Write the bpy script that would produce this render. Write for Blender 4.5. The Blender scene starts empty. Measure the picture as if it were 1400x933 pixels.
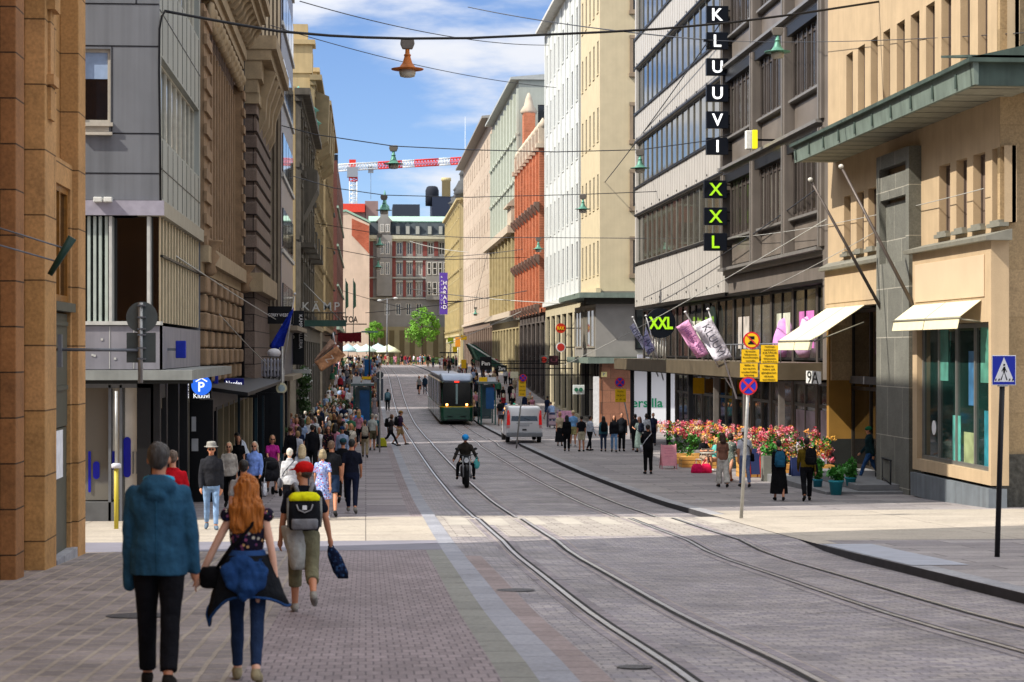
import bpy, bmesh, math, random
from mathutils import Vector, Matrix, noise
R = math.radians
random.seed(7)
SC = bpy.context.scene
COL = SC.collection
F = 2700.0
TH = math.atan(200 / 2700)
CT, ST = math.cos(TH), math.sin(TH)

# ---------------------------------------------------------------- survey helpers (a photo pixel -> a place in the street)
def ray(px, py):
    x, f, u = px - 700, F, 480 - py
    return Vector((x * CT + f * ST, -x * ST + f * CT, u))
def onX(px, py, X):
    d = ray(px, py); return d * (X / d.x)
def onY(px, py, Y):
    d = ray(px, py); return d * (Y / d.y)
GT = [(-30, -1.6), (0, -2.1), (8, -2.28), (14.5, -2.46), (21.6, -2.86), (28, -3.14), (34, -3.4), (40, -3.62), (47, -3.85), (54, -4.08), (64, -4.3),
      (75, -4.5), (100, -4.8), (120, -5.0), (140, -5.1), (155, -4.96), (165, -4.75), (185, -4.15), (212, -2.95),
      (235, -2.6), (260, -2.45), (300, -2.35), (360, -2.4), (700, -2.6), (3000, -3)]
def gz(y):
    for i in range(len(GT) - 1):
        if y <= GT[i + 1][0]:
            a, b = GT[i], GT[i + 1]
            m0 = (b[1] - GT[i - 1][1]) / (b[0] - GT[i - 1][0]) if i > 0 else (b[1] - a[1]) / (b[0] - a[0])
            m1 = (GT[i + 2][1] - a[1]) / (GT[i + 2][0] - a[0]) if i + 2 < len(GT) else (b[1] - a[1]) / (b[0] - a[0])
            h = b[0] - a[0]; t = (y - a[0]) / h
            return ((2*t**3 - 3*t*t + 1) * a[1] + (t**3 - 2*t*t + t) * h * m0 + (-2*t**3 + 3*t*t) * b[1] + (t**3 - t*t) * h * m1)
    return GT[-1][1]
def sm(a, b, x):
    t = max(0, min(1, (x - a) / (b - a))); return t * t * (3 - 2 * t)
def road_z(x, y):
    k = 1 - 0.93 * (sm(33, 36, y) - sm(44.3, 46, y))
    kr = k * (1 - 0.9 * (sm(102, 104, y) - sm(110, 112, y)))
    t = (x - 1.6) / 6.4
    return gz(y) - (0.045 * k * (1 - t) + 0.13 * kr * t)
def onG(px, py, dy=0):
    y = 12.0
    while y < 420:
        p = onY(px, py, y)
        if p.z <= gz(y) + dy: break
        y += 0.25
    return Vector((p.x, y, gz(y)))
def atd(px, Y):                                   # a spot on the ground seen in pixel column px at distance Y
    p = onY(px, 480, Y); return Vector((p.x, Y, gz(Y)))

# ---------------------------------------------------------------- materials
def lin(h):
    h = h.lstrip('#'); c = [int(h[i:i+2], 16) / 255 for i in (0, 2, 4)]
    return tuple(v / 12.92 if v <= 0.04045 else ((v + 0.055) / 1.055) ** 2.4 for v in c)
_M = {}
def mat(name, col, rough=0.75, var=0.12, scale=3.0, bump=0.0, metal=0.0, spec=0.35, streak=0.0, emit=0.0, coat=0.0, fine=0.0):
    if name in _M: return _M[name]
    m = bpy.data.materials.new(name); m.use_nodes = True; nt = m.node_tree; N = nt.nodes; L = nt.links
    b = N['Principled BSDF']
    if isinstance(col, str): col = lin(col)
    b.inputs['Roughness'].default_value = rough; b.inputs['Metallic'].default_value = metal
    b.inputs['Specular IOR Level'].default_value = spec
    if coat: b.inputs['Coat Weight'].default_value = coat
    tc = N.new('ShaderNodeTexCoord'); nz = N.new('ShaderNodeTexNoise'); nz.inputs['Scale'].default_value = scale; nz.inputs['Detail'].default_value = 6
    L.new(tc.outputs['Object'], nz.inputs['Vector'])
    mx = N.new('ShaderNodeMix'); mx.data_type = 'RGBA'
    mx.inputs[6].default_value = tuple(c * (1 - var) for c in col) + (1,); mx.inputs[7].default_value = tuple(min(1, c * (1 + var)) for c in col) + (1,)
    rp = N.new('ShaderNodeMapRange'); rp.inputs[1].default_value = 0.3; rp.inputs[2].default_value = 0.7
    L.new(nz.outputs['Fac'], rp.inputs[0]); L.new(rp.outputs[0], mx.inputs[0])
    out = mx.outputs[2]
    if streak:
        mp = N.new('ShaderNodeMapping'); mp.inputs['Scale'].default_value = (3.0, 3.0, 0.12); L.new(tc.outputs['Object'], mp.inputs[0])
        n2 = N.new('ShaderNodeTexNoise'); n2.inputs['Scale'].default_value = 1.6; n2.inputs['Detail'].default_value = 5; L.new(mp.outputs[0], n2.inputs['Vector'])
        r2 = N.new('ShaderNodeMapRange'); r2.inputs[1].default_value = 0.4; r2.inputs[2].default_value = 0.75; r2.inputs[3].default_value = 1; r2.inputs[4].default_value = 1 - streak
        L.new(n2.outputs['Fac'], r2.inputs[0])
        m2 = N.new('ShaderNodeMix'); m2.data_type = 'RGBA'; m2.blend_type = 'MULTIPLY'; m2.inputs[0].default_value = 1
        L.new(out, m2.inputs[6]); L.new(r2.outputs[0], m2.inputs[7]); out = m2.outputs[2]
    if fine:
        n3 = N.new('ShaderNodeTexNoise'); n3.inputs['Scale'].default_value = 38; n3.inputs['Detail'].default_value = 3; L.new(tc.outputs['Object'], n3.inputs['Vector'])
        r3 = N.new('ShaderNodeMapRange'); r3.inputs[1].default_value = 0.3; r3.inputs[2].default_value = 0.7; r3.inputs[3].default_value = 1 - fine; r3.inputs[4].default_value = 1 + fine
        L.new(n3.outputs['Fac'], r3.inputs[0])
        m3 = N.new('ShaderNodeMix'); m3.data_type = 'RGBA'; m3.blend_type = 'MULTIPLY'; m3.inputs[0].default_value = 1
        L.new(out, m3.inputs[6]); L.new(r3.outputs[0], m3.inputs[7]); out = m3.outputs[2]
    L.new(out, b.inputs['Base Color'])
    if bump:
        bp = N.new('ShaderNodeBump'); bp.inputs['Strength'].default_value = bump; bp.inputs['Distance'].default_value = 0.03
        L.new(nz.outputs['Fac'], bp.inputs['Height']); L.new(bp.outputs[0], b.inputs['Normal'])
    if emit:
        L.new(out, b.inputs['Emission Color']); b.inputs['Emission Strength'].default_value = emit
    _M[name] = m; return m

def bricky(name, c1, c2, mortar, w, h, ms=0.012, axes='xy', rough=0.8, bump=0.4, offset=0.5, spec=0.3, blotch=0.25, bscale=0.6, vary=0.0):
    if name in _M: return _M[name]
    m = bpy.data.materials.new(name); m.use_nodes = True; nt = m.node_tree; N = nt.nodes; L = nt.links
    b = N['Principled BSDF']; b.inputs['Roughness'].default_value = rough; b.inputs['Specular IOR Level'].default_value = spec
    tc = N.new('ShaderNodeTexCoord'); sp = N.new('ShaderNodeSeparateXYZ'); cb = N.new('ShaderNodeCombineXYZ')
    L.new(tc.outputs['Object'], sp.inputs[0])
    ix = {'x': 0, 'y': 1, 'z': 2}
    L.new(sp.outputs[ix[axes[0]]], cb.inputs[0]); L.new(sp.outputs[ix[axes[1]]], cb.inputs[1])
    vec = cb.outputs[0]
    if vary:
        nv = N.new('ShaderNodeTexNoise'); nv.inputs['Scale'].default_value = 1.3; L.new(vec, nv.inputs['Vector'])
        sv = N.new('ShaderNodeVectorMath'); sv.operation = 'SCALE'; sv.inputs[3].default_value = vary; L.new(nv.outputs['Color'], sv.inputs[0])
        av = N.new('ShaderNodeVectorMath'); av.operation = 'ADD'; L.new(vec, av.inputs[0]); L.new(sv.outputs[0], av.inputs[1]); vec = av.outputs[0]
    br = N.new('ShaderNodeTexBrick'); br.inputs['Scale'].default_value = 1; br.inputs['Brick Width'].default_value = w; br.inputs['Row Height'].default_value = h
    br.inputs['Mortar Size'].default_value = ms; br.inputs['Mortar Smooth'].default_value = 0.2; br.offset = offset; br.inputs['Bias'].default_value = 0
    for i, c in ((1, c1), (2, c2), (3, mortar)):
        c = lin(c) if isinstance(c, str) else c
        br.inputs[i].default_value = tuple(c) + (1,)
    L.new(vec, br.inputs['Vector'])
    nz = N.new('ShaderNodeTexNoise'); nz.inputs['Scale'].default_value = bscale; nz.inputs['Detail'].default_value = 8; nz.inputs['Roughness'].default_value = 0.65; L.new(tc.outputs['Object'], nz.inputs['Vector'])
    r = N.new('ShaderNodeMapRange'); r.inputs[1].default_value = 0.3; r.inputs[2].default_value = 0.7; r.inputs[3].default_value = 1 - blotch; r.inputs[4].default_value = 1 + blotch
    L.new(nz.outputs['Fac'], r.inputs[0])
    n4 = N.new('ShaderNodeTexNoise'); n4.inputs['Scale'].default_value = 22; n4.inputs['Detail'].default_value = 4; L.new(tc.outputs['Object'], n4.inputs['Vector'])
    r4 = N.new('ShaderNodeMapRange'); r4.inputs[1].default_value = 0.3; r4.inputs[2].default_value = 0.7; r4.inputs[3].default_value = 0.82; r4.inputs[4].default_value = 1.18
    L.new(n4.outputs['Fac'], r4.inputs[0])
    mu = N.new('ShaderNodeMath'); mu.operation = 'MULTIPLY'; L.new(r.outputs[0], mu.inputs[0]); L.new(r4.outputs[0], mu.inputs[1])
    n5 = N.new('ShaderNodeTexNoise'); n5.inputs['Scale'].default_value = 2.7; n5.inputs['Detail'].default_value = 9; n5.inputs['Roughness'].default_value = .75; L.new(tc.outputs['Object'], n5.inputs['Vector'])
    r5 = N.new('ShaderNodeMapRange'); r5.inputs[1].default_value = .54; r5.inputs[2].default_value = .72; r5.inputs[3].default_value = 1; r5.inputs[4].default_value = .68; L.new(n5.outputs['Fac'], r5.inputs[0])
    m5 = N.new('ShaderNodeMath'); m5.operation = 'MULTIPLY'; L.new(mu.outputs[0], m5.inputs[0]); L.new(r5.outputs[0], m5.inputs[1]); mu = m5
    mx = N.new('ShaderNodeMix'); mx.data_type = 'RGBA'; mx.blend_type = 'MULTIPLY'; mx.inputs[0].default_value = 1
    L.new(br.outputs['Color'], mx.inputs[6]); L.new(mu.outputs[0], mx.inputs[7]); L.new(mx.outputs[2], b.inputs['Base Color'])
    if bump:
        iv = N.new('ShaderNodeMath'); iv.operation = 'SUBTRACT'; iv.inputs[0].default_value = 1; L.new(br.outputs['Fac'], iv.inputs[1])
        ad = N.new('ShaderNodeMath'); ad.operation = 'ADD'; L.new(iv.outputs[0], ad.inputs[0]); L.new(n4.outputs['Fac'], ad.inputs[1])
        bp = N.new('ShaderNodeBump'); bp.inputs['Strength'].default_value = bump; bp.inputs['Distance'].default_value = 0.012
        L.new(ad.outputs[0], bp.inputs['Height']); L.new(bp.outputs[0], b.inputs['Normal'])
    _M[name] = m; return m

def glass(name='window glass', col='#10161a', rough=0.06, var=0.5, spec=0.9, scale=0.4, rnd=0.55):
    if name in _M: return _M[name]
    m = mat(name, col, rough, var, scale, 0.015, 0, spec); nt = m.node_tree; N, L = nt.nodes, nt.links; b = N['Principled BSDF']; old = b.inputs['Base Color'].links[0].from_socket
    oi = N.new('ShaderNodeObjectInfo'); r = N.new('ShaderNodeMapRange'); r.inputs[1].default_value = .55; r.inputs[2].default_value = 1; r.inputs[4].default_value = rnd; L.new(oi.outputs['Random'], r.inputs[0])
    mx = N.new('ShaderNodeMix'); mx.data_type = 'RGBA'; mx.inputs[7].default_value = (.32, .30, .26, 1); L.new(r.outputs[0], mx.inputs[0]); L.new(old, mx.inputs[6]); L.new(mx.outputs[2], b.inputs['Base Color'])
    return m
def cm(h, rough=0.8, spec=0.25, **k):
    return mat('paint ' + h + ('' if rough == 0.8 else ' %g' % rough), h, rough, 0.1, 6, 0, 0, spec, **k)
def cloth(h):
    return mat('fabric ' + h, h, 0.9, 0.25, 9, 1.0, 0, 0.12)

# ---------------------------------------------------------------- mesh builder
SPLIT = {'dentils': 'dentil', 'soffit_joints': 'soffit_joint', 'panel_ribs': 'panel_rib', 'window_hoods': 'window_hood', 'scroll_brackets': 'scroll_bracket', 'corner_bays': 'corner_bay', 'fascia_clips': 'fascia_clip', 'shop_pier': 'shop_pier', 'pier_cornice': 'pier_cornice', 'arch_hoods': 'arch_hood', 'louvres': 'louvre', 'mullions': 'mullion', 'window_decals': 'window_decal', 'door_pulls': 'door_pull', 'tie_rods': 'tie_rod', 'spandrel_fittings': 'spandrel_fitting', 'goods': 'goods', 'feet': 'foot', 'clamps': 'clamp'}
class MB:
    def __init__(s): s.v = []; s.f = []; s.sm = []; s.ch = []
    def add(s, vs, fs, smooth=False):
        s.ch.append((len(s.v), len(s.f))); n = len(s.v); s.v += [Vector(v) for v in vs]; s.f += [[n + i for i in f] for f in fs]; s.sm += [smooth] * len(fs); return s
    def hexa(s, p):     # 8 points: bottom 4 ccw, top 4 ccw
        return s.add(p, [(3,2,1,0), (4,5,6,7), (0,1,5,4), (1,2,6,5), (2,3,7,6), (3,0,4,7)])
    def box(s, x0, x1, y0, y1, z0, z1):
        return s.hexa([(x0,y0,z0),(x1,y0,z0),(x1,y1,z0),(x0,y1,z0),(x0,y0,z1),(x1,y0,z1),(x1,y1,z1),(x0,y1,z1)])
    def quad(s, a, b, c, d): return s.add([a, b, c, d], [(0,1,2,3)])
    def prism(s, pts, vec):
        vec = Vector(vec); n = len(pts); P = [Vector(p) for p in pts]
        s.add(P + [p + vec for p in P], [tuple(range(n))[::-1], tuple(range(n, 2*n))] + [(i, (i+1) % n, n + (i+1) % n, n + i) for i in range(n)]); return s
    def rings(s, rings, cap=True, smooth=True):
        n = len(rings[0]); vs = [p for r in rings for p in r]; fs = []
        for k in range(len(rings) - 1):
            for i in range(n):
                j = (i + 1) % n; fs.append((k*n+i, k*n+j, (k+1)*n+j, (k+1)*n+i))
        if cap: fs.append(tuple(range(n))[::-1]); fs.append(tuple((len(rings)-1)*n + i for i in range(n)))
        return s.add(vs, fs, smooth)
    def path(s, pts, r, n=8, cap=True):
        P = [Vector(p) for p in pts]; r = r if isinstance(r, (list, tuple)) else [r] * len(P); out = []
        up = None
        for i, p in enumerate(P):
            t = (P[min(i+1, len(P)-1)] - P[max(i-1, 0)]).normalized()
            if up is None: up = Vector((0,0,1)) if abs(t.z) < 0.9 else Vector((1,0,0))
            a = t.cross(up).normalized(); b2 = t.cross(a).normalized(); up = -b2 if b2.dot(up) < 0 else b2; a = t.cross(up).normalized(); b2 = up
            out.append([p + (a * math.cos(2*math.pi*k/n) + b2 * math.sin(2*math.pi*k/n)) * r[i] for k in range(n)])
        return s.rings(out, cap)
    def tube(s, a, b, r0, r1=None, n=8): return s.path([a, b], [r0, r0 if r1 is None else r1], n)
    def lathe(s, c, prof, n=16, cap=True):     # prof: (r, z) list
        c = Vector(c)
        return s.rings([[c + Vector((max(r,1e-4)*math.cos(2*math.pi*k/n), max(r,1e-4)*math.sin(2*math.pi*k/n), z)) for k in range(n)] for r, z in prof], cap)
    def ell(s, c, r, n=12, m=8, M=None):
        c = Vector(c); rr = []
        for j in range(m + 1):
            t = math.pi * (j + 0.0) / m; q = max(math.sin(t), 0.02)
            ring = []
            for k in range(n):
                v = Vector((r[0]*q*math.cos(2*math.pi*k/n), r[1]*q*math.sin(2*math.pi*k/n), -r[2]*math.cos(t)))
                ring.append(c + (M @ v if M else v))
            rr.append(ring)
        return s.rings(rr, True)
    def disc(s, c, r, nrm, th, n=28):
        c = Vector(c); nrm = Vector(nrm).normalized(); a = nrm.cross(Vector((0,0,1))).normalized(); b = nrm.cross(a)
        return s.prism([c + (a*math.cos(2*math.pi*k/n) + b*math.sin(2*math.pi*k/n)) * r for k in range(n)], nrm * th)
    def fb(s, fr, u0, u1, w0, w1, d0, d1):
        p = [fr.p(u0,w0,d0), fr.p(u1,w0,d0), fr.p(u1,w0,d1), fr.p(u0,w0,d1), fr.p(u0,w1,d0), fr.p(u1,w1,d0), fr.p(u1,w1,d1), fr.p(u0,w1,d1)]
        return s.hexa(p)
    def mesh(s, name, m, off=None):
        me = bpy.data.meshes.new(name)
        vs = [tuple(v - off) if off else tuple(v) for v in s.v]
        me.from_pydata(vs, [], s.f); me.polygons.foreach_set('use_smooth', s.sm)
        if m:
            for x in (m if isinstance(m, list) else [m]): me.materials.append(x)
        bm = bmesh.new(); bm.from_mesh(me); bmesh.ops.recalc_face_normals(bm, faces=bm.faces); bm.to_mesh(me); bm.free()
        me.update(); return me
    def build(s, name, m, parent=None, **tags):
        if not s.v: return None
        if name in SPLIT and parent is not None and len(s.ch) > 1:
            ends = s.ch[1:] + [(len(s.v), len(s.f))]; o = None
            for (a, b), (c, d) in zip(s.ch, ends):
                q = MB(); q.v = s.v[a:c]; q.f = [[i - a for i in f] for f in s.f[b:d]]; q.sm = s.sm[b:d]; q.ch = [(0, 0)]; o = q.build(SPLIT[name], m, parent, **tags)
            return o
        off = wloc(parent) if parent else None
        if parent is None and tags.get('kind') != 'structure':      # origin at the thing's base
            lo = Vector((sum(v.x for v in s.v)/len(s.v), sum(v.y for v in s.v)/len(s.v), min(v.z for v in s.v))); off = lo
        me = s.mesh(name, m, off); o = bpy.data.objects.new(name, me); COL.objects.link(o)
        if parent: o.parent = parent
        elif off: o.location = off
        for k, v in tags.items():
            if v is not None: o[k] = v
        return o
def wloc(o):
    v = Vector((0,0,0))
    while o is not None: v += o.location; o = o.parent
    return v
def thing(name, loc, label, cat, group=None):
    o = bpy.data.objects.new(name, None); o.empty_display_size = 0.3; COL.objects.link(o); o.location = loc
    o['label'] = label; o['category'] = cat
    if group: o['group'] = group
    return o
def tag(o, label, cat, group=None):
    o['label'] = label; o['category'] = cat
    if group: o['group'] = group
    return o
def bev(o, w=0.01, seg=2):
    m = o.modifiers.new('b', 'BEVEL'); m.width = w; m.segments = seg; m.limit_method = 'ANGLE'; return o
TMP = bpy.data.scenes.new('workbench')
def mesh_of(ob):       # evaluated mesh of an object, object removed
    COL.objects.unlink(ob); TMP.collection.objects.link(ob); vl = TMP.view_layers[0]; vl.update(); dg = vl.depsgraph; me = bpy.data.meshes.new_from_object(ob.evaluated_get(dg)); bpy.data.objects.remove(ob); return me
def text(s, m, pos, right, up, h, parent=None, ex=0.01, name='lettering', width=None, bold=0.0, **tags):
    cu = bpy.data.curves.new('t', 'FONT'); cu.body = s; cu.size = h / 0.72; cu.align_x = 'CENTER'; cu.align_y = 'CENTER'; cu.extrude = ex; cu.offset = bold * h; cu.resolution_u = 3
    ob = bpy.data.objects.new('t', cu); COL.objects.link(ob); me = mesh_of(ob); bpy.data.curves.remove(cu)
    if not me.vertices: return None
    r = Vector(right).normalized(); u = Vector(up).normalized(); n = r.cross(u)
    xs = [v.co.x for v in me.vertices]; ys = [v.co.y for v in me.vertices]; k = width / (max(xs) - min(xs)) if width else 1.0
    cx, cy = (max(xs) + min(xs)) / 2, (max(ys) + min(ys)) / 2
    off = wloc(parent) if parent else Vector((0,0,0)); pos = Vector(pos)
    for v in me.vertices: v.co = pos + r * (v.co.x - cx) * k + u * (v.co.y - cy) + n * v.co.z - off
    me.materials.clear(); me.materials.append(m); me.name = name
    o = bpy.data.objects.new(name, me); COL.objects.link(o)
    if parent: o.parent = parent
    for a, b in tags.items(): o[a] = b
    return o

class Fr:                # a facade plane: u along it, w height, d outwards
    def __init__(s, kind, c, sgn=1):
        s.kind, s.c = kind, c
        if kind == 'X': s.U = Vector((0,1,0)); s.N = Vector((sgn,0,0)); s.O = Vector((c,0,0))
        elif kind == 'Y': s.U = Vector((1,0,0)); s.N = Vector((0,-1,0)); s.O = Vector((0,c,0))
    def p(s, u, w, d=0): return s.O + s.U * u + s.N * d + Vector((0,0,w))
    def uv(s, px, py, d=0):
        q = onX(px, py, s.c + s.N.x * d) if s.kind == 'X' else onY(px, py, s.c - d)
        return (q.y if s.kind == 'X' else q.x), q.z

def wallgrid(mb, fr, u0, u1, w0, w1, holes, depth):
    us = sorted({u0, u1} | {h[0] for h in holes} | {h[1] for h in holes}); ws = sorted({w0, w1} | {h[2] for h in holes} | {h[3] for h in holes})
    us = [u for u in us if u0 - 1e-6 <= u <= u1 + 1e-6]; ws = [w for w in ws if w0 - 1e-6 <= w <= w1 + 1e-6]
    for i in range(len(us) - 1):
        j = 0
        while j < len(ws) - 1:
            uc = (us[i] + us[i+1]) / 2
            def hole(k): wc = (ws[k] + ws[k+1]) / 2; return any(h[0] < uc < h[1] and h[2] < wc < h[3] for h in holes)
            if hole(j): j += 1; continue
            k = j
            while k + 1 < len(ws) - 1 and not hole(k + 1): k += 1
            mb.quad(fr.p(us[i], ws[j]), fr.p(us[i+1], ws[j]), fr.p(us[i+1], ws[k+1]), fr.p(us[i], ws[k+1])); j = k + 1
    for a, b, c, d in holes:
        for e in (((a,c),(a,d)), ((b,c),(b,d)), ((a,c),(b,c)), ((a,d),(b,d))):
            mb.quad(fr.p(*e[0]), fr.p(*e[1]), fr.p(*e[1], -depth), fr.p(*e[0], -depth))

def window(parent, fr, u0, u1, w0, w1, depth, nx=1, nz=1, ft=0.06, fm=None, gm=None, sill=0, sm_=None, transom=None, parts=True, name='window'):
    fm = fm or cm('#2b2b2b'); gm = gm or glass()
    a = MB(); d0, d1 = -depth - 0.04, -depth + 0.06
    a.fb(fr, u0, u0 + ft, w0, w1, d0, d1); a.fb(fr, u1 - ft, u1, w0, w1, d0, d1)
    a.fb(fr, u0 + ft, u1 - ft, w0, w0 + ft, d0, d1); a.fb(fr, u0 + ft, u1 - ft, w1 - ft, w1, d0, d1)
    for i in range(1, nx):
        c = u0 + (u1 - u0) * i / nx; a.fb(fr, c - ft/2, c + ft/2, w0 + ft, w1 - ft, d0, d1)
    zs = [w0 + (w1 - w0) * i / nz for i in range(1, nz)] if transom is None else [w0 + (w1 - w0) * transom]
    for c in zs: a.fb(fr, u0 + ft, u1 - ft, c - ft/2, c + ft/2, d0 + 0.005, d1 - 0.005)
    if not parts:
        return a
    o = a.build(name, fm, parent)
    g = MB(); g.fb(fr, u0 + ft*0.5, u1 - ft*0.5, w0 + ft*0.5, w1 - ft*0.5, -depth - 0.03, -depth + 0.01); g.build('pane', gm, o)
    if sill:
        s = MB(); s.fb(fr, u0 - 0.06, u1 + 0.06, w0 - 0.08, w0 - 0.003, -depth + 0.062, sill); s.build('sill', sm_ or fm, o)
    return o

def block(parent, x0, x1, y0, y1, z0, z1, m, name='wall', skip=''):      # a closed body of walls; skip sides drawn by facades
    b = MB(); p = [(x0,y0),(x1,y0),(x1,y1),(x0,y1)]; tags = 'srnl'      # s: y0, r: x1, n: y1, l: x0
    for i, t in enumerate(tags):
        if t in skip: continue
        a, c = p[i], p[(i+1) % 4]; b.quad((a[0],a[1],z0),(c[0],c[1],z0),(c[0],c[1],z1),(a[0],a[1],z1))
    return b.build(name, m, parent)
# ================================================================ world, sun, camera
w = bpy.data.worlds.new('World'); SC.world = w; w.use_nodes = True
nt = w.node_tree; N = nt.nodes; L = nt.links; bg = N['Background']
SUN_EL, SUN_AZ = R(45), R(20)          # light travels towards +X turned by SUN_AZ towards +Y
sky = N.new('ShaderNodeTexSky'); sky.sky_type = 'NISHITA'; sky.sun_disc = False; sky.sun_elevation = SUN_EL
ldir = Vector((math.cos(SUN_AZ) * math.cos(SUN_EL), math.sin(SUN_AZ) * math.cos(SUN_EL), -math.sin(SUN_EL)))
sky.sun_rotation = math.atan2(-ldir.x, -ldir.y)
sky.air_density = 1.0; sky.dust_density = 0.3; sky.ozone_density = 5.0; sky.altitude = 1500
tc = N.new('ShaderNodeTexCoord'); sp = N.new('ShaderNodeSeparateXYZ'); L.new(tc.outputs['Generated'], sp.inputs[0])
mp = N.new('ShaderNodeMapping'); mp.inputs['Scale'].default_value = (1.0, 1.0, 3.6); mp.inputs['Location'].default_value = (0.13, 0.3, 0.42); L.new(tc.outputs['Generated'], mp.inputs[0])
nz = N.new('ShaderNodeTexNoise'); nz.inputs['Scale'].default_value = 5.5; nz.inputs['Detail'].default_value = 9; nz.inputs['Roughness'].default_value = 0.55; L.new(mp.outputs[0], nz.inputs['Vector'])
rm = N.new('ShaderNodeMapRange'); rm.interpolation_type = 'SMOOTHSTEP'; rm.inputs[1].default_value = 0.44; rm.inputs[2].default_value = 0.6; rm.inputs[4].default_value = 0.95; el = N.new('ShaderNodeMapRange'); el.interpolation_type = 'SMOOTHSTEP'; el.inputs[1].default_value = 0.24; el.inputs[2].default_value = 0.5; el.inputs[4].default_value = 0.2; L.new(sp.outputs[2], el.inputs[0])  # extra cloud cover added high overhead, out of view, to brighten the shade
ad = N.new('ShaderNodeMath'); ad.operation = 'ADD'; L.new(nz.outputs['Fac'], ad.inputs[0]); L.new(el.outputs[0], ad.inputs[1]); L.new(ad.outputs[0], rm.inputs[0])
cb = N.new('ShaderNodeMapRange'); cb.inputs[1].default_value = 0.15; cb.inputs[2].default_value = 0.5; cb.inputs[3].default_value = 2.9; cb.inputs[4].default_value = 5.0; L.new(sp.outputs[2], cb.inputs[0])  # overhead clouds made brighter than the visible ones, as added fill
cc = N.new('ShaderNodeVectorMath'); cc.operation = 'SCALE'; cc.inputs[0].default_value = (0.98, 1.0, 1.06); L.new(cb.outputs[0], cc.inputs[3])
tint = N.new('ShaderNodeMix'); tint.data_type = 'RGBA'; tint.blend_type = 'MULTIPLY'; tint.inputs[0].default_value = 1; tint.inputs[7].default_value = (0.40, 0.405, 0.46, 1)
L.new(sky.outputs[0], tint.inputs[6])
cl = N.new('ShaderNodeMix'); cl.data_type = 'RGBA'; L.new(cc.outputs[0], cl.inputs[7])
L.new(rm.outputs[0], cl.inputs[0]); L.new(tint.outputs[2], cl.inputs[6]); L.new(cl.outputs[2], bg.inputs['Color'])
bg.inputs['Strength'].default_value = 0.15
sl = bpy.data.lights.new('sun', 'SUN'); sl.energy = 3.0; sl.angle = R(0.5); sl.color = (1, 0.93, 0.82)
so = bpy.data.objects.new('sun', sl); COL.objects.link(so); so.rotation_euler = ldir.to_track_quat('-Z', 'Y').to_euler(); so.location = (-30, 0, 60)
cam = bpy.data.cameras.new('camera'); co = bpy.data.objects.new('camera', cam); COL.objects.link(co); SC.camera = co
cam.sensor_width = 36; cam.lens = F / 1400 * 36; cam.clip_end = 5000; cam.clip_start = 0.3
cam.shift_y = (480 - 466.5) / 1400
co.rotation_euler = (R(90), 0, -TH)
cam.dof.use_dof = True; cam.dof.focus_distance = 62; cam.dof.aperture_fstop = 4.2
SC.view_settings.view_transform = 'Standard'; SC.view_settings.look = 'None'; SC.view_settings.exposure = 1.1; SC.view_settings.gamma = 1
SC.render.engine = 'CYCLES'; SC.cycles.use_denoising = True; SC.cycles.max_bounces = 6; SC.cycles.caustics_reflective = False; SC.cycles.caustics_refractive = False
SC.cycles.sample_clamp_indirect = 8

# ================================================================ ground
def strip(name, x0, x1, y0, y1, zf, m, nxs=1, step=2.0, thick=None, **t):
    b = MB(); n = max(1, int(round((y1 - y0) / step)))
    rows = []
    for i in range(n + 1):
        y = y0 + (y1 - y0) * i / n; rows.append([(x0 + (x1 - x0) * k / nxs, y, zf(x0 + (x1 - x0) * k / nxs, y)) for k in range(nxs + 1)])
    vs = [p for r in rows for p in r]; c = nxs + 1
    b.add(vs, [(i*c+k, i*c+k+1, (i+1)*c+k+1, (i+1)*c+k) for i in range(n) for k in range(nxs)], True)
    if thick:
        for xx in (0, nxs):
            b.add([rows[i][xx] for i in range(n+1)] + [(rows[i][xx][0], rows[i][xx][1], rows[i][xx][2] - thick) for i in range(n+1)], [(i, i+1, n+2+i, n+1+i) for i in range(n)])
        for r_ in (rows[0], rows[-1]): b.quad(r_[0], r_[-1], Vector(r_[-1]) - Vector((0,0,thick)), Vector(r_[0]) - Vector((0,0,thick)))
    return b.build(name, m, None, kind='structure')
g = lambda x, y: gz(y)
strip('ground', -1500, 1500, -60, 3000, lambda x, y: gz(y) - 0.6, mat('earth', '#6a645c', 0.9), 2, 20)
m_brick = bricky('paving bricks', '#7b7072', '#8d8183', '#5b5255', 0.125, 0.25, 0.008, 'xy', 0.72, 0.35, 0.5, 0.35, 0.22, 0.5)
m_sett_l = bricky('large setts', '#706866', '#8d8380', '#94897c', 0.40, 0.21, 0.024, 'yx', 0.7, 0.7, 0.37, 0.35, 0.3, 0.7, 0.05)
m_sett = bricky('road setts', '#78737a', '#99928f', '#625c60', 0.22, 0.13, 0.010, 'xy', 0.6, 0.55, 0.5, 0.45, 0.42, 0.55, 0.09)
m_slab = bricky('granite slabs', '#868890', '#93959d', '#55545a', 1.1, 5, 0.012, 'yx', 0.7, 0.15, 0.0, 0.35, 0.15)
m_slab_g = bricky('green grey slabs', '#7b7b75', '#85857e', '#45453f', 1.0, 5, 0.014, 'yx', 0.75, 0.2, 0.0, 0.3, 0.18)
m_slab_p = bricky('pinkish slabs', '#857876', '#8f8280', '#554c4c', 0.5, 5, 0.012, 'yx', 0.75, 0.2, 0.0, 0.3, 0.18)
m_pave = bricky('light pavement slabs', '#96908e', '#7b7678', '#5a5456', 2.3, 0.75, 0.02, 'xy', 0.7, 0.2, 0.5, 0.35, 0.2, 0.5)
m_lines = bricky('pale paving lines', '#a39a8e', '#ada496', '#6e665e', 6.0, 0.5, 0.012, 'xy', 0.7, 0.1, 0.0, 0.3, 0.12)
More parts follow.
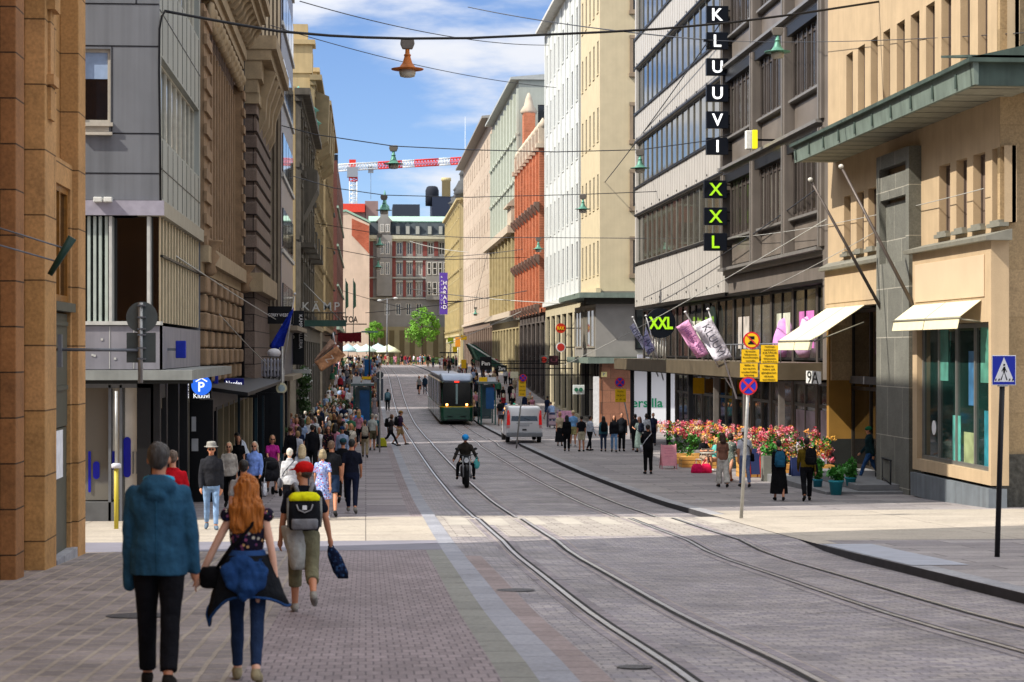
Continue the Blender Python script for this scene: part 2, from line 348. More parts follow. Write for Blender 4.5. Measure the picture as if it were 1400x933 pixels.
m_band_light = bricky('banded paving with light streaks', '#918a8b', '#71696d', '#4f484c', 2.6, 0.62, 0.02, 'xy', 0.7, 0.25, 0.31, 0.35, 0.2, 0.5)  # slab bands whose pale rows also paint reflected light streaks
m_kerb = bricky('granite kerb', '#8b8b90', '#9a9a9d', '#4a4a4c', 1.0, 9, 0.012, 'yx', 0.7, 0.2, 0.0, 0.35, 0.2)
for a, b_ in ((-20, 600),):
    strip('pavement_left', -60, -0.95, a, 45.2, g, m_sett_l, 1)
    strip('pavement_left_bricks', -0.95, 1.02, a, 45.2, g, m_brick, 1)
    strip('pavement_left_light_bands', -60, 1.02, 45.2, b_, g, m_band_light, 1)
strip('pavement_green_band', 1.02, 1.3, -20, 36, g, m_slab_g)
strip('pavement_brick_edge', 1.02, 1.3, 36, 600, g, m_brick)
strip('kerb_left', 1.3, 1.6, -20, 600, g, m_slab, 1, 2, 0.4)
strip('road', 1.6, 8.0, -20, 600, road_z, m_sett, 4)
strip('road_edge_band', 1.62, 1.9, 8, 33, lambda x, y: road_z(x, y) + 0.004, m_slab_p)
strip('kerb_right', 8.0, 8.32, -20, 34.5, g, m_kerb, 1, 1, 0.4)
strip('kerb_right', 8.0, 8.32, 45.4, 600, g, m_kerb, 1, 1, 0.4)
strip('crossing_edge', 7.98, 8.36, 34.5, 45.4, lambda x, y: gz(y) + 0.002, m_lines)
kf = MB(); ys = [-20 + i * 1.0 for i in range(400)]
kf.add([(7.994, y, gz(y) - .006) for y in ys] + [(7.994, y, road_z(7.99, y) - .02) for y in ys], [(i, i + 1, 400 + i + 1, 400 + i) for i in range(399)])
kf.build('kerb_face', mat('shaded kerb face', '#3a393c', .85, .2, 3), None, kind='structure')  # shade of the kerb side put into a dark strip over the granite
strip('pavement_right', 8.32, 60, -20, 600, g, m_pave, 2)
# tram stop kerb and flush bands of the crossing street
m_smooth = mat('smooth grey asphalt slabs', '#77757f', 0.65, 0.12, 1.2, 0.05, fine=0.08)
strip('crossing_band', -30, 1.3, 33.6, 36.4, lambda x, y: gz(y) + 0.004, m_smooth)
strip('crossing_paving', -30, 1.3, 36.4, 45.2, lambda x, y: gz(y) + 0.004, m_lines)
strip('crossing_paving_right', 8.35, 40, 35.5, 47.0, lambda x, y: gz(y) + 0.004, m_lines)
strip('crossing_road_paving', 1.61, 7.98, 37.5, 46.6, lambda x, y: road_z(x, y) + 0.003, bricky('crossing slabs', '#979089', '#a39c94', '#6a645f', 0.5, 0.3, 0.014, 'xy', 0.7, 0.3, 0.5, 0.35, 0.25, .8), 4, 1)  # crossing paving made paler than the setts to lift the sunlit band
m_zebra = mat('worn white crossing slabs', '#aaa49a', 0.7, 0.12, 2, 0.05, fine=0.1)
zb = MB()
for i in range(8):
    x0 = 1.8 + i * 0.8
    vs = []
    for yy in (41.6, 43.0, 44.4, 45.6):
        vs += [(x0, yy, road_z(x0, yy) + 0.006), (x0 + 0.44, yy, road_z(x0 + 0.44, yy) + 0.006)]
    zb.add(vs, [(0,1,3,2), (2,3,5,4), (4,5,7,6)])
zb.build('crosswalk', m_zebra, None, kind='structure')
# tram rails: steel head with dark groove beside it, set a few mm above the paving
m_steel = mat('polished rail steel', '#c4c4c6', 0.3, 0.2, 6, 0, 0.75, 0.5)
m_groove = mat('rail groove', '#0c0b0c', 0.8)
m_railbed = bricky('rail edge setts', '#767078', '#8b8488', '#9a9088', 0.2, 0.16, 0.014, 'yx', 0.7, 0.5, 0.0, 0.3, 0.3)
for k, (xr, sg) in enumerate(((2.5, 1), (3.5, -1), (5.9, 1), (6.9, -1))):
    strip('rail_bed', xr - 0.2, xr + 0.2, 8, 400, lambda x, y: road_z(x, y) + 0.004, m_railbed)
    strip('tram_rail', xr - 0.03, xr + 0.03, 8, 400, lambda x, y: road_z(x, y) + 0.014, m_steel, 1, 2, 0.02)
    strip('rail_joint', xr - 0.052, xr + 0.052, 8, 400, lambda x, y: road_z(x, y) + 0.007, m_groove)
    strip('rail_groove', xr + sg * 0.035 if sg > 0 else xr - 0.085, xr + 0.085 if sg > 0 else xr - 0.035, 8, 400, lambda x, y: road_z(x, y) + 0.008, m_groove)
# raised kerb of the front right island and dropped wedge stone
for k, (px, py, w_) in enumerate(((705, 803, .5), (190, 845, .7), (868, 905, .3))):
    p = onG(px, py); zz = (lambda x, y: road_z(x, y) if x > 1.6 else gz(y)); d = MB(); n = 24
    d.add([(p.x + w_/2 * math.cos(2*math.pi*i/n), p.y + w_ * .5 * math.sin(2*math.pi*i/n), zz(p.x, p.y + w_ * .5 * math.sin(2*math.pi*i/n)) + .01) for i in range(n)], [tuple(range(n))])
    tag(d.build('drain_cover', mat('cast iron cover', '#3c3a3c', .5, .5, 30, .8, .4)), ['small round iron cover beside the left tram rail', 'wide iron cover in the setts left of the couple', 'small iron cover near the front tram rail'][k], 'drain cover')
rk = random.Random(5); ck = MB()
for (px, py, dx) in ((1000, 745, 1.6), (760, 745, .9), (640, 770, 1.2), (960, 742, .8), (1200, 770, 1.5), (560, 745, 1.0), (720, 790, .7), (1100, 830, 1.0)):
    p = onG(px, py); x, y = p.x, p.y; pts = []
    for i in range(9): pts.append((x + dx * i / 8, y + rk.uniform(-.08, .08) + .1 * i / 8))
    for a, b_ in zip(pts, pts[1:]):
        w_ = rk.uniform(.006, .016); f = lambda q, s: (q[0], q[1] + s, (road_z(*q) if q[0] > 1.6 else gz(q[1])) + .0105)
        ck.add([f(a, -w_), f(b_, -w_), f(b_, w_), f(a, w_)], [(0, 1, 2, 3)])
strip('kerb_ramp_stone', 8.02, 8.9, 28.6, 34.3, lambda x, y: gz(y) + .007, mat('pale blue granite ramp', '#9a9ea8', .6, .1, 3, .1))
ck.build('road_cracks', mat('dark cracks and joints', '#2e2b2e', .9), None, kind='structure')
# ================================================================ LEFT SIDE BUILDINGS
m_orange = bricky('tan granite blocks', '#ad8350', '#b78b5a', '#5d4328', 5.0, 0.95, 0.012, 'yz', 0.8, 0.25, 0.3, 0.3, 0.18, 1.2)
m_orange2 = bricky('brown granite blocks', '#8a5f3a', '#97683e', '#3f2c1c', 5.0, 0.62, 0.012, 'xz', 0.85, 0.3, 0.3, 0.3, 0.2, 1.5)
m_bronze = cm('#4d4f45', 0.5); m_wood = mat('varnished window wood', '#8a5a20', 0.4, 0.25, 8)
m_dark = cm('#15161a', 0.4); m_black = cm('#0b0b0d', 0.35)
m_gl = glass(); m_glb = glass('blue tinted glass', '#0d1118', 0.05)
m_steelp = mat('painted steel grey', '#6d7075', 0.5, 0.1, 5, 0, 0.3)

# ---- tan granite building, nearest on the left
XL = -4.95
fr = Fr('X', XL, 1)
b1 = thing('granite_building', (XL, 20, gz(20)), 'tan granite building with stepped pilasters at the left edge, nearest the camera', 'building')
mb = MB(); top = 22
win_u = (onX(79, 300, XL).y, onX(104, 300, XL).y)
zw = (fr.uv(90, 415)[1], fr.uv(90, 268)[1]); zp = (fr.uv(90, 760)[1] + 0.12, fr.uv(90, 545)[1])
holes = []
wallgrid(mb, fr, -12, 33.3, gz(20) - 1.4, top, holes, 0.3)
mb.build('wall', m_orange, b1)
mb = MB(); mb.quad((XL,33.3,-5),(XL-26,23.3,-5),(XL-26,23.3,top),(XL,33.3,top)); mb.quad((XL,-12,-5),(XL-26,-12,-5),(XL-26,-12,top),(XL,-12,top)); mb.quad((XL,33.3,top),(XL-26,23.3,top),(XL-26,-12,top),(XL,-12,top))  # unseen side wall, angled back so sunlight reaches the crossing
mb.build('side_wall', m_orange2, b1)
for (ya, yb, dx) in ((32.5, 33.3, 0.3), (29.15, 30.2, 0.3), (27.2, 27.85, 0.22), (25.6, 26.1, 0.14), (23.6, 24.6, 0.2), (20, 21, 0.2), (16, 17, .2), (12, 13, .2)):
    p = MB(); p.fb(fr, ya, yb, -5, top, 0.0, dx); bev(p.build('pilaster', m_orange2 if dx < 0.25 else m_orange, b1), 0.015)
mb = MB(); mb.fb(fr, 30.2, 32.5, 2.6, 3.0, .002, .2); mb.fb(fr, 30.25, 30.6, .7, 2.6, .002, .22); mb.fb(fr, 32.3, 32.49, -4, 2.6, .002, .2); mb.build('window_surround', m_orange, b1)
window(b1, fr, 30.6, 32.3, 0.78, 2.6, -0.1, 2, 1, 0.1, m_wood, glass('amber glass', '#2a1c0e', 0.1))  # pane in a dark amber base colour
p = MB(); p.fb(fr, 30.4, 32.4, 0.62, 0.76, 0.002, 0.27); p.build('sill', m_bronze, b1)
dr = MB(); dr.fb(fr, 30.5, 32.28, -1.2, 0.59, 0.002, 0.15); dr.fb(fr, 30.6, 32.2, -0.62, -0.55, 0.15, 0.18); dr.fb(fr, 30.6, 32.2, 0.4, 0.46, 0.15, 0.18)
dr.build('bronze_panel', m_bronze, b1)
dr = MB(); dr.fb(fr, 30.5, 32.28, gz(31) + 0.1, -1.22, 0.002, 0.14); door = dr.build('door', m_bronze, b1)
dr = MB(); dr.fb(fr, 30.8, 31.8, -2.0, -1.25, 0.141, 0.155); dr.build('notice', cm('#e6e6e8'), door)
p = MB(); p.fb(fr, 30.3, 32.4, gz(31)-.3, gz(31) + 0.1, 0.002, 0.3); p.build('doorstep', m_kerb, b1)
p = MB(); p.fb(fr, 29.3, 29.8, 3.9, 4.05, 0.302, 0.4); p.fb(fr, 29.36, 29.74, 3.4, 3.9, 0.302, 0.35); p.fb(fr, 29.3, 29.8, 5.0, 5.3, 0.302, 0.42); p.fb(fr, 29.4, 29.7, 4.05, 5.0, 0.302, 0.34)
p.build('carved_relief', m_orange, b1)
# bracketed floodlight and the road-sign arm on this wall
sl_ = thing('floodlight', (XL + 0.55, 24.9, 1.2), 'long green tubular spotlight bracketed off the tan granite wall', 'lamp')
a = onY(68, 376, 25); c = onY(99, 325, 25)
p = MB(); p.path([a, a.lerp(c, .5), c], [0.035, 0.045, 0.06], 12); p.build('lamp_body', cm('#1f3a30', 0.4), sl_)
p = MB(); wallp = Vector((XL + .02, 25, a.z + .3)); p.path([wallp, wallp + Vector((0.1, 0, 0.15)), a.lerp(c, .35)], 0.012, 6); p.path([wallp + Vector((0,0,.4)), a.lerp(c, .7)], 0.012, 6); p.tube(wallp - Vector((0,0,.15)), wallp + Vector((0,0,.6)), 0.014)
p.build('bracket', m_steelp, sl_)
# sign post hung on a long arm: seen from behind
Ys = 30.6; sg = thing('road_sign', onY(192, 520, Ys), 'backs of a round and a square grey sign bracketed from the granite wall', 'road sign')
p = MB(); p.tube(onY(192, 524, Ys), onY(192, 414, Ys), 0.038, n=12); p.build('pole', mat('galvanised steel', '#a8a8a4', 0.45, 0.15, 9, 0, 0.6), sg)
p = MB(); p.tube(onY(70, 478, Ys - .1), onY(190, 479, Ys), 0.025, n=8); p.box(XL + .28, XL + .34, Ys - .16, Ys - .04, -0.25, 0.25); p.build('arm', m_steelp, sg)
p = MB(); p.disc(onY(194, 434, Ys + 0.06), 0.24, (0, 1, 0), 0.006); p.build('round_sign', cm('#5a605e', 0.5), sg)
p = MB(); a = onY(173, 496, Ys + .06); c = onY(213, 455, Ys + .06); p.box(a.x, c.x, Ys + .06, Ys + .066, a.z, c.z); bev(p.build('square_sign', cm('#525856', 0.5), sg), 0.002, 1)
p = MB()
for yy in (418, 434, 450, 458, 476, 491): q = onY(194, yy, Ys + .03); p.box(q.x - .06, q.x + .06, Ys - .045, Ys + .058, q.z - .012, q.z + .012)
p.build('clamps', m_steelp, sg)

# ---- grey metal clad corner building
Y2, X2 = 44.0, -4.53
z = lambda py, Y=Y2: (480 - py) * Y / F
m_gm = mat('grey metal cladding', '#777a7f', 0.5, 0.1, 0.7, 0.0, 0.3, 0.4, streak=0.25)
m_gm2 = mat('light weathered metal cladding', '#a0a39c', 0.55, 0.08, 0.8, 0, 0.2, 0.4, streak=0.22)
m_lt = cm('#b9b9b4', 0.5)
b2 = thing('metal_clad_building', (X2, Y2, gz(Y2)), 'grey metal clad corner building with ribbon windows and tall louvred fins', 'building')
ff = Fr('Y', Y2); fs = Fr('X', X2, 1); Xw = -22; top = 20.4
def fu(px): return onY(px, 480, Y2).x
mb = MB()
wins = [(fu(108), fu(151), z(172), z(72))]
wallgrid(mb, ff, Xw, X2, z(276), top, wins, 0.25); mb.build('front_cladding', m_gm, b2)
mb = MB()
for yy in (11, 68, 186, 240): mb.fb(ff, Xw, X2 - 0.02, z(yy) - 0.012, z(yy) + 0.012, 0.002, 0.008)
for px, ya, yb in ((153, 68, 186), (186, 0, 11)): mb.fb(ff, fu(px) - .01, fu(px) + .01, z(yb), z(ya), 0.002, 0.008)
mb.build('panel_joints', m_dark, b2)
ww = window(b2, ff, fu(108), fu(151), z(172), z(72), 0.14, 1, 1, 0.07, cm('#b4ada0', 0.5), m_glb, 0.1, transom=None)
p = MB(); p.fb(ff, fu(110), fu(149), z(112), z(75), -0.125, -0.115); p.build('blind', cm('#8fa3bf', 0.6), ww)
p = MB(); p.fb(ff, fu(108), fu(149), z(184), z(176), -0.05, 0.03); p.fb(ff, fu(108), fu(154), z(189), z(185), -0.05, 0.12); p.build('lower_sill', cm('#b4ada0', 0.5), b2)
# street side bands
Ye = 54.7
bands = [(4.75, 6.55), (8.5, 10.4), (12.3, 14.2), (16.1, 18.0)]
mb = MB(); hs = [(Y2 + 0.35, Ye - 0.35, a, c) for a, c in bands]
wallgrid(mb, fs, Y2, Ye, 3.34, top, hs, 0.3); mb.build('side_cladding', m_gm2, b2)
mb = MB()
for a, c in [(3.4, 4.7), (6.6, 8.45), (10.45, 12.25), (14.3, 16)]:
    for i in range(9): y = Y2 + 1.19 * (i + 0.5); mb.fb(fs, y - .012, y + .012, a, c, 0.002, 0.01)
    mb.fb(fs, Y2, Ye, (a + c) / 2 - .01, (a + c) / 2 + .01, 0.002, 0.012)
mb.build('side_joints', m_dark, b2)
for a, c in bands:
    n = 8
    for i in range(n):
        u0 = Y2 + 0.35 + (Ye - Y2 - 0.7) * i / n; window(b2, fs, u0, u0 + (Ye - Y2 - 0.7) / n - .002, a, c, 0.2, 1, 1, 0.05, cm('#c8c4b4', 0.5), m_gl)
# roof edge fascia between floors
mb = MB(); mb.fb(ff, Xw, X2 + 0.1, z(297), z(277), 0.0, 0.1); mb.build('front_fascia', cm('#9c98a4', 0.5), b2)
mb = MB(); mb.fb(fs, Y2 + .001, Ye, z(297), z(277), -0.5, 0.1); mb.build('side_fascia', mat('limestone band', '#9a9484', 0.7, .1, 2), b2)
# second storey: louvres, dark opening, fins
mb = MB(); mb.fb(ff, Xw, X2 - .35, z(441), z(297) - .002, -0.9, -0.45); mb.build('second_floor_front', glass('dark void glass', '#050507', 0.08), b2)
mb = MB()
for px in (108, 119, 127, 134.5, 143): mb.fb(ff, fu(px), fu(px + 4), z(440), z(298), -0.43, -0.05)
mb.build('louvres', mat('pale green louvre metal', '#aab5ad', 0.5, 0.1, 4), b2)
mb = MB()
for px in (149, 201): mb.fb(ff, fu(px), fu(px + 4), z(440), z(298), -0.43, 0.02)
mb.fb(ff, Xw, X2 + 0.02, z(445), z(440), -0.5, 0.05); mb.build('opening_frame', m_lt, b2)
mb = MB(); mb.fb(fs, Y2 + .31, Ye, z(441), z(297) - .002, -0.6, -0.05); mb.build('second_floor_glazing', glass('dark void glass'), b2)
m_fin = mat('cream fin metal', '#c9b896', 0.55, 0.1, 3)
for i in range(15):
    y = Y2 + 0.3 + i * 0.71; mb = MB(); mb.fb(fs, y, y + 0.16, z(441), z(297) - .003, -0.049, -0.022); mb.build('fin', m_fin, b2)
mb = MB(); mb.fb(fs, Y2 + .3, Ye, z(352), z(349), -0.02, 0.04); mb.build('fin_rail', m_dark, b2)
mb = MB(); mb.fb(ff, Xw, X2, z(505), z(446), -0.6, 0.0); mb.fb(fs, Y2 + .001, Ye, z(505), z(446), -0.6, 0.0); mb.build('spandrel', mat('grey spandrel panel', '#85838a', 0.6, .12, 1.5, streak=.2), b2)
mb = MB()
for px in (150, 183): mb.fb(ff, fu(px) - .008, fu(px) + .008, z(504), z(447), 0.002, 0.008)
for yy, px in ((488, 128), (487, 125), (492, 156), (466, 138)): mb.fb(ff, fu(px), fu(px + 3), z(yy), z(yy - 3), 0.002, 0.012)
mb.build('spandrel_fittings', m_lt, b2)
# canopy round the corner
mb = MB(); mb.fb(ff, Xw, X2 + 0.9, z(518), z(506), -0.5, 0.55); mb.fb(fs, Y2 - 0.55, Ye + 2.0, z(518), z(506), -0.3, 0.9); 
mb = MB(); mb.box(Xw, X2 + .75, Y2 - .5, Y2 + .3, z(519), z(506)); mb.box(X2 + .002, X2 + .75, Y2 + .302, Ye + 1.5, z(519), z(506)); cnp = mb.build('canopy', mat('zinc canopy', '#8f9390', 0.5, 0.15, 2, 0, .3, streak=.2), b2)
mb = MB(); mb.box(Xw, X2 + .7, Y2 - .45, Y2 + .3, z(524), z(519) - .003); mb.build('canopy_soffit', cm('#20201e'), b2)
# ground floor
GZ = gz(Y2)
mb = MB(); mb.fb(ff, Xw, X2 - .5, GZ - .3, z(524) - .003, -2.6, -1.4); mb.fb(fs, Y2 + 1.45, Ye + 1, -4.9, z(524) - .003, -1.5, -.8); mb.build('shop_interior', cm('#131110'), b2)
mb = MB(); mb.fb(ff, fu(108), fu(160), GZ - .3, GZ + .42, -.5, -.02); mb.build('plinth', mat('grey granite plinth', '#5a5b5c', 0.6, 0.15, 3, .1), b2)
mb = MB(); mb.fb(ff, fu(110), fu(150), GZ + .45, z(530), -.3, -.28); mb.fb(ff, fu(166), fu(206), GZ + .05, z(530), -.3, -.28); mb.build('shop_pane', glass('shop glass', '#14110f', 0.05), b2)
mb = MB(); mb.fb(ff, fu(152), fu(161), GZ + .46, z(530), -.275, -.268); mb.fb(ff, fu(169), fu(205), GZ + .08, z(530), -.275, -.268); mb.build('curtain', mat('cream curtain', '#d8d0c4', 0.8, 0.1, 3), b2)
mb = MB()
for px in (148, 163, 206): mb.fb(ff, fu(px), fu(px + 3.5), GZ, z(526), -.32, -.02)
mb.fb(ff, fu(108), fu(209), z(530), z(524), -.32, -.02); mb.build('shop_frame', m_steelp, b2)
mb = MB()
for px0, px1, ya, yb in ((167, 177, 597, 652), (149, 158, 616, 641), (118.5, 122, 616, 672), (125, 134, 630, 654)):
    a, c = fu(px0), fu(px1); rr = (c - a) / 2; zz0, zz1 = z(yb), z(ya)
    pts = []
    for k in range(9): t = math.pi * k / 8; pts.append(ff.p((a + c)/2 + rr * math.cos(t), zz1 - rr + rr * math.sin(t), -.26))
    for k in range(9): t = math.pi + math.pi * k / 8; pts.append(ff.p((a + c)/2 + rr * math.cos(t), zz0 + rr + rr * math.sin(t), -.26))
    mb.prism(pts, (0, -.012, 0))
mb.build('window_decals', cm('#1a1ea0', 0.4), b2)
mb = MB()
for px, ya in ((182, 618), (191, 628)):
    a = onY(px, ya + 30, Y2 + .2); c = onY(px, ya, Y2 + .2); d = onY(px + 5, ya, Y2 + .2); e = onY(px + 5, ya + 30, Y2 + .2); mb.path([a, c, d, e], .015, 6)
mb.build('door_pulls', m_steelp, b2)
# street side ground floor: dark portals
for i, (ya, yb) in enumerate(((Y2 + .3, Y2 + 1.4), (46, 48.3), (48.7, 50.7), (51.1, 54.5))):
    mb = MB(); mb.fb(fs, ya, yb, gz(ya) - .1, z(524) - .01, -.34, -.3); mb.build('shop_pane', glass('shop glass'), b2)
mb = MB()
for y in (Y2 + .02, 45.5, 48.35, 50.75, 54.4): mb.fb(fs, y, y + .28, -5, z(524) - .004, -.5, 0)
mb.fb(fs, Y2 + .3, 45.48, z(545), z(524) - .006, -.36, -.02); mb.build('shop_pier', cm('#1a1a1c', 0.4), b2)
mb = MB()
for y in (44.6, 45.0, 46.6, 47.3, 49.4, 50.0, 52, 52.8, 53.6): mb.fb(fs, y, y + .07, gz(y), z(530), -.3, -.2)
mb.fb(fs, 44.35, 45.45, z(560), z(545) - .01, -.34, -.1); mb.build('shop_frame', mat('brass frame', '#7d7565', 0.45, .1, 4, 0, .4), b2)
block(b2, Xw, X2 - 2.7, Y2 + 2.7, Ye, GZ - .5, top, m_gm, 'core', 'r')
mb = MB(); mb.quad((Xw, Y2, top), (X2, Y2, top), (X2, Ye, top), (Xw, Ye, top)); mb.build('roof', m_gm, b2)
mb = MB(); mb.quad((X2, Ye, -5), (Xw, Ye, -5), (Xw, Ye, top), (X2, Ye, top)); mb.build('rear_wall', m_gm, b2)
# things on it
cmx = thing('security_camera', onY(140, 275, Y2 - .15), 'pair of small white cameras on the grey metal cladding', 'camera')
for px in (134, 148): p = MB(); q = onY(px, 273, Y2 - .14); p.box(q.x - .09, q.x + .09, q.y - .1, q.y + .13, q.z - .06, q.z + .05); bev(p.build('housing', cm('#cfcfc9', 0.5), cmx), .015)
cb_ = MB(); q = onY(221, 278, Y2 - .03)
cb_.path([onY(p_[0], p_[1], Y2 - .05) for p_ in ((219.5, 278), (219, 200), (217.5, 100), (218, 40), (221, 22), (226, 15))], 0.028, 6)
tag(cb_.build('cable', m_black), 'thick black cable running up the corner of the grey metal building', 'cable')
bs = thing('projecting_sign', (X2 + .3, 48.6, -1), 'small blue projecting sign on the grey spandrel above the canopy', 'sign')
a = onX(247, 480, X2 + .3); mb = MB(); yb = a.y; qa = onY(240, 490, yb); qb = onY(254, 466, yb); mb.box(qa.x, qb.x, yb, yb + .14, qa.z, qb.z); bev(mb.build('panel', cm('#1c2f9e', 0.4), bs), .02)
mb = MB(); mb.box(X2, qa.x + .02, yb + .03, yb + .09, (qa.z + qb.z)/2 - .03, (qa.z + qb.z)/2 + .03); mb.build('bracket', m_steelp, bs)

# ---- dark panel with the parking sign
pk = thing('parking_sign', onY(272, 560, 53.4), 'black panel sign with round blue P above the pavement', 'sign')
qa = onY(259, 545, 53.4); qb = onY(289, 513, 53.4); mb = MB(); mb.box(qa.x, qb.x, 53.4, 53.6, qa.z, qb.z); mb.build('panel', m_black, pk)
mb = MB(); q = onY(275.5, 527, 53.4); mb.disc((q.x, 53.398, q.z), .27, (0, -1, 0), .015, 36); mb.build('disc', mat('parking blue', '#2f6be0', .5, .03, 2, emit=.5), pk)
wt = mat('sign white', '#f2f2f2', .5, .02, 2); wte = mat('lit sign white', '#f4f4f4', .5, .02, 2, emit=.6)
text('P', wte, (q.x, 53.375, q.z - .04), (1,0,0), (0,0,1), .26, pk, .006, bold=.02)
mb = MB(); mb.path([(q.x - .15, 53.375, q.z + .1), (q.x, 53.375, q.z + .19), (q.x + .15, 53.375, q.z + .1)], .018, 6); mb.build('roof_mark', wte, pk)
text('Kluuvi', wte, (q.x, 53.39, qa.z + .07), (1,0,0), (0,0,1), .13, pk, .005, width=.42)
text('EuroPark', wte, (qa.x - .09, 53.45, (qa.z + qb.z)/2 - .05), (0,0,1), (-1,0,0), .14, pk, .01, width=.52)
mb = MB(); mb.box(qa.x, qb.x + .02, 53.7, 54.0, gz(53.5), qa.z - .05); pn = mb.build('pillar', m_black, pk)
mb = MB()
for (x0, x1, ya, yb) in ((262, 268, 570, 590), (262, 271, 600, 617)): a = onY(x0, yb, 53.69); c = onY(x1, ya, 53.69); mb.box(a.x, c.x, 53.68, 53.698, a.z, c.z)
mb.build('notice', cm('#a9a9a9'), pk)

# ---- red granite bank with giant fluted wall and cornice
m_gran = bricky('rusty grey granite', '#7a6960', '#897669', '#4a3f3a', 0.9, 0.62, 0.014, 'yz', 0.85, 0.5, 0.5, 0.3, 0.2, 1.3)
m_granx = bricky('rusty grey granite front', '#6b5d55', '#7d6d62', '#332b28', 0.7, 0.62, 0.02, 'xz', 0.85, 0.6, 0.5, 0.3, 0.2, 1.3)
m_sand = mat('carved sandstone', '#a08e72', 0.85, 0.15, 2.5, 0.4, fine=.1, streak=.15)
m_sand2 = mat('warm carved granite', '#8a7258', 0.85, 0.18, 2.5, 0.5, fine=.12)
b3 = thing('ornate_granite_bank', (X2, 55, gz(60)), 'brown granite bank with ribbed wall, carved bosses and heavy cornice', 'building')
f3 = Fr('X', -4.75, 1); Y3, Y3e = 54.72, 72.0; top3 = 13.0
mb = MB(); mb.fb(f3, Y3, 86, -1.1, top3, -6, 0); mb.build('wall', m_gran, b3)
mb = MB(); mb.box(-22, -10.8, Y3, 88, -6, 17); mb.build('rear_block', m_gran, b3)
for i in range(13):
    y = 57.4 + i * 1.15; mb = MB()
    mb.fb(f3, y, y + .3, 2.9, 9.2, 0.0, .07); mb.build('rib', m_sand2, b3)
for i in range(13):
    y = 57.9 + i * 1.15; q = f3.p(y, 9.75, .12); mb = MB(); mb.lathe((0,0,0), [(.12,.0),(.34,.02),(.42,.12),(.34,.24),(.2,.2),(.14,.3),(.01,.34)], 16)
    M = Matrix.Rotation(R(90), 3, 'Y'); mb.v = [q + M @ v for v in mb.v]; mb.build('boss', m_sand, b3)
for (ya, yb) in ((55.0, 56.9), (71.8, 72.6)):
    mb = MB(); mb.fb(f3, ya, yb, 2.9, 9.6, 0, .3); k = 2.9
    while k < 9.4: mb.fb(f3, ya - .04, yb + .04, k, k + .28, .3, .38); k += .62
    mb.lathe(f3.p((ya + yb)/2, 2.1, .35), [(.1,0),(.25,.1),(.18,.3),(.32,.55),(.2,.7),(.4,.95),(.42,1.0)], 12)
    mb.build('carved_pilaster', m_sand2, b3)
mb = MB()
for (w0, w1, d) in ((10.2, 10.5, .35), (10.5, 10.9, .45), (11.5, 11.8, 1.0), (11.8, 12.1, 1.15), (12.1, 12.45, 1.3)): mb.fb(f3, Y3, Y3e, w0, w1, -.1, d)
mb.build('cornice', m_sand, b3)
for i in range(15):
    y = 55.3 + i * 1.15; mb = MB(); pts = [f3.p(y, 10.92, .4), f3.p(y, 10.92, .55), f3.p(y, 11.1, .72), f3.p(y, 11.3, .8), f3.p(y, 11.49, .98), f3.p(y, 11.49, .1), f3.p(y, 10.92, .1)]
    mb.prism(pts, (0, .5, 0)); mb.build('console', m_sand, b3)
mb = MB(); mb.fb(f3, Y3, 86, 2.45, 2.9, -.1, .45); mb.fb(f3, Y3, 86, 2.15, 2.45, -.1, .25); mb.build('belt_course', m_sand, b3)
# arched rusticated lower storey, deep piers between recessed bays
for i in range(7):
    y = 55.0 + i * 2.5; mb = MB(); k = -.9; j = 0
    while k < 2.1:
        o = .1 * (j % 2); mb.fb(f3, y - o, y + .95 + o, k, k + .46, 0, .34 + .06 * (j % 2)); k += .5; j += 1
    bev(mb.build('rusticated_pier', m_sand2, b3), .05)
for i in range(6):
    y = 56.1 + i * 2.5; window(b3, Fr('X', -4.72, 1), y, y + 1.2, -.7, 1.6, -.04, 2, 1, .08, m_dark, m_gl)
mb = MB()
for i in range(6): y = 56.0 + i * 2.5; mb.prism([f3.p(y + t * 1.4, 1.6 + .45 * math.sin(math.pi * t), .02) for t in [k / 8 for k in range(9)]], (.15, 0, 0))
mb.build('arch_hoods', m_sand, b3)
# downpipe, a dark slab painted as the shadowed gap, and the big corner pier
mb = MB(); mb.fb(f3, 72.62, 74.2, -1, 11.4, .01, .12); mb.tube(f3.p(73, -1, .2), f3.p(73, 11.4, .2), .12); mb.build('downpipe_shadow', cm('#141318'), b3)
mb = MB(); mb.fb(f3, 74.2, 85.5, -1.1, 10.9, 0, .62); mb.build('corner_pier', m_granx, b3)
mb = MB(); k = 3.2
while k < 8.9: mb.fb(f3, 74.05, 84.8, k, k + .5, .05, .72); k += .62
bev(mb.build('pier_rustication', m_granx, b3), .05)
mb = MB()
for k, (w0, w1, d) in enumerate(((9.2, 9.6, .8), (9.6, 10.1, .75), (10.1, 10.8, .9), (10.8, 11.2, 1.25), (11.2, 11.7, 1.45), (2.2, 2.9, .95))): mb.fb(f3, 73.9 - .05 * k, 85.6, w0, w1, .05, d)
mb.build('pier_cornice', m_sand, b3)
mb = MB()
for y in (75.5, 78, 80.5, 83): mb.prism([f3.p(y, 8.3, .7), f3.p(y, 8.8, .95), f3.p(y, 9.6, 1.0), f3.p(y, 10.6, 1.35), f3.p(y, 10.7, .7)], (0, .6, 0))
mb.build('scroll_brackets', m_sand, b3)
mb = MB(); mb.fb(f3, Y3, 72, 12.46, 13.4, -2, .5); mb.fb(f3, 58, 86, 13.4, 15.2, -6, -1.2); mb.build('attic', m_sand2, b3)
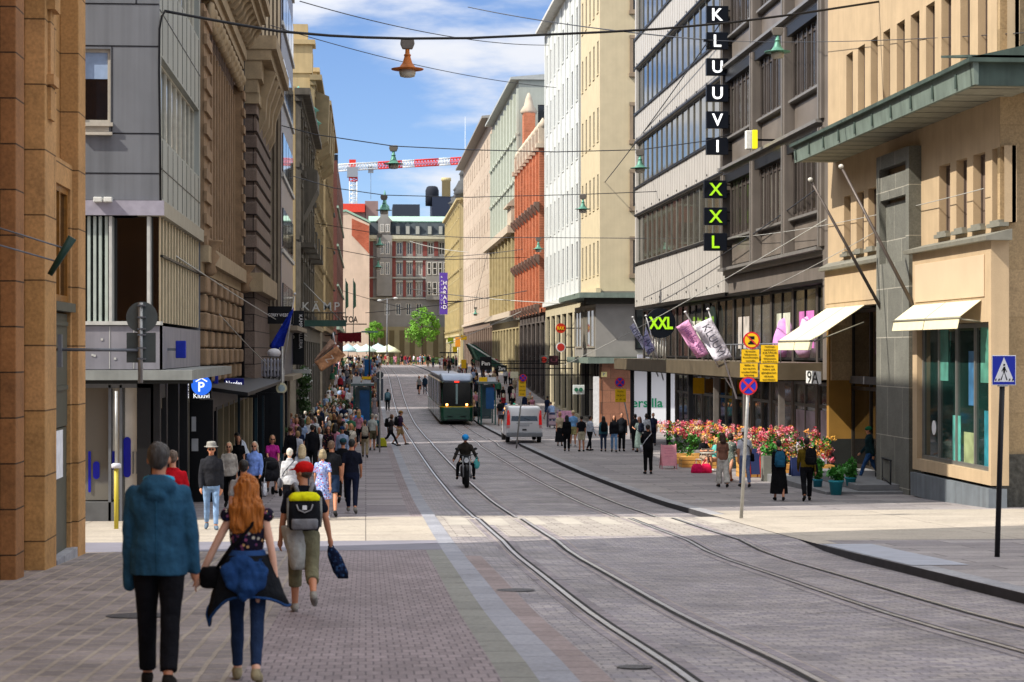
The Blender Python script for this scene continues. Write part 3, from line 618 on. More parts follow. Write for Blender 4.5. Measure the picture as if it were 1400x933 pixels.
# ground floor of the bank: shop band, awning, portals
mb = MB(); mb.fb(f3, 54.8, 86, -1.75, -1.1, -.2, .1); mb.build('shop_fascia', mat('grey stone fascia', '#7d7a78', .7, .1, 2), b3)
mb = MB(); mb.prism([f3.p(55, -.95, .02), f3.p(55, -1.15, 1.5), f3.p(55, -1.25, 1.5), f3.p(55, -1.05, .02)], (0, 22, 0)); mb.build('dark_awning', m_black, b3)
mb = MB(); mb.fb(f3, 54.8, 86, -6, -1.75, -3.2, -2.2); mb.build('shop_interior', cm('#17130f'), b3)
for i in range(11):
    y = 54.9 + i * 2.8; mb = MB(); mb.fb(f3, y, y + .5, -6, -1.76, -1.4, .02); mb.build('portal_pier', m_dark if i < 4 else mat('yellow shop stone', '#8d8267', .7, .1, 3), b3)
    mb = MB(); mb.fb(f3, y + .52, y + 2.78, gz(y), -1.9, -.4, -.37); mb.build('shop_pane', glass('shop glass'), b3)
    mb = MB(); mb.fb(f3, y + .52, y + 2.78, gz(y) + 2.3, gz(y) + 2.4, -.36, -.28)
    for k in range(3): mb.fb(f3, y + .6 + k * 1.0, y + .66 + k * 1.0, gz(y), -1.9, -.36, -.28)
    mb.build('shop_frame', m_steelp, b3)
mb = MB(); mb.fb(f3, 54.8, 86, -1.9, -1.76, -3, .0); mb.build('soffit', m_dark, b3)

# ---- ribbed beige and glass building
X4 = -3.66; Y4 = 86.4
m_rib = mat('beige ribbed concrete', '#978b78', 0.8, 0.12, 2, .1, streak=.2)
m_slate = mat('purple grey glass panels', '#55566a', 0.35, 0.12, 1, 0, 0, .6)
b4 = thing('ribbed_building', (X4, Y4, gz(90)), 'tall building with beige vertical ribs and a purple grey glass side', 'building')
mb = MB(); mb.box(-9.5, X4, Y4, 100, -1.2, 20); mb.build('wall', m_slate, b4)  # shallow body, shaped to let sun through the gap beyond
for i in range(9):
    x = X4 - .1 - i * .17; mb = MB(); mb.box(x - .045, x + .045, Y4 - .12, Y4 - .003, 1.6, 20.0); mb.build('rib', m_rib, b4)
mb = MB(); mb.box(X4 - 1.6, X4 - .02, Y4 - .03, Y4 - .002, -1.2, 20); mb.build('rib_backing', mat('beige backing', '#6f6456', .8), b4)
f4 = Fr('X', X4, 1)
for k in range(6):
    w0 = 1.3 + k * 3.3
    for i in range(4):
        y = 87.4 + i * 3.1; mb = MB(); mb.fb(f4, y, y + 2.7, w0, w0 + 1.7, .003, .05); mb.build('window', m_glb, b4)
    mb = MB(); mb.fb(f4, Y4, 100, w0 - .3, w0 - .12, .003, .1); mb.build('string_course', m_lt, b4)
mb = MB(); mb.fb(f4, Y4 - .15, 100, .9, 1.1, 0, .7); mb.fb(f4, Y4 - .15, 100, -1.3, -1.1, 0, .5); mb.build('ledge', m_rib, b4)
mb = MB(); mb.box(-9, X4 - .5, Y4 + .1, 100, -6, -1.2); mb.build('shop_floor', m_dark, b4)
for i in range(4):
    y = 86.5 + i * 3.3; mb = MB(); mb.box(X4 - .52, X4 - .02, y, y + .7, -6, -1.3); mb.build('shop_pier', m_rib if i % 2 else m_dark, b4)

# ---- generic facade maker for the rest of the street
def street_house(name, label, kind, X, y0, y1, top, m_wall, cols, rows, wh, ww, style='plain', m_trim=None, base=None, m_base=None, depthX=14, side=None, gm=None, fm=None, cat='building', side_cols=None, roof=None, base_top=1.5, dp=.18, nx=2):
    sgn = 1 if X < 0 else -1; f = Fr('X', X, sgn); m_trim = m_trim or m_wall
    b = thing(name, (X, y0, gz(y0)), label, cat)
    H = []
    pitch = (y1 - y0) / cols
    for z0 in rows:
        for i in range(cols):
            c = y0 + pitch * (i + .5); H.append((c - ww/2, c + ww/2, z0, z0 + wh))
    mb = MB(); wallgrid(mb, f, y0, y1, base_top, top, H, dp); mb.build('wall', m_wall, b)
    for h in H: window(b, f, *h, dp - .05, nx, 1, .09, fm or cm('#4a4a4c'), gm or m_gl, .06, m_trim)
    xb = X - sgn * depthX
    ce = MB(); ff_ = Fr('Y', y0); xs, xl = min(X, xb), max(X, xb)
    sh = []
    if side_cols:
        for z0 in rows:
            for a, c in side_cols: sh.append((a, c, z0, z0 + wh))
    wallgrid(ce, ff_, xs, xl, base_top, top, sh, dp); ce.build('end_wall', side or m_wall, b)
    for h in sh: window(b, ff_, *h, dp - .05, 2, 1, .09, fm or cm('#4a4a4c'), gm or m_gl, .1, m_trim)
    ce = MB(); ce.quad((xs,y1,-6),(xl,y1,-6),(xl,y1,top),(xs,y1,top)); ce.quad((xb,y0,-6),(xb,y1,-6),(xb,y1,top),(xb,y0,top)); ce.build('rear_wall', side or m_wall, b)
    ce = MB()
    if roof:
        rise, over = roof[0], roof[1]; e = sgn * over
        ce.prism([(X + e, y0 - over*.3, top), (X + e, y0 - over*.3, top + .25), (X - sgn * depthX * .5, y0 - over*.3, top + rise), (xb, y0 - over*.3, top + .25), (xb, y0 - over*.3, top)], (0, y1 - y0 + over*.3, 0))
        ce.build('roof', roof[2], b)
    else:
        ce.box(xs, xl, y0, y1, top + .002, top + .3); ce.build('roof', side or m_wall, b)
    # ground floor
    mbs = m_base or m_wall
    n = max(2, int((y1 - y0) / 4.5)); pt = (y1 - y0) / n; G = []
    for i in range(n): G.append((y0 + pt * i + .6, y0 + pt * (i + 1) - .6, gz(y0 + pt * i) + .25, base_top - 1.0))
    mb = MB(); wallgrid(mb, f, y0, y1, -6.2, base_top, G, .35); wallgrid(mb, Fr('Y', y0), xs, xl, -6.2, base_top, [], .3); mb.build('ground_floor', mbs, b)
    for g_ in G: window(b, f, *g_, .3, 3, 2, .1, m_dark, glass('shop glass'), name='shop_window')
    mb = MB(); mb.fb(f, y0 - .1, y1, base_top - .12, base_top + .22, -.05, .28); mb.build('string_course', m_trim, b)
    if 'cornice' in style:
        mb = MB(); mb.fb(f, y0 - .3, y1, top - .5, top - .2, -.05, .35); mb.fb(f, y0 - .5, y1, top - .2, top + .15, -.05, .75); mb.build('cornice', m_trim, b)
        mb = MB()
        yy = y0
        while yy < y1: mb.fb(f, yy, yy + .35, top - .9, top - .5, -.02, .3); yy += 1.1
        mb.build('dentils', m_trim, b)
    if 'pil' in style:
        for i in range(cols + 1):
            c = y0 + pitch * i; mb = MB(); mb.fb(f, max(y0, c - .28), min(y1, c + .28), base_top + .23, top - .9, -.02, .26)
            for z0 in rows: mb.fb(f, max(y0, c - .36), min(y1, c + .36), z0 - .7, z0 - .35, .25, .4)
            mb.build('pilaster', m_trim, b)
    if 'belts' in style:
        for z0 in rows: mb = MB(); mb.fb(f, y0 - .05, y1, z0 - .55, z0 - .3, -.02, .2); mb.build('belt_course', m_trim, b)
    if 'hoods' in style:
        mb = MB()
        for h in H: mb.fb(f, h[0] - .2, h[1] + .2, h[3] + .15, h[3] + .35, -.02, .3)
        mb.build('window_hoods', m_trim, b)
    return b, f

m_yel = mat('yellow ochre render', '#b39f78', 0.85, 0.1, 1.2, .1, streak=.15); m_trimy = mat('dirty ochre trim', '#8f8062', .85, .15, 2, .2)
m_gstone = mat('sooty grey green stone', '#625d54', .85, .25, 1.6, .4, streak=.3)
b5, f5 = street_house('hotel_building', 'ochre and sooty stone hotel with turrets above the green glass canopy', 'b', -3.66, 104.2, 132, 13.6, m_yel, 6, [2.6, 6.4, 10.2], 2.2, 1.3, 'cornice pil belts hoods', m_gstone, m_base=m_gstone, base_top=1.6, depthX=6)  # unseen rear depth cut short so sun passes between the houses
for (y, h) in ((123, 1.2), (130, 1.6)):
    mb = MB(); q = f5.p(y, 0, -.5); mb.lathe((q.x, y, 13.9), [(1.1, 0), (1.1, .9), (1.3, 1.0), (1.0, 1.2), (.7, 1.2 + h*.4), (.25, 1.2 + h*.8), (.03, 1.3 + h)], 14); mb.build('turret', mat('copper green roof', '#5f9c8c', .7, .2, 3), b5)
for y in (107, 113, 120, 127):
    mb = MB(); mb.fb(f5, y, y + 2.4, 5.6, 5.85, 0, .9); k = y
    while k < y + 2.4: mb.fb(f5, k, k + .06, 5.86, 6.7, .8, .86); k += .3
    mb.fb(f5, y, y + 2.4, 6.7, 6.78, .78, .88); mb.build('balcony', m_gstone, b5)
mb = MB(); mb.prism([f5.p(110, 7.2, .1), f5.p(110, 8.0, .5), f5.p(110, 9, 1.0), f5.p(110, 10, 1.0), f5.p(110, 10.4, .1)], (0, 4, 0)); mb.build('oriel', m_gstone, b5)
b6, f6 = street_house('yellow_palace', 'ochre palace with stacked cornices and corner balustrade further down the left side', 'b', -3.66, 132.2, 160, 18.2, m_yel, 8, [2.8, 6.8, 10.8, 14.6], 2.3, 1.4, 'cornice pil belts hoods', m_trimy, m_base=m_gstone, base_top=1.6, depthX=6)
for y in (133, 146, 158.8):
    mb = MB(); q = f6.p(y, 0, -.8); mb.box(q.x - .9, q.x + .9, y - .9, y + .9, 18.5, 20.4); mb.box(q.x - 1.1, q.x + 1.1, y - 1.1, y + 1.1, 20.4, 20.7); mb.box(q.x - .6, q.x + .6, y - .6, y + .6, 20.7, 21.8); mb.build('roof_pavilion', m_yel, b6)
mb = MB()
for y in (134, 142, 150, 156): mb.prism([f6.p(y, 13.6, .2), f6.p(y, 14.2, 1.1), f6.p(y, 17.2, 1.2), f6.p(y, 17.6, .2)], (0, 2.6, 0))
mb.build('corner_bays', m_trimy, b6)
b7, f7 = street_house('cream_palace', 'cream ornate house with deep cornice beyond the ochre palace on the left', 'b', -3.6, 164.8, 205, 20.6, m_yel, 8, [3, 7, 11, 15], 2.2, 1.4, 'cornice pil belts', m_trimy, m_base=m_gstone, base_top=1.8, depthX=6)
b7, f7 = street_house('slate_green_building', 'dark blue green stone building past the cream ornate house', 'b', -3.5, 205.3, 215, 19.6, mat('slate blue stone', '#46525a', .8, .15, 1.5), 2, [3, 7, 11, 15], 2.2, 1.4, 'belts', base_top=1.8, depthX=6)
b8, f8 = street_house('brown_brick_building', 'dark red brown brick building with green eaves at the far left end', 'b', -3.3, 228, 290, 21.6, mat('dark red brown brick', '#5d3730', .85, .12, 1.5), 8, [3.4, 8, 12.6, 17], 2.4, 1.6, 'belts', mat('pale eaves trim', '#8fa394', .7), base_top=2.6, side_cols=[(-5.5, -4.2), (-8, -6.8)])
# ================================================================ RIGHT SIDE BUILDINGS
XR = 15.8
m_cream = mat('cream sandstone render', '#b9a282', 0.85, 0.08, 1.2, .12, fine=.05, streak=.1)
m_creamd = bricky('cream stone pier', '#a8906c', '#b39a76', '#8f7a5a', 3, 1.2, .008, 'xz', .85, .15, .5, .3, .12)
m_gry = bricky('grey green granite slabs', '#6a6a63', '#74746c', '#a8a498', 1.6, 1.45, .014, 'yz', .7, .15, .5, .3, .15, 1.5)
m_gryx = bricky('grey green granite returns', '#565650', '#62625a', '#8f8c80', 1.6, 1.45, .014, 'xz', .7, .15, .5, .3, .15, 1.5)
m_slit = mat('taupe window blind', '#75655a', 0.5, 0.1, 3, 0, 0, .5)
m_copper = mat('weathered green copper', '#48574f', 0.6, 0.25, 1.5, .1, .2, .4, streak=.3)
m_copl = mat('pale green copper fascia', '#707d74', 0.65, 0.15, 2, .1, .1, .3, streak=.2)
fr = Fr('X', XR, -1)
b = thing('cream_stone_building', (XR, 48, gz(50)), 'cream rendered building with slit windows and long green copper canopy at the right', 'building')
YN, YF = 48.3, 66.7
H = []
# slit rows
def slitrow(pxs, z0, z1):
    for a, c in pxs:
        u1 = fr.uv(a, 480)[0]; u0 = fr.uv(c, 480)[0]; H.append((u0, u1, z0, z1))
up = [(1157,1166),(1173,1182.5),(1190.5,1200),(1207.5,1217),(1226,1237),(1245,1257),(1266,1278),(1287,1300.5),(1313,1326),(1337,1350),(1363,1377)]
slitrow(up, 7.35, 9.75); slitrow(up, 11.6, 14.0); slitrow(up, 15.6, 18)
slitrow([(1154,1163),(1171,1181),(1187,1198),(1203,1214)], 3.2, 5.1)
slitrow([(1284,1299),(1307.5,1322),(1330.5,1347),(1356.5,1373)], 3.2, 5.1)
ent = (57.6, YF - .01, -4.6, 1.45)
mb = MB(); wallgrid(mb, fr, YN, YF, -4.9, 20, H + [ent], .32); mb.build('wall', m_cream, b)
for h in H: window(b, fr, *h, .26, 1, 1, .05, mat('taupe frame', '#5e5148', .6), m_slit)
for h in H[33:]:
    p = MB(); p.fb(fr, h[0] - .05, h[1] + .05, h[2] - .1, h[2] - .003, -.1, .14); p.fb(fr, h[0] + .15, h[1] - .1, h[2], h[2] + .07, -.1, .1); p.build('window_ledge', mat('grey lead ledge', '#7d7b70', .7), b)
mb = MB(); ff = Fr('Y', YN); mb.fb(ff, XR + .004, 40, -5, 20, -.2, 0); mb.build('end_wall', m_creamd, b)
mb = MB(); mb.fb(ff, XR - .12, 40, -4.6, gz(48) + 1.3, 0, .1); mb.fb(fr, YN - .1, YN + .9, -4.6, gz(48) + 1.3, .003, .1); mb.build('rough_plinth', mat('rough granite plinth', '#55534c', .9, .35, 9, 1.0), b)
mb = MB(); mb.box(XR + 3, 40, YN + .3, YF, -5, 20); mb.build('core', m_cream, b)
# grey stone pier with recess, rising to the copper canopy
mb = MB(); Y0, Y1, D = 55.3, 58.9, .36
fp = Fr('X', XR - D, -1)
wallgrid(mb, fp, Y0, Y1, -4.8, 5.85, [(Y0 + .35, Y1 - .35, 2.6, 5.45)], .3)
mb.build('stone_pier', m_gry, b)
mb = MB(); mb.quad((XR - D, Y0, -4.8), (XR, Y0, -4.8), (XR, Y0, 5.85), (XR - D, Y0, 5.85)); mb.quad((XR - D, Y0, 5.85), (XR, Y0, 5.85), (XR, Y1, 5.85), (XR - D, Y1, 5.85)); mb.quad((XR - D, Y1, -4.8), (XR, Y1, -4.8), (XR, Y1, 5.85), (XR - D, Y1, 5.85)); mb.build('pier_return', m_gryx, b)
mb = MB(); mb.fb(fp, Y0 + .35, Y1 - .35, 2.6, 4.4, -.28, -.2); mb.build('recess_panel', m_gry, b)
mb = MB(); mb.fb(fp, Y0 + .36, Y1 - .36, 4.5, 5.2, -.2, -.02); mb.build('recess_lintel', m_gry, b)
# bays with ledge, panel, window
def bay(y0, y1, d, wz0, nm):
    f = Fr('X', XR - d, -1); mb = MB()
    holes = [(y0 + .2, y1 - .45, wz0, .72)]
    wallgrid(mb, f, y0, y1, gz(y0) + .55, 2.72, holes, .3)
    for yy in (y0, y1): mb.quad((XR - d, yy, gz(y0) + .55), (XR, yy, gz(y0) + .55), (XR, yy, 2.72), (XR - d, yy, 2.72))
    mb.build('shop_bay', m_cream, b)
    mb = MB(); mb.fb(f, y0 + .5, y1 - .3, 1.35, 2.4, .002, .03); bev(mb.build('sign_panel', mat('pale cream panel', '#c8b093', .8, .05, 1), b), .01)
    mb = MB(); mb.prism([fr.p(y0 - .25, 2.72, 0), fr.p(y0 - .25, 2.72, d + .2), fr.p(y0 - .25, 2.82, d + .22), fr.p(y0 - .25, 3.0, 0)], (0, y1 - y0 + .5, 0)); mb.build('ledge', mat('grey lead ledge', '#7d7b70', .7), b)
    return f, holes[0]
f, h = bay(47.6, 54.6, .45, gz(50) + .95, 'a')
mb = MB(); mb.fb(f, 47.6, 54.6, gz(47) - .2, gz(50) + .55, -.4, .06); mb.build('granite_plinth', mat('blue grey granite plinth', '#6f767c', .6, .12, 3, .1, streak=.3), b)
sw = window(b, f, h[0], h[1], h[2], h[3] - .02, .2, 4, 1, .11, mat('aluminium frame', '#82827e', .4, .1, 4, 0, .5), glass('teal reflection shop glass', '#16302c', .04, rnd=0), name='shop_window')  # teal green reflection put into the base colour of the panes
mb = MB()
for (u0, u1, w0, w1, c) in ((h[0] + .2, h[0] + 1.2, h[2] + .1, h[2] + 1.6, 0),):
    pass
for i, (ua, ub, wa, wb, colr) in enumerate(((.15, .9, .1, 1.5, '#2a7a88'), (1.7, 2.2, 1.6, 3.0, '#3a6a90'), (2.9, 3.6, .1, 1.3, '#5aa79a'), (1.75, 2.6, .1, .9, '#8d9a70'), (.2, 1.2, 2.2, 4.0, '#4f8a78'), (4.0, 4.9, 2.2, 3.9, '#4f8a7c'))):
    p = MB(); p.fb(f, h[0] + ua, h[0] + ub, h[2] + wa, min(h[3] - .1, h[2] + wb), -.188, -.18); p.build('window_display', mat('display ' + colr, colr, .5, .3, 3), sw)
q = f.p(53.1, h[2] + .9, -.18); mb = MB(); mb.disc(q, .2, (-1, 0, 0), .01); mb.build('round_sticker', cm('#e6e6e6'), sw)
# upper-left bay above the entrance
fL = Fr('X', XR - .12, -1); mb = MB(); mb.fb(fL, 59.0, YF, 1.45, 2.72, -.1, 0); mb.build('entrance_panel', m_cream, b)
mb = MB(); mb.prism([fr.p(58.95, 2.72, 0), fr.p(58.95, 2.72, .32), fr.p(58.95, 2.82, .34), fr.p(58.95, 3.0, 0)], (0, 7.8, 0)); mb.build('ledge', mat('grey lead ledge', '#7d7b70', .7), b)
mb = MB(); mb.fb(fL, 59.4, YF - .3, 1.6, 2.5, .002, .025); mb.build('sign_panel', m_cream, b)
mb = MB(); mb.box(XR + .002, XR + 1.2, YF - .5, YF - .02, -1, 1.44); mb.build('return_wall', m_creamd, b)
# entrance recess: the far return is tan stone, its shade put into the colour, glass doors behind
ye = YF - .35
mb = MB(); mb.box(XR - .05, XR + .75, ye, ye + .33, gz(ye) + 1.35, 1.44); mb.build('entrance_return', mat('shaded tan stone', '#9a7434', .8, .1, 2), b)
mb = MB(); mb.box(XR - .06, XR + .76, ye - .02, ye + .33, gz(ye) - .1, gz(ye) + 1.35); mb.build('return_plinth', mat('dark granite', '#2a2d2c', .6, .15, 3), b)
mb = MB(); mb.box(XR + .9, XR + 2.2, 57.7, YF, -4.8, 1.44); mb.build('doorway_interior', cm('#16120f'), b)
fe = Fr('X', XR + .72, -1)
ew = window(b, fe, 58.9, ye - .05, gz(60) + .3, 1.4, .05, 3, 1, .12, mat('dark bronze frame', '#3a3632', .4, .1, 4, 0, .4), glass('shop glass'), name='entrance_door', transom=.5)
mb = MB(); mb.fb(fe, 58.9, ye, -1.1, -.85, -.04, .06); mb.build('transom_bar', m_steelp, b)
# copper canopy
C0, C1, zc, P = 46.2, 65.6, 6.35, 1.4
def cz(y): return 6.45
mb = MB(); mb.prism([(XR + 8, C0, zc + .45), (XR - P, C0, zc), (XR - P, C0, zc + .1), (XR + 8, C0, zc + .5)][:0] or [(XR + .3, C0, zc), (XR - P + .1, C0, zc), (XR - P + .1, C0, zc + .06), (XR + .3, C0, zc + .06)], (0, C1 - C0, 0)); mb.build('canopy_soffit', mat('pale soffit boards', '#8f8d7d', .8, .1, 2, streak=.2), b)
mb = MB()
for i in range(16):
    y = C0 + .6 + i * 1.2; mb.box(XR - P + .1, XR, y, y + .03, zc - .008, zc - .001)
mb.build('soffit_joints', m_dark, b)
mb = MB(); mb.prism([(XR - P, C0 - .3, zc - .03), (XR - P - .04, C0 - .3, zc + .5), (XR - P + .1, C0 - .3, zc + .5), (XR - P + .099, C0 - .3, zc - .03)], (0, C1 - C0 + .3, 0)); mb.build('canopy_fascia', m_copl, b)
mb = MB()
for i in range(10): y = C0 + 1 + i * 2; mb.box(XR - P - .06, XR - P - .03, y, y + .12, zc + .05, zc + .4)
mb.build('fascia_clips', m_copper, b)
mb = MB(); mb.prism([(XR - P - .16, C0 - .4, zc + .5), (XR - P - .16, C0 - .4, zc + .6), (XR, C0 - .4, zc + .95), (XR, C0 - .4, zc + .5)], (0, C1 - C0 + .5, 0)); mb.build('canopy_roof', m_copper, b)
mb = MB(); mb.prism([(XR - P - .04, C0 - .02, zc + .5), (XR - P, C0 - .02, zc - .03), (XR + 9, C0 - .02, zc - .03), (XR + 9, C0 - .02, zc + .5)], (0, -.12, 0)); mb.build('end_fascia', m_copper, b)
mb = MB(); mb.box(XR - P + .12, XR + 9, C0, YN - .01, zc + .1, zc + .48); mb.prism([(XR - P - .1, C0 - .4, zc + .6), (XR - P - .1, YN, zc + .95), (XR + 9, YN, zc + .95), (XR + 9, C0 - .4, zc + .6)], (0, 0, .06)); mb.build('canopy_corner_roof', m_copper, b)
# awnings
m_awn = mat('cream striped awning cloth', '#e0d7b4', .85, .06, 3, .1)
def awning(y0, y1, X0, zt, p, dz, drop, label, n=2):
    t = thing('awning', (X0, y0, zt), label, 'awning', 'cream shop awnings')
    for i in range(n):
        ya = y0 + (y1 - y0) * i / n + .04; yb = y0 + (y1 - y0) * (i + 1) / n - .04
        mb = MB(); mb.prism([(X0, ya, zt), (X0 - p, ya, zt - dz), (X0 - p, ya, zt - dz - .02), (X0, ya, zt - .02)], (0, yb - ya, 0)); cl = mb.build('cloth', m_awn, t)
        mb = MB(); mb.prism([(X0 - p, ya, zt - dz - .005), (X0 - p - .06, ya, zt - dz - drop), (X0 - p - .05, ya, zt - dz - drop - .01), (X0 - p + .012, ya, zt - dz - .025)], (0, yb - ya, 0)); mb.build('valance', m_awn, cl)
    mb = MB(); mb.tube((X0 - p, y0, zt - dz - .03), (X0 - p, y1, zt - dz - .03), .035); mb.build('front_bar', cm('#8b8878', .5), t)
    for yy in (y0 + .1, y1 - .1): mb = MB(); mb.tube((X0, yy, zt - .55), (X0 - p + .05, yy, zt - dz - .06), .025); mb.build('arm', cm('#8b8878', .5), t)
awning(61.2, 66.4, XR - .13, 1.45, 1.65, 1.1, .32, 'large cream awning let down over the dark shop entrance', 2)
awning(48.3, 54.5, XR - .47, 1.28, .55, .42, .3, 'short cream awning over the shop window with green reflections', 2)
# flagpoles
def pole(pa, pb, X, Xw, label):
    a = onX(pa[0], pa[1], Xw); c = onX(pb[0], pb[1], X); t = thing('flagpole', a, label, 'flagpole', 'bare steel flagpoles on the right wall')
    mb = MB(); mb.path([a, c], [.055, .035], 10); mb.build('pole', mat('brown grey pole', '#5e5652', .5, .1, 5, 0, .3), t)
    mb = MB(); mb.ell(c, (.08, .08, .07)); mb.build('finial', cm('#c9c6bd', .4), t)
    mb = MB(); mb.box(a.x - .15, Xw + .2, a.y - .08, a.y + .08, a.z - .18, a.z + .1); mb.build('wall_bracket', m_steelp, t)
pole((1210, 432), (1108, 246), XR - 2.6, XR - .2, 'longer bare flagpole slanting out above the large awning')
pole((1252, 425), (1150, 228), XR - 2.3, XR - .4, 'bare flagpole with double stay slanting out from the grey stone pier')
# steps, ramp and handrail by the entrance
st = thing('entrance_steps', (XR - 1.2, 58, gz(58)), 'grey granite steps up to the entrance beside the stone pier', 'steps')
zs = gz(60)
mb = MB(); mb.box(XR - 2.6, XR + .7, 55.9, 64.6, zs - .2, zs + .17); bev(mb.build('lower_step', mat('granite step', '#77787a', .7, .12, 3, .1), st), .015)
mb = MB(); mb.box(XR - 1.6, XR + .7, 56.3, 64.2, zs + .172, zs + .34); bev(mb.build('upper_step', mat('granite step', '#77787a', .7, .12, 3, .1), st), .015)
hr = thing('handrail', (XR - 2.0, 57, zs), 'dark steel handrail beside the entrance steps', 'handrail')
mb = MB(); A = onY(1197, 623, 60); B_ = onY(1218, 630, 56.3)
mb.path([A, A.lerp(B_, .2), B_], .03, 8); mb.build('rail', m_dark, hr)
for t_ in (0.02, .5, .98):
    q = A.lerp(B_, t_); mb = MB(); mb.tube((q.x, q.y, zs - .1), q, .025); mb.build('post', m_dark, hr)
mb = MB(); mb.tube((A.x, A.y, zs + .5), (B_.x, B_.y, zs + .35), .02); mb.build('lower_rail', m_dark, hr)

# ---- bronze brown panelled department store
m_brz = mat('bronze brown panels', '#736b64', 0.5, 0.14, .9, .03, .05, .45, streak=.2)
m_brzd = mat('dark bronze mullion', '#5a524d', 0.45, .12, 3, 0, .35, .5)
m_brzm = mat('steel strip', '#8f8a84', 0.4, .1, 4, 0, .5)
XB = 16.2; fr = Fr('X', XB, -1)
b = thing('bronze_department_store', (XB, 67, gz(70)), 'brown bronze panelled department store with tall mullioned windows', 'building')
Ya, Yb = 67.0, 87.2
mb = MB(); mb.fb(fr, Ya, Yb, 2.75, 21, -8, -.02); mb.build('wall', m_brz, b)
mb = MB(); mb.fb(fr, Ya, Ya + .9, -1, 21, -.03, .3); mb.build('end_pier', m_brz, b)
bays = [(68.4, 73.6), (74.4, 79.8), (80.6, 86.4)]
for k in range(4):
    zl = 3.65 + 4.45 * k
    mb = MB(); mb.fb(fr, Ya + .9, Yb, zl - .12, zl, -.02, .55); mb.fb(fr, Ya + .9, Yb, zl - .3, zl - .12, -.02, .3); mb.build('ledge', mat('steel ledge', '#8d8a86', .4, .1, 3, 0, .4), b)
    for j, (ya, yb) in enumerate(bays):
        mb = MB(); mb.fb(fr, ya, yb, zl + 3.75, zl + 4.14, -.02, .35); mb.build('window_head', m_dark, b)
        w = window(b, fr, ya, yb, zl + 1.35, zl + 3.9, -.06, 4, 1, .14, m_brzd, glass('grey blind glass', '#3b3733', .25), transom=.84)
        mb = MB()
        for i in range(7): y = ya + .3 + (yb - ya - .6) * i / 6; mb.fb(fr, y - .05, y + .05, zl + 1.4, zl + 3.7, .1, .17)
        mb.build('mullions', m_brzd, w)
        mb = MB(); mb.fb(fr, ya - .05, yb + .05, zl + 1.25, zl + 1.34, -.02, .28); mb.build('sill', mat('steel ledge', '#8d8a86'), w)
        mb = MB(); mb.fb(fr, ya + .1, yb - .1, zl + .15, zl + 1.1, 0, .06); bev(mb.build('spandrel_panel', mat('mottled bronze panel', '#7a7169', .4, .22, .7, .05, .2), b), .01)
    for y in (67.95, 74.0, 80.2, 86.9):
        mb = MB(); mb.fb(fr, y - .32, y + .32, zl + .001, zl + 4.14, -.02, .42); p = mb.build('pier', m_brz, b)
        mb = MB(); mb.fb(fr, y - .06, y + .06, zl + .001, zl + 4.14, .421, .47); mb.build('steel_strip', m_brzm, p)
mb = MB(); mb.fb(fr, Ya, Yb, 2.55, 3.3, -1.5, .05); mb.build('lintel_band', m_brz, b)
mb = MB(); mb.fb(fr, Ya, Yb, 2.42, 2.549, -1.5, .12); mb.build('drip_edge', m_black, b)
# two storey glazed base under both stores
m_disp = glass('showroom glass', '#3b3a36', .05)
XG = 16.5; fg = Fr('X', XG, -1); YG = 116.8
n = 12
for i in range(n):
    y0 = 67.3 + (YG - 67.3) * i / n; y1 = 67.3 + (YG - 67.3) * (i + 1) / n
    w = window(b, fg, y0 + .05, y1 - .25, -.35, 2.4, .05, 2, 1, .09, m_dark, m_disp, name='showroom_window')
    if i in (1, 2, 4, 6, 7):
        p = MB(); p.fb(fg, y0 + .6, y1 - 1, .1, 1.5, -.042, -.036); p.build('poster', mat('poster %d' % i, ['#c9b8c9', '#c26fb0', '#bfc2b0', '#a0b4c0', '#b8b0a8'][i % 5], .6, .4, 1.2), w)
    if i in (1, 2):
        p = MB(); c = fg.p((y0 + y1)/2 - .4, .25, -.02); p.lathe(c, [(.3, -.5), (.5, -.2), (.42, .3), (.28, .7), (.2, .95), (.02, 1.05)], 12); p.build('display_mannequin', mat('display pink %d' % i, ['#d0a9d2', '#cf8fd0'][i - 1], .7, .3, 4), w)
    mb = MB(); mb.fb(fg, y1 - .25, y1 + .05, -.45, 2.41, -.1, .02); mb.build('column', m_brzd, b)
mb = MB(); mb.fb(fg, 67.3, YG, -.5, 2.4, -3, -.6); mb.fb(fg, 67.3, 103, -6, -.52, -3, -.6); mb.build('interior', cm('#2e2a26'), b)
# ground floor behind the pavilion canopy
for i in range(n):
    y0 = 67.3 + (YG - 67.3) * i / n; y1 = 67.3 + (YG - 67.3) * (i + 1) / n
    if y1 > 104.6: continue
    w = window(b, fg, y0 + .05, y1 - .3, gz(y0) + .1, -1.15, .05, 2, 1, .12, mat('aluminium frame', '#82827e'), glass('shop glass'), transom=.72, name='shop_window')
    if i < 2: p = MB(); p.fb(fg, y0 + .2, y1 - .5, gz(y0) + .3, gz(y0) + 2.2, -.035, -.03); p.build('window_poster', mat('pale lilac poster', '#c9c2d8', .6, .35, 1.1), w)
    mb = MB(); mb.fb(fg, y1 - .3, y1 + .05, -5.2, -1.15, -.1, .05); mb.build('column', mat('warm steel column', '#7d7468', .4, .1, 4, 0, .4), b)
mb = MB(); mb.box(14.2, XG, 68.0, 112.5, -1.02, -.42); cn = mb.build('canopy', mat('bronze canopy fascia', '#6f6452', .45, .2, 1.2, 0, .4), b)
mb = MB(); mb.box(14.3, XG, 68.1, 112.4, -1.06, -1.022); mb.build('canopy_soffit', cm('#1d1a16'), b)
for i in range(7):
    y = 69.5 + i * 6.6; mb = MB(); mb.box(14.7, 14.9, y, y + .2, gz(y) - .05, -1.07); mb.build('canopy_post', m_brzm if i < 3 else m_dark, b)
mb = MB()
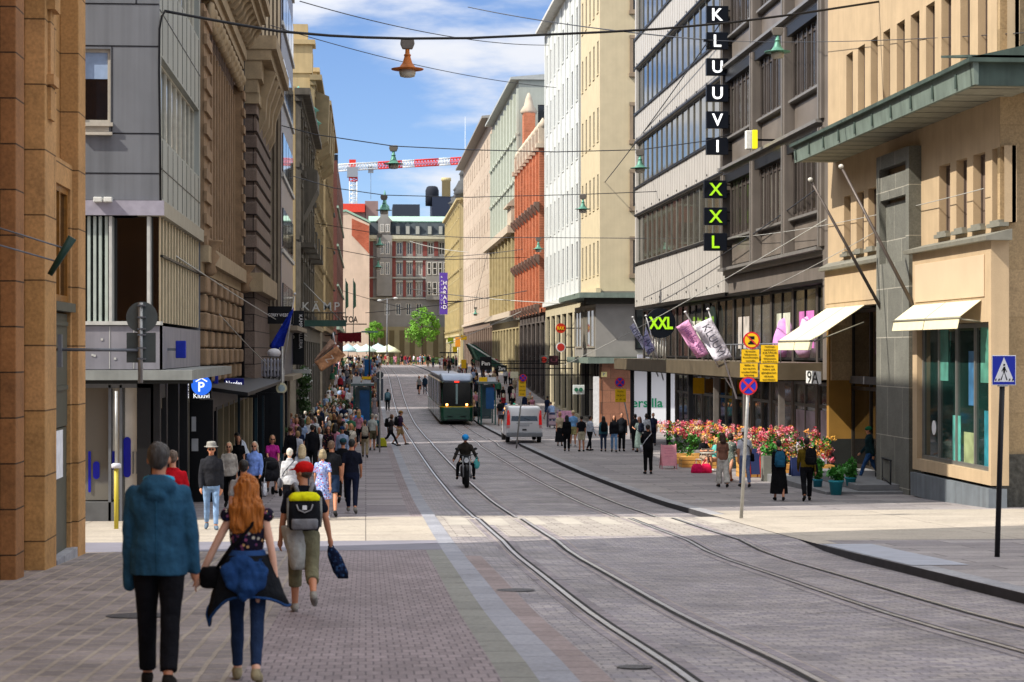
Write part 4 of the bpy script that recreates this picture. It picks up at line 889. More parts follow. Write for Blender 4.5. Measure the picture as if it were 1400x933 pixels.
for i in range(16): y = 68.3 + i * 1.05; mb.tube((14.5, y, -.41), (14.5, y, .25), .02)
mb.tube((14.5, 68.2, .25), (14.5, 85, .25), .025); mb.build('canopy_railing', m_steelp, b)
pl = text('9A', m_black, (14.19, 72.2, -1.3), (0, -1, 0), (0, 0, 1), .42, None, .01)
ns = thing('address_sign', (14.2, 72.2, -1.5), 'white plate reading 9A hung under the bronze canopy', 'sign'); bpy.data.objects.remove(pl)
qa = onX(1102, 524, 14.15); qb = onX(1121, 508, 14.15); mb = MB(); mb.box(14.15, 14.19, qb.y, qa.y, qa.z, qb.z); mb.build('panel', cm('#d8d8d4'), ns)
text('9A', m_black, (14.145, (qa.y + qb.y)/2, (qa.z + qb.z)/2), (0, -1, 0), (0, 0, 1), .4, ns, .004, width=abs(qa.y - qb.y)*.8)
# yellow opening-hours panels under the canopy
ys_ = thing('hanging_sign', (15.3, 90, -1.1), 'small yellow panels hung under the canopy behind the flowers', 'sign')
q = onY(955, 527, 92); mb = MB(); mb.box(q.x - .28, q.x + .28, 92, 92.05, q.z - .4, q.z + .35); mb.build('panel', cm('#d8a312'), ys_)
mb = MB(); mb.box(q.x + .33, q.x + 1.5, 92, 92.05, q.z - .35, q.z + .3); mb.build('panel', cm('#6f4c1c'), ys_)

# ---- silver ribbon-window store
m_silver = mat('silver ribbed cladding', '#bdb8b1', 0.5, 0.05, .8, 0, .12, .5, streak=.12)
XS = 16.0; fr = Fr('X', XS, -1); Sa, Sb = 87.3, 116.8
b = thing('silver_store_building', (XS, 87, gz(90)), 'silver clad store with long ribbon windows and vertical letter signs', 'building')
sb = [(5.2, 8.0), (9.7, 12.35), (14.1, 16.75), (18.55, 21.2)]
mb = MB(); wallgrid(mb, fr, Sa, Sb, 2.62, 24, [(Sa + .4, Sb - .5, a, c) for a, c in sb], .35); mb.build('cladding', m_silver, b)
mb = MB(); y = Sa + .6
for a, c in ((2.62, 5.2), (8.0, 9.7), (12.35, 14.1), (16.75, 18.55)):
    for i in range(38): y = Sa + .4 + i * .77; mb.fb(fr, y, y + .02, a + .02, c - .02, .002, .014)
mb.build('panel_ribs', mat('cladding seams', '#a39e98', .5), b)
mb = MB()
for a in (2.9, 5.0, 8.2, 9.5, 12.5, 13.9, 16.9, 18.4):
    for i in range(10): y = Sa + 1.5 + i * 3; mb.fb(fr, y, y + .1, a, a + .1, .015, .04)
mb.build('rivets', m_dark, b)
for k, (a, c) in enumerate(sb):
    for i in range(8):
        u0 = Sa + .4 + (Sb - Sa - .9) * i / 8; u1 = Sa + .4 + (Sb - Sa - .9) * (i + 1) / 8
        w = window(b, fr, u0, u1 - .002, a, c, .2, 2, 1, .1, cm('#6b6a64', .5), mat('reflecting window', '#6f6a5c', .04, .35, 1.2, .04, .6, .9) if k < 2 else mat('sky mirror window', '#5e646c', .03, .1, .5, .01, .8, .9))
    mb = MB(); mb.fb(fr, Sa, Sb, a - .12, a - .003, .0, .08); mb.fb(fr, Sa, Sb, c + .003, c + .09, 0, .06); mb.build('band_edge', m_dark, b)
mb = MB(); mb.fb(fr, Sa, Sb, 2.45, 2.618, -6, .0); mb.build('soffit', m_black, b)
mb = MB(); mb.quad((XS, Sa, 2.6), (XS + 10, Sa, 2.6), (XS + 10, Sa, 24), (XS, Sa, 24)); mb.quad((XS, Sb, 2.6), (XS + 10, Sb, 2.6), (XS + 10, Sb, 24), (XS, Sb, 24)); mb.quad((XS, Sa, 24), (XS + 10, Sa, 24), (XS + 10, Sb, 24), (XS, Sb, 24)); mb.build('end_walls', m_silver, b)
# vertical letter signs, each on its own black panel facing down the street
m_lime = mat('lime letter', '#a6e022', .5, .03, 2, emit=.25); m_navy = cm('#10151f', .4)
def letters(s, pys, hh, m_txt, Y, x0, x1, label):
    t = thing('letter_sign', onY((x0 + x1)/2, pys[0] + hh, Y), label, 'sign')
    for ch, py in zip(s, pys):
        a = onY(x0, py + hh, Y); c = onY(x1, py, Y); mb = MB(); mb.box(a.x, c.x, Y, Y + .25, a.z, c.z); p = bev(mb.build('letter_panel', m_navy, t), .01, 1)
        text(ch, m_txt, ((a.x + c.x)/2, Y - .012, (a.z + c.z)/2), (1, 0, 0), (0, 0, 1), (c.z - a.z) * .72, p, .01, 'letter', bold=.02)
        mb = MB()
        for zz in (.25, .75): mb.box(c.x, XS + .3, Y + .1, Y + .15, a.z + (c.z - a.z) * zz - .03, a.z + (c.z - a.z) * zz + .03)
        mb.build('bracket', m_dark, p)
letters('KLUUVI', [8.5, 44.5, 80, 116, 152.5, 188.5], 23, wte, 86.2, 966, 996, 'vertical sign of black panels spelling KLUUVI in white letters')
letters('XXL', [247, 284, 319], 24, m_lime, 86.2, 963, 994, 'vertical sign of black panels spelling XXL in lime letters')
# round XXL sign
t = thing('round_sign', onY(902, 465, 103), 'big round black sign reading XXL in lime on white tubes', 'sign'); q = onY(903, 442, 103)
mb = MB(); mb.disc((q.x, 103, q.z), .79, (0, -1, 0), .12, 40); mb.build('disc', m_navy, t)
text('XXL', m_lime, (q.x, 102.86, q.z), (1, 0, 0), (0, 0, 1), .62, t, .01, width=1.28, bold=.05)
for i in range(6): x = q.x - .42 + i * .14; mb = MB(); mb.tube((x, 103.06, q.z - .74), (x, 103.06, -.42), .025); mb.build('support_tube', cm('#d8d6d0', .4), t)
t = thing('round_sign', onY(975, 465, 96), 'second round XXL sign half hidden behind the white flag', 'sign'); q = onX(975, 442, 16.4)
mb = MB(); mb.disc((16.4, q.y, q.z), .85, (-1, 0, 0), .06, 40); mb.build('disc', cm('#24302f', .4), t); text('XXL', cm('#6f9a30'), (16.33, q.y, q.z), (0, -1, 0), (0, 0, 1), .6, t, .01, width=1.3, bold=.05)
# yellow lit sign on the bronze store
t = thing('projecting_sign', onX(1027, 200, 15.2), 'small yellow and white box sign on the bronze store wall', 'sign'); q = onY(1027, 191, 77)
mb = MB(); mb.box(q.x - .2, q.x + .05, 77, 77.3, q.z - .38, q.z + .36); bev(mb.build('box', cm('#e8e8e0', .5), t), .03)
mb = MB(); mb.box(q.x + .06, q.x + .26, 77, 77.3, q.z - .34, q.z + .38); bev(mb.build('yellow_face', mat('yellow lit panel', '#f0e020', .5, .03, 2, emit=.4), t), .02)
mb = MB(); mb.box(q.x + .2, XB, 77.1, 77.2, q.z - .04, q.z + .04); mb.build('bracket', m_dark, t)

# ---- cream corner building beyond the side street, bronze glazed base
m_crm = mat('pale yellow render', '#c3b596', 0.85, 0.06, 1.2, .06, streak=.06)
b, f = street_house('cream_corner_building', 'tall pale yellow corner building with narrow windows above a green canopy', 'b', 16.0, 134.5, 146.5, 27, m_crm, 5, [5.3, 9.9, 14.5, 19.1, 23.4], 2.3, .85, 'plain', m_crm, m_base=mat('grey stone base', '#77736a', .7, .1, 2), depthX=16, base_top=4.1, side_cols=[(18.3, 19.3), (21.5, 22.5)], gm=m_glb)
mb = MB()
for z0 in [5.3, 9.9, 14.5, 19.1, 23.4]:
    for u in (18.3, 21.5):
        pass
for z0 in [5.3, 9.9, 14.5, 19.1, 23.4]:
    for u in (18.3, 21.5): mb = MB(); mb.box(u - .25, u - .02, 134.38, 134.49, z0 - .3, z0 + 2.55); mb.box(u + 1.02, u + 1.2, 134.38, 134.49, z0 - .3, z0 + 2.55); mb.box(u - .25, u + 1.2, 134.36, 134.49, z0 + 2.32, z0 + 2.55); mb.box(u - .3, u + 1.25, 134.3, 134.49, z0 - .3, z0 - .05); mb.build('window_surround', mat('grey brown surround', '#8d7c68', .8), b)
mb = MB(); mb.box(14.4, 32, 132.6, 134.4, 3.6, 3.95); mb.box(14.4, 15.9, 134.402, 147, 3.6, 3.95); mb.build('copper_canopy', m_copl, b)
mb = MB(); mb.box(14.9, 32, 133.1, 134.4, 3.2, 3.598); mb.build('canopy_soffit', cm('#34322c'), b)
ffb = Fr('Y', 133.6)
mb = MB(); mb.box(15.6, 32, 133.6, 134.45, -.4, 3.2); mb.box(15.6, 15.98, 134.452, 147, -.4, 3.2); mb.build('upper_base', mat('grey panel', '#8a8782', .5, .08, 1.5), b)
window(b, ffb, 18.3, 24, .1, 3.0, -.02, 3, 1, .1, m_dark, glass('teal dark glass', '#0f2226'))
fq = Fr('X', 15.6, -1)
for (ya, yb) in ((134, 138.6), (139.4, 141), (142, 146)): window(b, fq, ya, yb, .2, 2.9, -.02, 2, 1, .12, mat('bronze trim', '#8d867a', .5), glass('teal dark glass', '#0f2226'))
mb = MB(); mb.box(15.0, 32, 132.8, 134.4, -.85, -.45); mb.box(15.0, 15.7, 134.402, 147, -.85, -.45); mb.build('lower_canopy', m_copl, b)
mb = MB(); mb.box(16.0, 18.0, 133.4, 134.4, -5.4, -.86); mb.box(15.95, 32, 134.0, 134.45, -5.4, -.86); mb.build('granite_base', bricky('red brown granite', '#8a5e48', '#97694f', '#5e4234', 1.2, .8, .012, 'xz', .6, .1, .5, .4, .2), b)
mb = MB(); mb.box(18.1, 24, 133.85, 134, -5.3, -1.1); sw = mb.build('screened_window', mat('white window screen', '#e6e9ee', .6, .02, 1), b)
mb = MB(); mb.box(17.98, 18.1, 133.75, 134, -5.3, -1.0); mb.box(18.1, 24, 133.75, 134, -1.1, -.95); mb.build('window_frame', m_dark, b)
q = onY(877, 551, 133.8); text('aversilla', cm('#17a070', .5), (q.x, 133.83, q.z), (1, 0, 0), (0, 0, 1), .62, sw, .008, width=2.95, bold=.02)
for px, r_ in ((816, 0),):
    mb = MB(); a = onY(811, 590, 133.35); c = onY(819, 515, 133.35); mb.box(a.x, c.x, 133.3, 133.39, a.z, c.z); mb.build('white_panel', cm('#dcdcda'), b)
q = onY(826, 512, 133.3); mb = MB(); mb.box(q.x - .2, q.x + .2, 133.36, 133.395, q.z - .18, q.z + .16); hp = mb.build('yellow_notice', cm('#e8dc9a'), b)
text('P', cm('#2b5a90'), (q.x, 133.352, q.z), (1, 0, 0), (0, 0, 1), .2, hp, .004)

# ---- white building
m_wht = mat('white render', '#c9ccca', 0.8, 0.04, 1.2, .04, streak=.06)
rows = [5.6, 10.0, 14.6, 19.0, 23.4]
b, f = street_house('white_building', 'white rendered building with narrow upright windows between the cream and red ones', 'b', 16.0, 147.2, 175.5, 28.2, m_wht, 8, rows, 2.7, 1.5, 'plain', m_wht, m_base=mat('pale stone base', '#b5ab90', .8, .1, 1.5), base_top=4.0, depthX=16, fm=cm('#6a6e72'), roof=(1.2, .9, mat('white eaves', '#c2c2be', .7)))
for i in range(9):
    c = 147.2 + 28.3 / 8 * i; mb = MB(); mb.fb(f, max(147.2, c - .5), min(175.5, c + .5), 4.3, 28, -.02, .1); mb.build('pilaster', m_wht, b)
# ---- red brick building with corbelled pilasters
m_redb = bricky('orange red brick', '#bd7454', '#c98262', '#8f5a44', .25, .075, .01, 'yz', .85, .1, .5, .2, .2, .8)
m_dst = mat('dark grey stone', '#57504c', .85, .2, 1.5, .3); m_cst = mat('pale coping stone', '#b9ab98', .8, .12, 2, .1)  # base storey in a mottled dark grey
b, f = street_house('red_brick_building', 'orange red brick building with corbelled pilasters, gables and a chimney', 'b', 16.0, 176.2, 205.5, 17.6, m_redb, 8, [4.6, 9.4, 13.6], 2.6, .9, 'plain', m_redb, m_base=m_dst, side=m_redb, base_top=3.6, depthX=14)
for i in range(9):
    c = 176.5 + 28.7 / 8 * i
    mb = MB(); mb.fb(f, max(176.2, c - .45), c + .45, 3.9, 18.2, -.02, .5); p = mb.build('brick_pilaster', m_redb, b)
    for w0 in (8.3, 13.0, 3.85):
        mb = MB(); mb.prism([f.p(c - .5, w0 - .6, .5), f.p(c - .5, w0, .95), f.p(c - .5, w0 + .35, .95), f.p(c - .5, w0 + .35, .5)], (0, 1.0, 0)); mb.build('corbel', mat('grey brown corbel', '#6e5a50', .85, .15, 2), p)
    mb = MB(); mb.fb(f, c - .55, c + .55, 18.2, 18.6, -.3, .8); mb.fb(f, c - .4, c + .4, 18.6, 20.0, -.2, .55); mb.lathe(f.p(c, 20.0, .15), [(.45, 0), (.3, .5), (.05, .9)], 8); mb.build('pinnacle', m_cst, p)
    if i < 8:
        c2 = c + 28.7 / 16; mb = MB(); mb.prism([f.p(c2 - 1.5, 17.7, .1), f.p(c2 + 1.5, 17.7, .1), f.p(c2 + 1.2, 18.6, .1), f.p(c2, 20.3, .1), f.p(c2 - 1.2, 18.6, .1)], (.5, 0, 0)); mb.build('gable', m_redb, b)
mb = MB(); mb.prism([(16.6, 176.4, 17.9), (30, 176.4, 17.9), (23, 176.4, 25.5)], (0, 29, 0)); mb.build('steep_roof', mat('grey tiled roof', '#7c8494', .7, .1, 3), b)
mb = MB(); mb.box(16.3, 17.5, 203.6, 205.4, 17.6, 24.6); ch = mb.build('chimney', m_redb, b)
mb = MB(); mb.lathe((16.9, 204.5, 24.6), [(.8, 0), (.9, .3), (.5, .9), (.35, 1.6), (.1, 2.2)], 8); mb.build('chimney_cap', m_cst, ch)
# ---- pale green grey building
m_pgr = mat('pale green grey render', '#a4a9a0', 0.8, 0.05, 1.2, .05, streak=.08)
b, f = street_house('pale_green_building', 'pale green grey building with tall pilasters above a cream stone base', 'b', 16.0, 206.2, 250, 28.4, m_pgr, 9, [9.2, 14, 18.6, 23.2], 2.6, 1.4, 'pil belts', mat('pale trim', '#b8bdb0', .8, .06, 2), m_base=mat('creamy carved stone', '#a89a74', .85, .15, 1.5, .3), base_top=3.4, depthX=14, roof=(1.0, .9, mat('zinc eaves', '#a4a8a6', .6)), side_cols=[(18, 19.4), (21, 22.4), (24, 25.4)])
fz = Fr('X', 15.8, -1)
mb = MB(); mb.fb(fz, 208, 249.6, 4.2, 12.8, -.15, 0); mb.build('cream_facing', mat('creamy carved stone', '#b8a67c', .85, .15, 1.5, .3), b)
for i in range(8):
    y = 209 + i * 5.2; window(b, fz, y, y + 1.8, 5.4, 8.4, -.02, 1, 2, .1); window(b, fz, y, y + 1.8, 9.4, 11.8, -.02, 1, 2, .1)
    mb = MB(); mb.fb(fz, y - 1.6, y - .7, 4.2, 12.7, .001, .5); mb.lathe(fz.p(y - 1.15, 12.7, .3), [(.5, 0), (.7, .2), (.6, .4), (.25, .8)], 10); mb.build('stone_pilaster', mat('creamy carved stone'  , '#b8a67c'), b)
mb = MB(); mb.fb(fz, 206.3, 250, 12.4, 13.2, -.1, 1.0); mb.fb(fz, 206.3, 250, 3.6, 4.2, -.1, .8); mb.build('stone_cornice', m_cst, b)
mb = MB(); mb.fb(fz, 206.4, 212, 13.2, 15.2, -.1, .6); mb.prism([fz.p(206.3, 15.2, 1.0), fz.p(206.3, 15.4, 1.0), fz.p(206.3, 16.4, -.1), fz.p(206.3, 15.2, -.1)], (0, 6.2, 0)); mb.build('bay_pavilion', m_cst, b)
# ---- salmon buildings
m_sal = bricky('salmon stone', '#b0a08e', '#baaa98', '#8f7460', 2, 1.4, .02, 'yz', .85, .1, .5, .25, .1, .3)
b, f = street_house('salmon_building', 'plain salmon stone building with overhanging eaves far down the right side', 'b', 16.0, 250.6, 324, 29.6, m_sal, 12, [6, 11, 16, 21, 25.6], 2.2, 1.1, 'plain', m_sal, m_base=mat('brown shadowy base', '#7d6a5c', .85, .1, 1), base_top=4, depthX=14, roof=(1.2, 1.3, mat('grey eaves', '#8d8a84', .7)))  # street-level shade put into the brown of the base
b, f = street_house('cream_turreted_building', 'cream yellow ornate building with small dark turrets at the far right end', 'b', 15.6, 324.6, 384, 25.0, mat('cream yellow render', '#c2b48a', .85, .08, 1), 10, [4, 9, 14, 19], 2.8, 1.6, 'cornice pil belts hoods', mat('cream yellow trim', '#b0a27a', .85, .1, 1), base_top=2.6)
for (y, h) in ((330, 1), (352, .8)):
    mb = MB(); mb.lathe((16.6, y, 25.3), [(1.6, 0), (1.7, .8), (2.0, 1.0), (1.4, 1.8*h), (1.5, 2.4*h), (.9, 3.2*h), (.9, 4*h), (1.1, 4.2*h), (.5, 5.2*h), (.05, 6.4*h)], 14); mb.build('turret', mat('dark slate turret', '#4a4c4e', .7, .15, 3), b)
# ================================================================ END OF THE STREET
Yp = 382
pw = thing('gable_wall_house', onY(484, 480, Yp), 'pinkish house with a blank gable wall facing down the street at its far left end', 'building')
q0 = onY(440, 470, Yp); q1 = onY(505, 470, Yp); zt = onY(480, 290, Yp).z; zc1 = onY(504, 306, Yp).z
m_pink = mat('peeling pink plaster', '#c9b3a0', .85, .12, .35, .1, streak=.1)
mb = MB(); mb.prism([(q0.x, Yp, -3), (q1.x, Yp, -3), (q1.x, Yp, zc1), (onY(473, 0, Yp).x, Yp, zt), (q0.x, Yp, zt - 1)], (0, 30, 0)); mb.build('wall', m_pink, pw)
mb = MB(); mb.prism([onY(481, 299, Yp - .1), onY(481, 322, Yp - .1), onY(504.5, 347, Yp - .1), onY(504.5, 309, Yp - .1)], (0, .09, 0)); mb.build('brick_patch', bricky('bare red brick patch', '#a8553c', '#b5634a', '#8a5a48', .6, .2, .02, 'xz', .85, .1, .5, .2, .2, .3), pw)
mb = MB(); mb.prism([(q0.x, Yp - .2, zt - .9), (onY(473, 0, Yp).x, Yp - .2, zt + .1), (q1.x + .2, Yp - .2, zc1 + .1), (q1.x + .2, Yp - .2, zc1 + .5), (onY(473, 0, Yp).x, Yp - .2, zt + .5), (q0.x, Yp - .2, zt - .4)], (0, 30.4, 0)); mb.build('roof', mat('pale green roof', '#8fae9c', .6, .1, 1), pw)
# grand red and grey house closing the view
Ye_ = 388; fe = Fr('Y', Ye_)
g_ = thing('end_house', (onY(560, 480, Ye_).x, Ye_, -2.5), 'red brick and grey stone mansard house closing the far end of the street', 'building')
U = lambda px: onY(px, 480, Ye_).x
Z = lambda py: (480 - py) * (Ye_ * CT + 0 ) / F * 1.0
u0, u1 = U(504), U(640)
m_eb = mat('dull red brick', '#7d4440', .85, .12, .8); m_eg = mat('grey stone facade', '#83817f', .85, .12, .6, .1, fine=.1)
rows = [(348, 331), (376, 359), (404, 386)]
pairs = [(542, 550), (556, 563.5), (569, 577), (585, 592.5), (600, 608), (616, 623), (629, 636)]
H = []
for yb, ya in rows:
    for a, c in pairs: H.append((U(a), U(c), Z(yb), Z(ya)))
    for a, c in ((520, 525.5), (527, 533)): H.append((U(a), U(c), Z(yb), Z(ya)))
arch = [(U(a), U(c), Z(431), Z(415)) for a, c in ((526, 533), (541, 548), (555, 562), (569, 577), (600, 608))]
mb = MB(); wallgrid(mb, fe, u0, u1, -3, Z(330) + 1, H + arch, .3); mb.build('wall', m_eg, g_)
for h in H + arch:
    window(g_, fe, *h, .2, 2, 1, .12, cm('#c9c6c0'), glass('far window glass', '#2b2f34', .1))
for yb, ya in rows:
    for i in range(len(pairs) - 1):
        a, c = U(pairs[i][1] + 1), U(pairs[i+1][0] - 1); mb = MB(); mb.fb(fe, a, c, Z(yb + 2), Z(ya - 3), .002, .1); mb.build('brick_panel', m_eb, g_)
    mb = MB(); mb.fb(fe, U(505), U(510), Z(yb + 4), Z(ya - 6), .002, .15); mb.fb(fe, U(536), U(541), Z(yb + 4), Z(ya - 6), .002, .15); mb.build('brick_quoin', m_eb, g_)
    mb = MB(); mb.fb(fe, u0, u1, Z(yb + 5), Z(yb + 3), -.05, .35); mb.build('string_course', mat('light grey trim', '#a3a29c', .8), g_)
    for a, c in pairs: mb = MB(); mb.fb(fe, U(a - 1), U(c + 1), Z(ya - 2.2), Z(ya - .3), 0, .3); mb.build('window_head', mat('light grey trim', '#a3a29c', .8), g_)
mb = MB(); mb.fb(fe, u0, u1, Z(327), Z(322), -.1, .9); mb.fb(fe, u0, u1, Z(330), Z(327), -.1, .45); mb.build('cornice', mat('cream trim', '#b5b29e', .8), g_)
mb = MB(); mb.prism([(u0, Ye_ + .3, Z(322)), (u0, Ye_ + 2.5, Z(302)), (u0, Ye_ + 10, Z(293)), (u0, Ye_ + 18, Z(293)), (u0, Ye_ + 18, Z(322))], (u1 - u0, 0, 0)); mb.build('mansard_roof', cm('#3a4146'), g_)
mb = MB(); mb.prism([(u0, Ye_ + 2.3, Z(303)), (u0, Ye_ + 10, Z(292.5)), (u0, Ye_ + 10, Z(291)), (u0, Ye_ + 2.2, Z(301.5))], (u1 - u0, 0, 0)); mb.build('green_roof', mat('pale green roof', '#8fae9c'), g_)
for px in (544, 557.5, 571, 587.5, 602.5, 618, 631):
    a, c = U(px - 3.6), U(px + 3.6); mb = MB(); mb.prism([(a, Ye_ + .4, Z(321)), (c, Ye_ + .4, Z(321)), (c, Ye_ + .4, Z(307)), ((a + c)/2, Ye_ + .4, Z(304)), (a, Ye_ + .4, Z(307))], (0, 2.5, 0)); d = mb.build('dormer', cm('#4a5257'), g_)
    mb = MB(); mb.fb(Fr('Y', Ye_ + .4), U(px - 2.4), U(px + 2.4), Z(320), Z(309), 0, .15); mb.build('window', cm('#9a9c98'), d)
# projecting bay with gable turret
fb_ = Fr('Y', Ye_ - 1.2)
mb = MB(); mb.box(U(515), U(536), Ye_ - 1.0, Ye_ + 1, Z(405), Z(322)); mb.box(U(517), U(534), Ye_ - .9, Ye_ + 3, Z(322), Z(303)); mb.prism([(U(514), Ye_ - .9, Z(303)), (U(537), Ye_ - .9, Z(303)), (U(531), Ye_ - .9, Z(297)), (U(531), Ye_ - .9, Z(288)), (U(520), Ye_ - .9, Z(288)), (U(520), Ye_ - .9, Z(297))], (0, 3, 0)); mb.build('gable_bay', m_eg, g_)
fb_ = Fr('Y', Ye_ - 1.0)
for yb, ya in rows[:2] + [(318, 307)]:
    for a, c in ((519.5, 525), (527, 532.5)): window(g_, fb_, U(a), U(c), Z(yb), Z(ya), -.02, 2, 1, .12, cm('#c9c6c0'), glass('far window glass'))
mb = MB(); q = onY(526, 288, Ye_ + .5); mb.lathe((q.x, q.y, q.z), [(1.0, 0), (.9, .8), (.35, 1.4), (.25, 3.2), (.05, 4.0)], 10); mb.build('spire', mat('copper green spire', '#5f8d80', .6), g_)
for px in (570, 641): pass
mb = MB(); mb.box(U(582), U(612), Ye_ - 1.5, Ye_ - .01, Z(410), Z(357)); ob = mb.build('oriel', m_eg, g_)
fo = Fr('Y', Ye_ - 1.5)
for yb, ya in rows[1:]:
    for a, c in ((584, 589), (591, 597), (599, 604), (606, 611)): window(g_, fo, U(a), U(c), Z(yb), Z(ya), -.02, 1, 2, .12, cm('#c9c6c0'), glass('far window glass'))
mb = MB(); mb.fb(fe, u0, u1, -3, Z(447), -.05, .6); mb.build('yellow_ground_floor', mat('yellow ochre base', '#857c60', .8, .15, .4), g_)
for px in (508, 520, 532, 546, 560, 576, 592, 606): mb = MB(); mb.fb(fe, U(px), U(px + 7), -2.4, Z(452), .6, .66); mb.build('shop_opening', cm('#5e543c'), g_)
# behind: roofs, glass tower, dark block, chimney
def simple_block(name, label, px0, px1, py0, Y, m, dep=15, extra=None, py_base=480):
    a = onY(px0, py0, Y); c = onY(px1, py0, Y); t = thing(name, ((a.x + c.x)/2, Y, -3), label, 'building')
    mb = MB(); mb.box(a.x, c.x, Y, Y + dep, -3, a.z); mb.build('wall', m, t); return t, a, c
t, a, c = simple_block('glass_tower', 'slim blue glass tower rising far behind the left houses', 446, 459, 208, 520, mat('blue tower glass', '#9fb6c4', .2, .1, .2, 0, 0, .8))
mb = MB()
for i in range(20): z_ = a.z - i * 2.8; mb.box(a.x - .02, c.x + .02, 519.9, 519.98, z_ - .2, z_)
mb.build('floor_lines', cm('#5a6a74'), t)
mb = MB(); zz = onY(450, 221, 519).z; mb.box(a.x - 2, c.x + .6, 518.5, 519.8, zz - 1.8, zz + 1.8); mb.build('sign_band', m_navy, t)
t, a, c = simple_block('red_roofed_block', 'low block with a bright red roof far behind the pink gable wall', 463, 500, 281, 430, mat('dull red grey block', '#8a6e68', .8))
mb = MB(); mb.box(a.x, onY(499, 0, 429).x, 428.9, 429.98, a.z - 1.5, a.z + .3); mb.build('red_roof_edge', cm('#d84a3a'), t)
t, a, c = simple_block('brick_block', 'small dull brick block behind the end house roof', 499, 517, 275, 430, mat('dull pink brick', '#8d7570', .8, .1, .5))
t, a, c = simple_block('dark_block', 'dark blue roof block behind the end house with a round tank', 591, 618, 269, 440, cm('#2c3446'))
mb = MB(); q = onY(591, 269, 441); mb.lathe((q.x, 442, q.z - 2), [(1.5, 0), (1.5, 3.4), (1.2, 4.2), (.8, 4.4)], 14); mb.build('tank', cm('#20242e'), t)
t, a, c = simple_block('grey_roof_plant', 'dark pipes and plant on the far roofs left of the dark block', 537, 574, 279.5, 436, cm('#343c48'))
ch = thing('chimney', onY(610, 290, 600), 'tall thin cream chimney far behind the end house', 'chimney')
mb = MB(); q = onY(610, 248, 600); mb.lathe((q.x, 600, -3), [(1.6, 0), (1.3, q.z + 3), (1.5, q.z + 3.01), (1.5, q.z + 4)], 12); mb.build('shaft', cm('#b8ab80'), ch)
mast = thing('mast', onY(636, 300, 340), 'thin antenna mast beside the far salmon roof', 'mast'); mb = MB(); mb.tube(onY(636, 300, 345), onY(636, 160, 345), .12, .05, 6); mb.build('pole', cm('#b8c0c8'), mast)
# tower crane
Yc = 600; cr = thing('tower_crane', onY(483, 300, Yc), 'red and white tower crane with its long jib pointing right, far behind', 'crane')
m_cr = cm('#d2372c', .5); m_cw = cm('#d9dcdc', .5)
def lattice(par, name, m, A, B, s, n, tri=True):
    mb = MB(); A = Vector(A); B = Vector(B); t = (B - A).normalized(); sd = Vector((0, 1, 0)); up = t.cross(sd)
    C = [up * s/2 + sd * s/2, up * s/2 - sd * s/2, -up * s/2 + sd * s/2, -up * s/2 - sd * s/2]
    for c in C: mb.tube(A + c, B + c, .16, n=5)
    for i in range(n):
        p, q = A.lerp(B, i / n), A.lerp(B, (i + 1) / n)
        mb.tube(p + C[0], q + C[2], .1, n=4); mb.tube(p + C[3], q + C[1], .1, n=4); mb.tube(p + C[0], p + C[2], .1, n=4); mb.tube(p + C[1], p + C[3], .1, n=4)
    return mb.build(name, m, par)
lattice(cr, 'mast', m_cw, onY(483, 300, Yc), onY(483, 248, Yc), 2.2, 9); lattice(cr, 'mast_top', m_cr, onY(483, 248, Yc), onY(483, 234, Yc), 2.4, 3)
segs = [(459, 517, m_cw), (517, 550, m_cr), (550, 567, m_cw), (567, 600, m_cr), (600, 616, m_cw), (616, 650, m_cr)]
yj = lambda px: 230 - (px - 459) * .058
for a, c, m in segs: lattice(cr, 'jib', m, onY(a, yj(a), Yc), onY(c, yj(c), Yc), 1.9, max(3, int((c - a)/4)))
mb = MB(); q = onY(480, 231, Yc); mb.box(q.x - 1.2, q.x + 2, Yc - 1.5, Yc + 1.5, q.z - 2.6, q.z + .4); mb.build('slewing_cab', cm('#8a9098'), cr)
mb = MB(); q = onY(482, 226, Yc); mb.box(q.x - 1, q.x + 1, Yc - 1, Yc + 1, q.z - .8, q.z + 1.6); mb.build('head', m_cr, cr)
mb = MB(); q = onY(507, 232, Yc); mb.box(q.x - .8, q.x + .8, Yc - .8, Yc + .8, q.z - 1, q.z + 1); mb.tube(q, q - Vector((0,0,9)), .06, n=4); mb.build('trolley', cm('#8a9098'), cr)

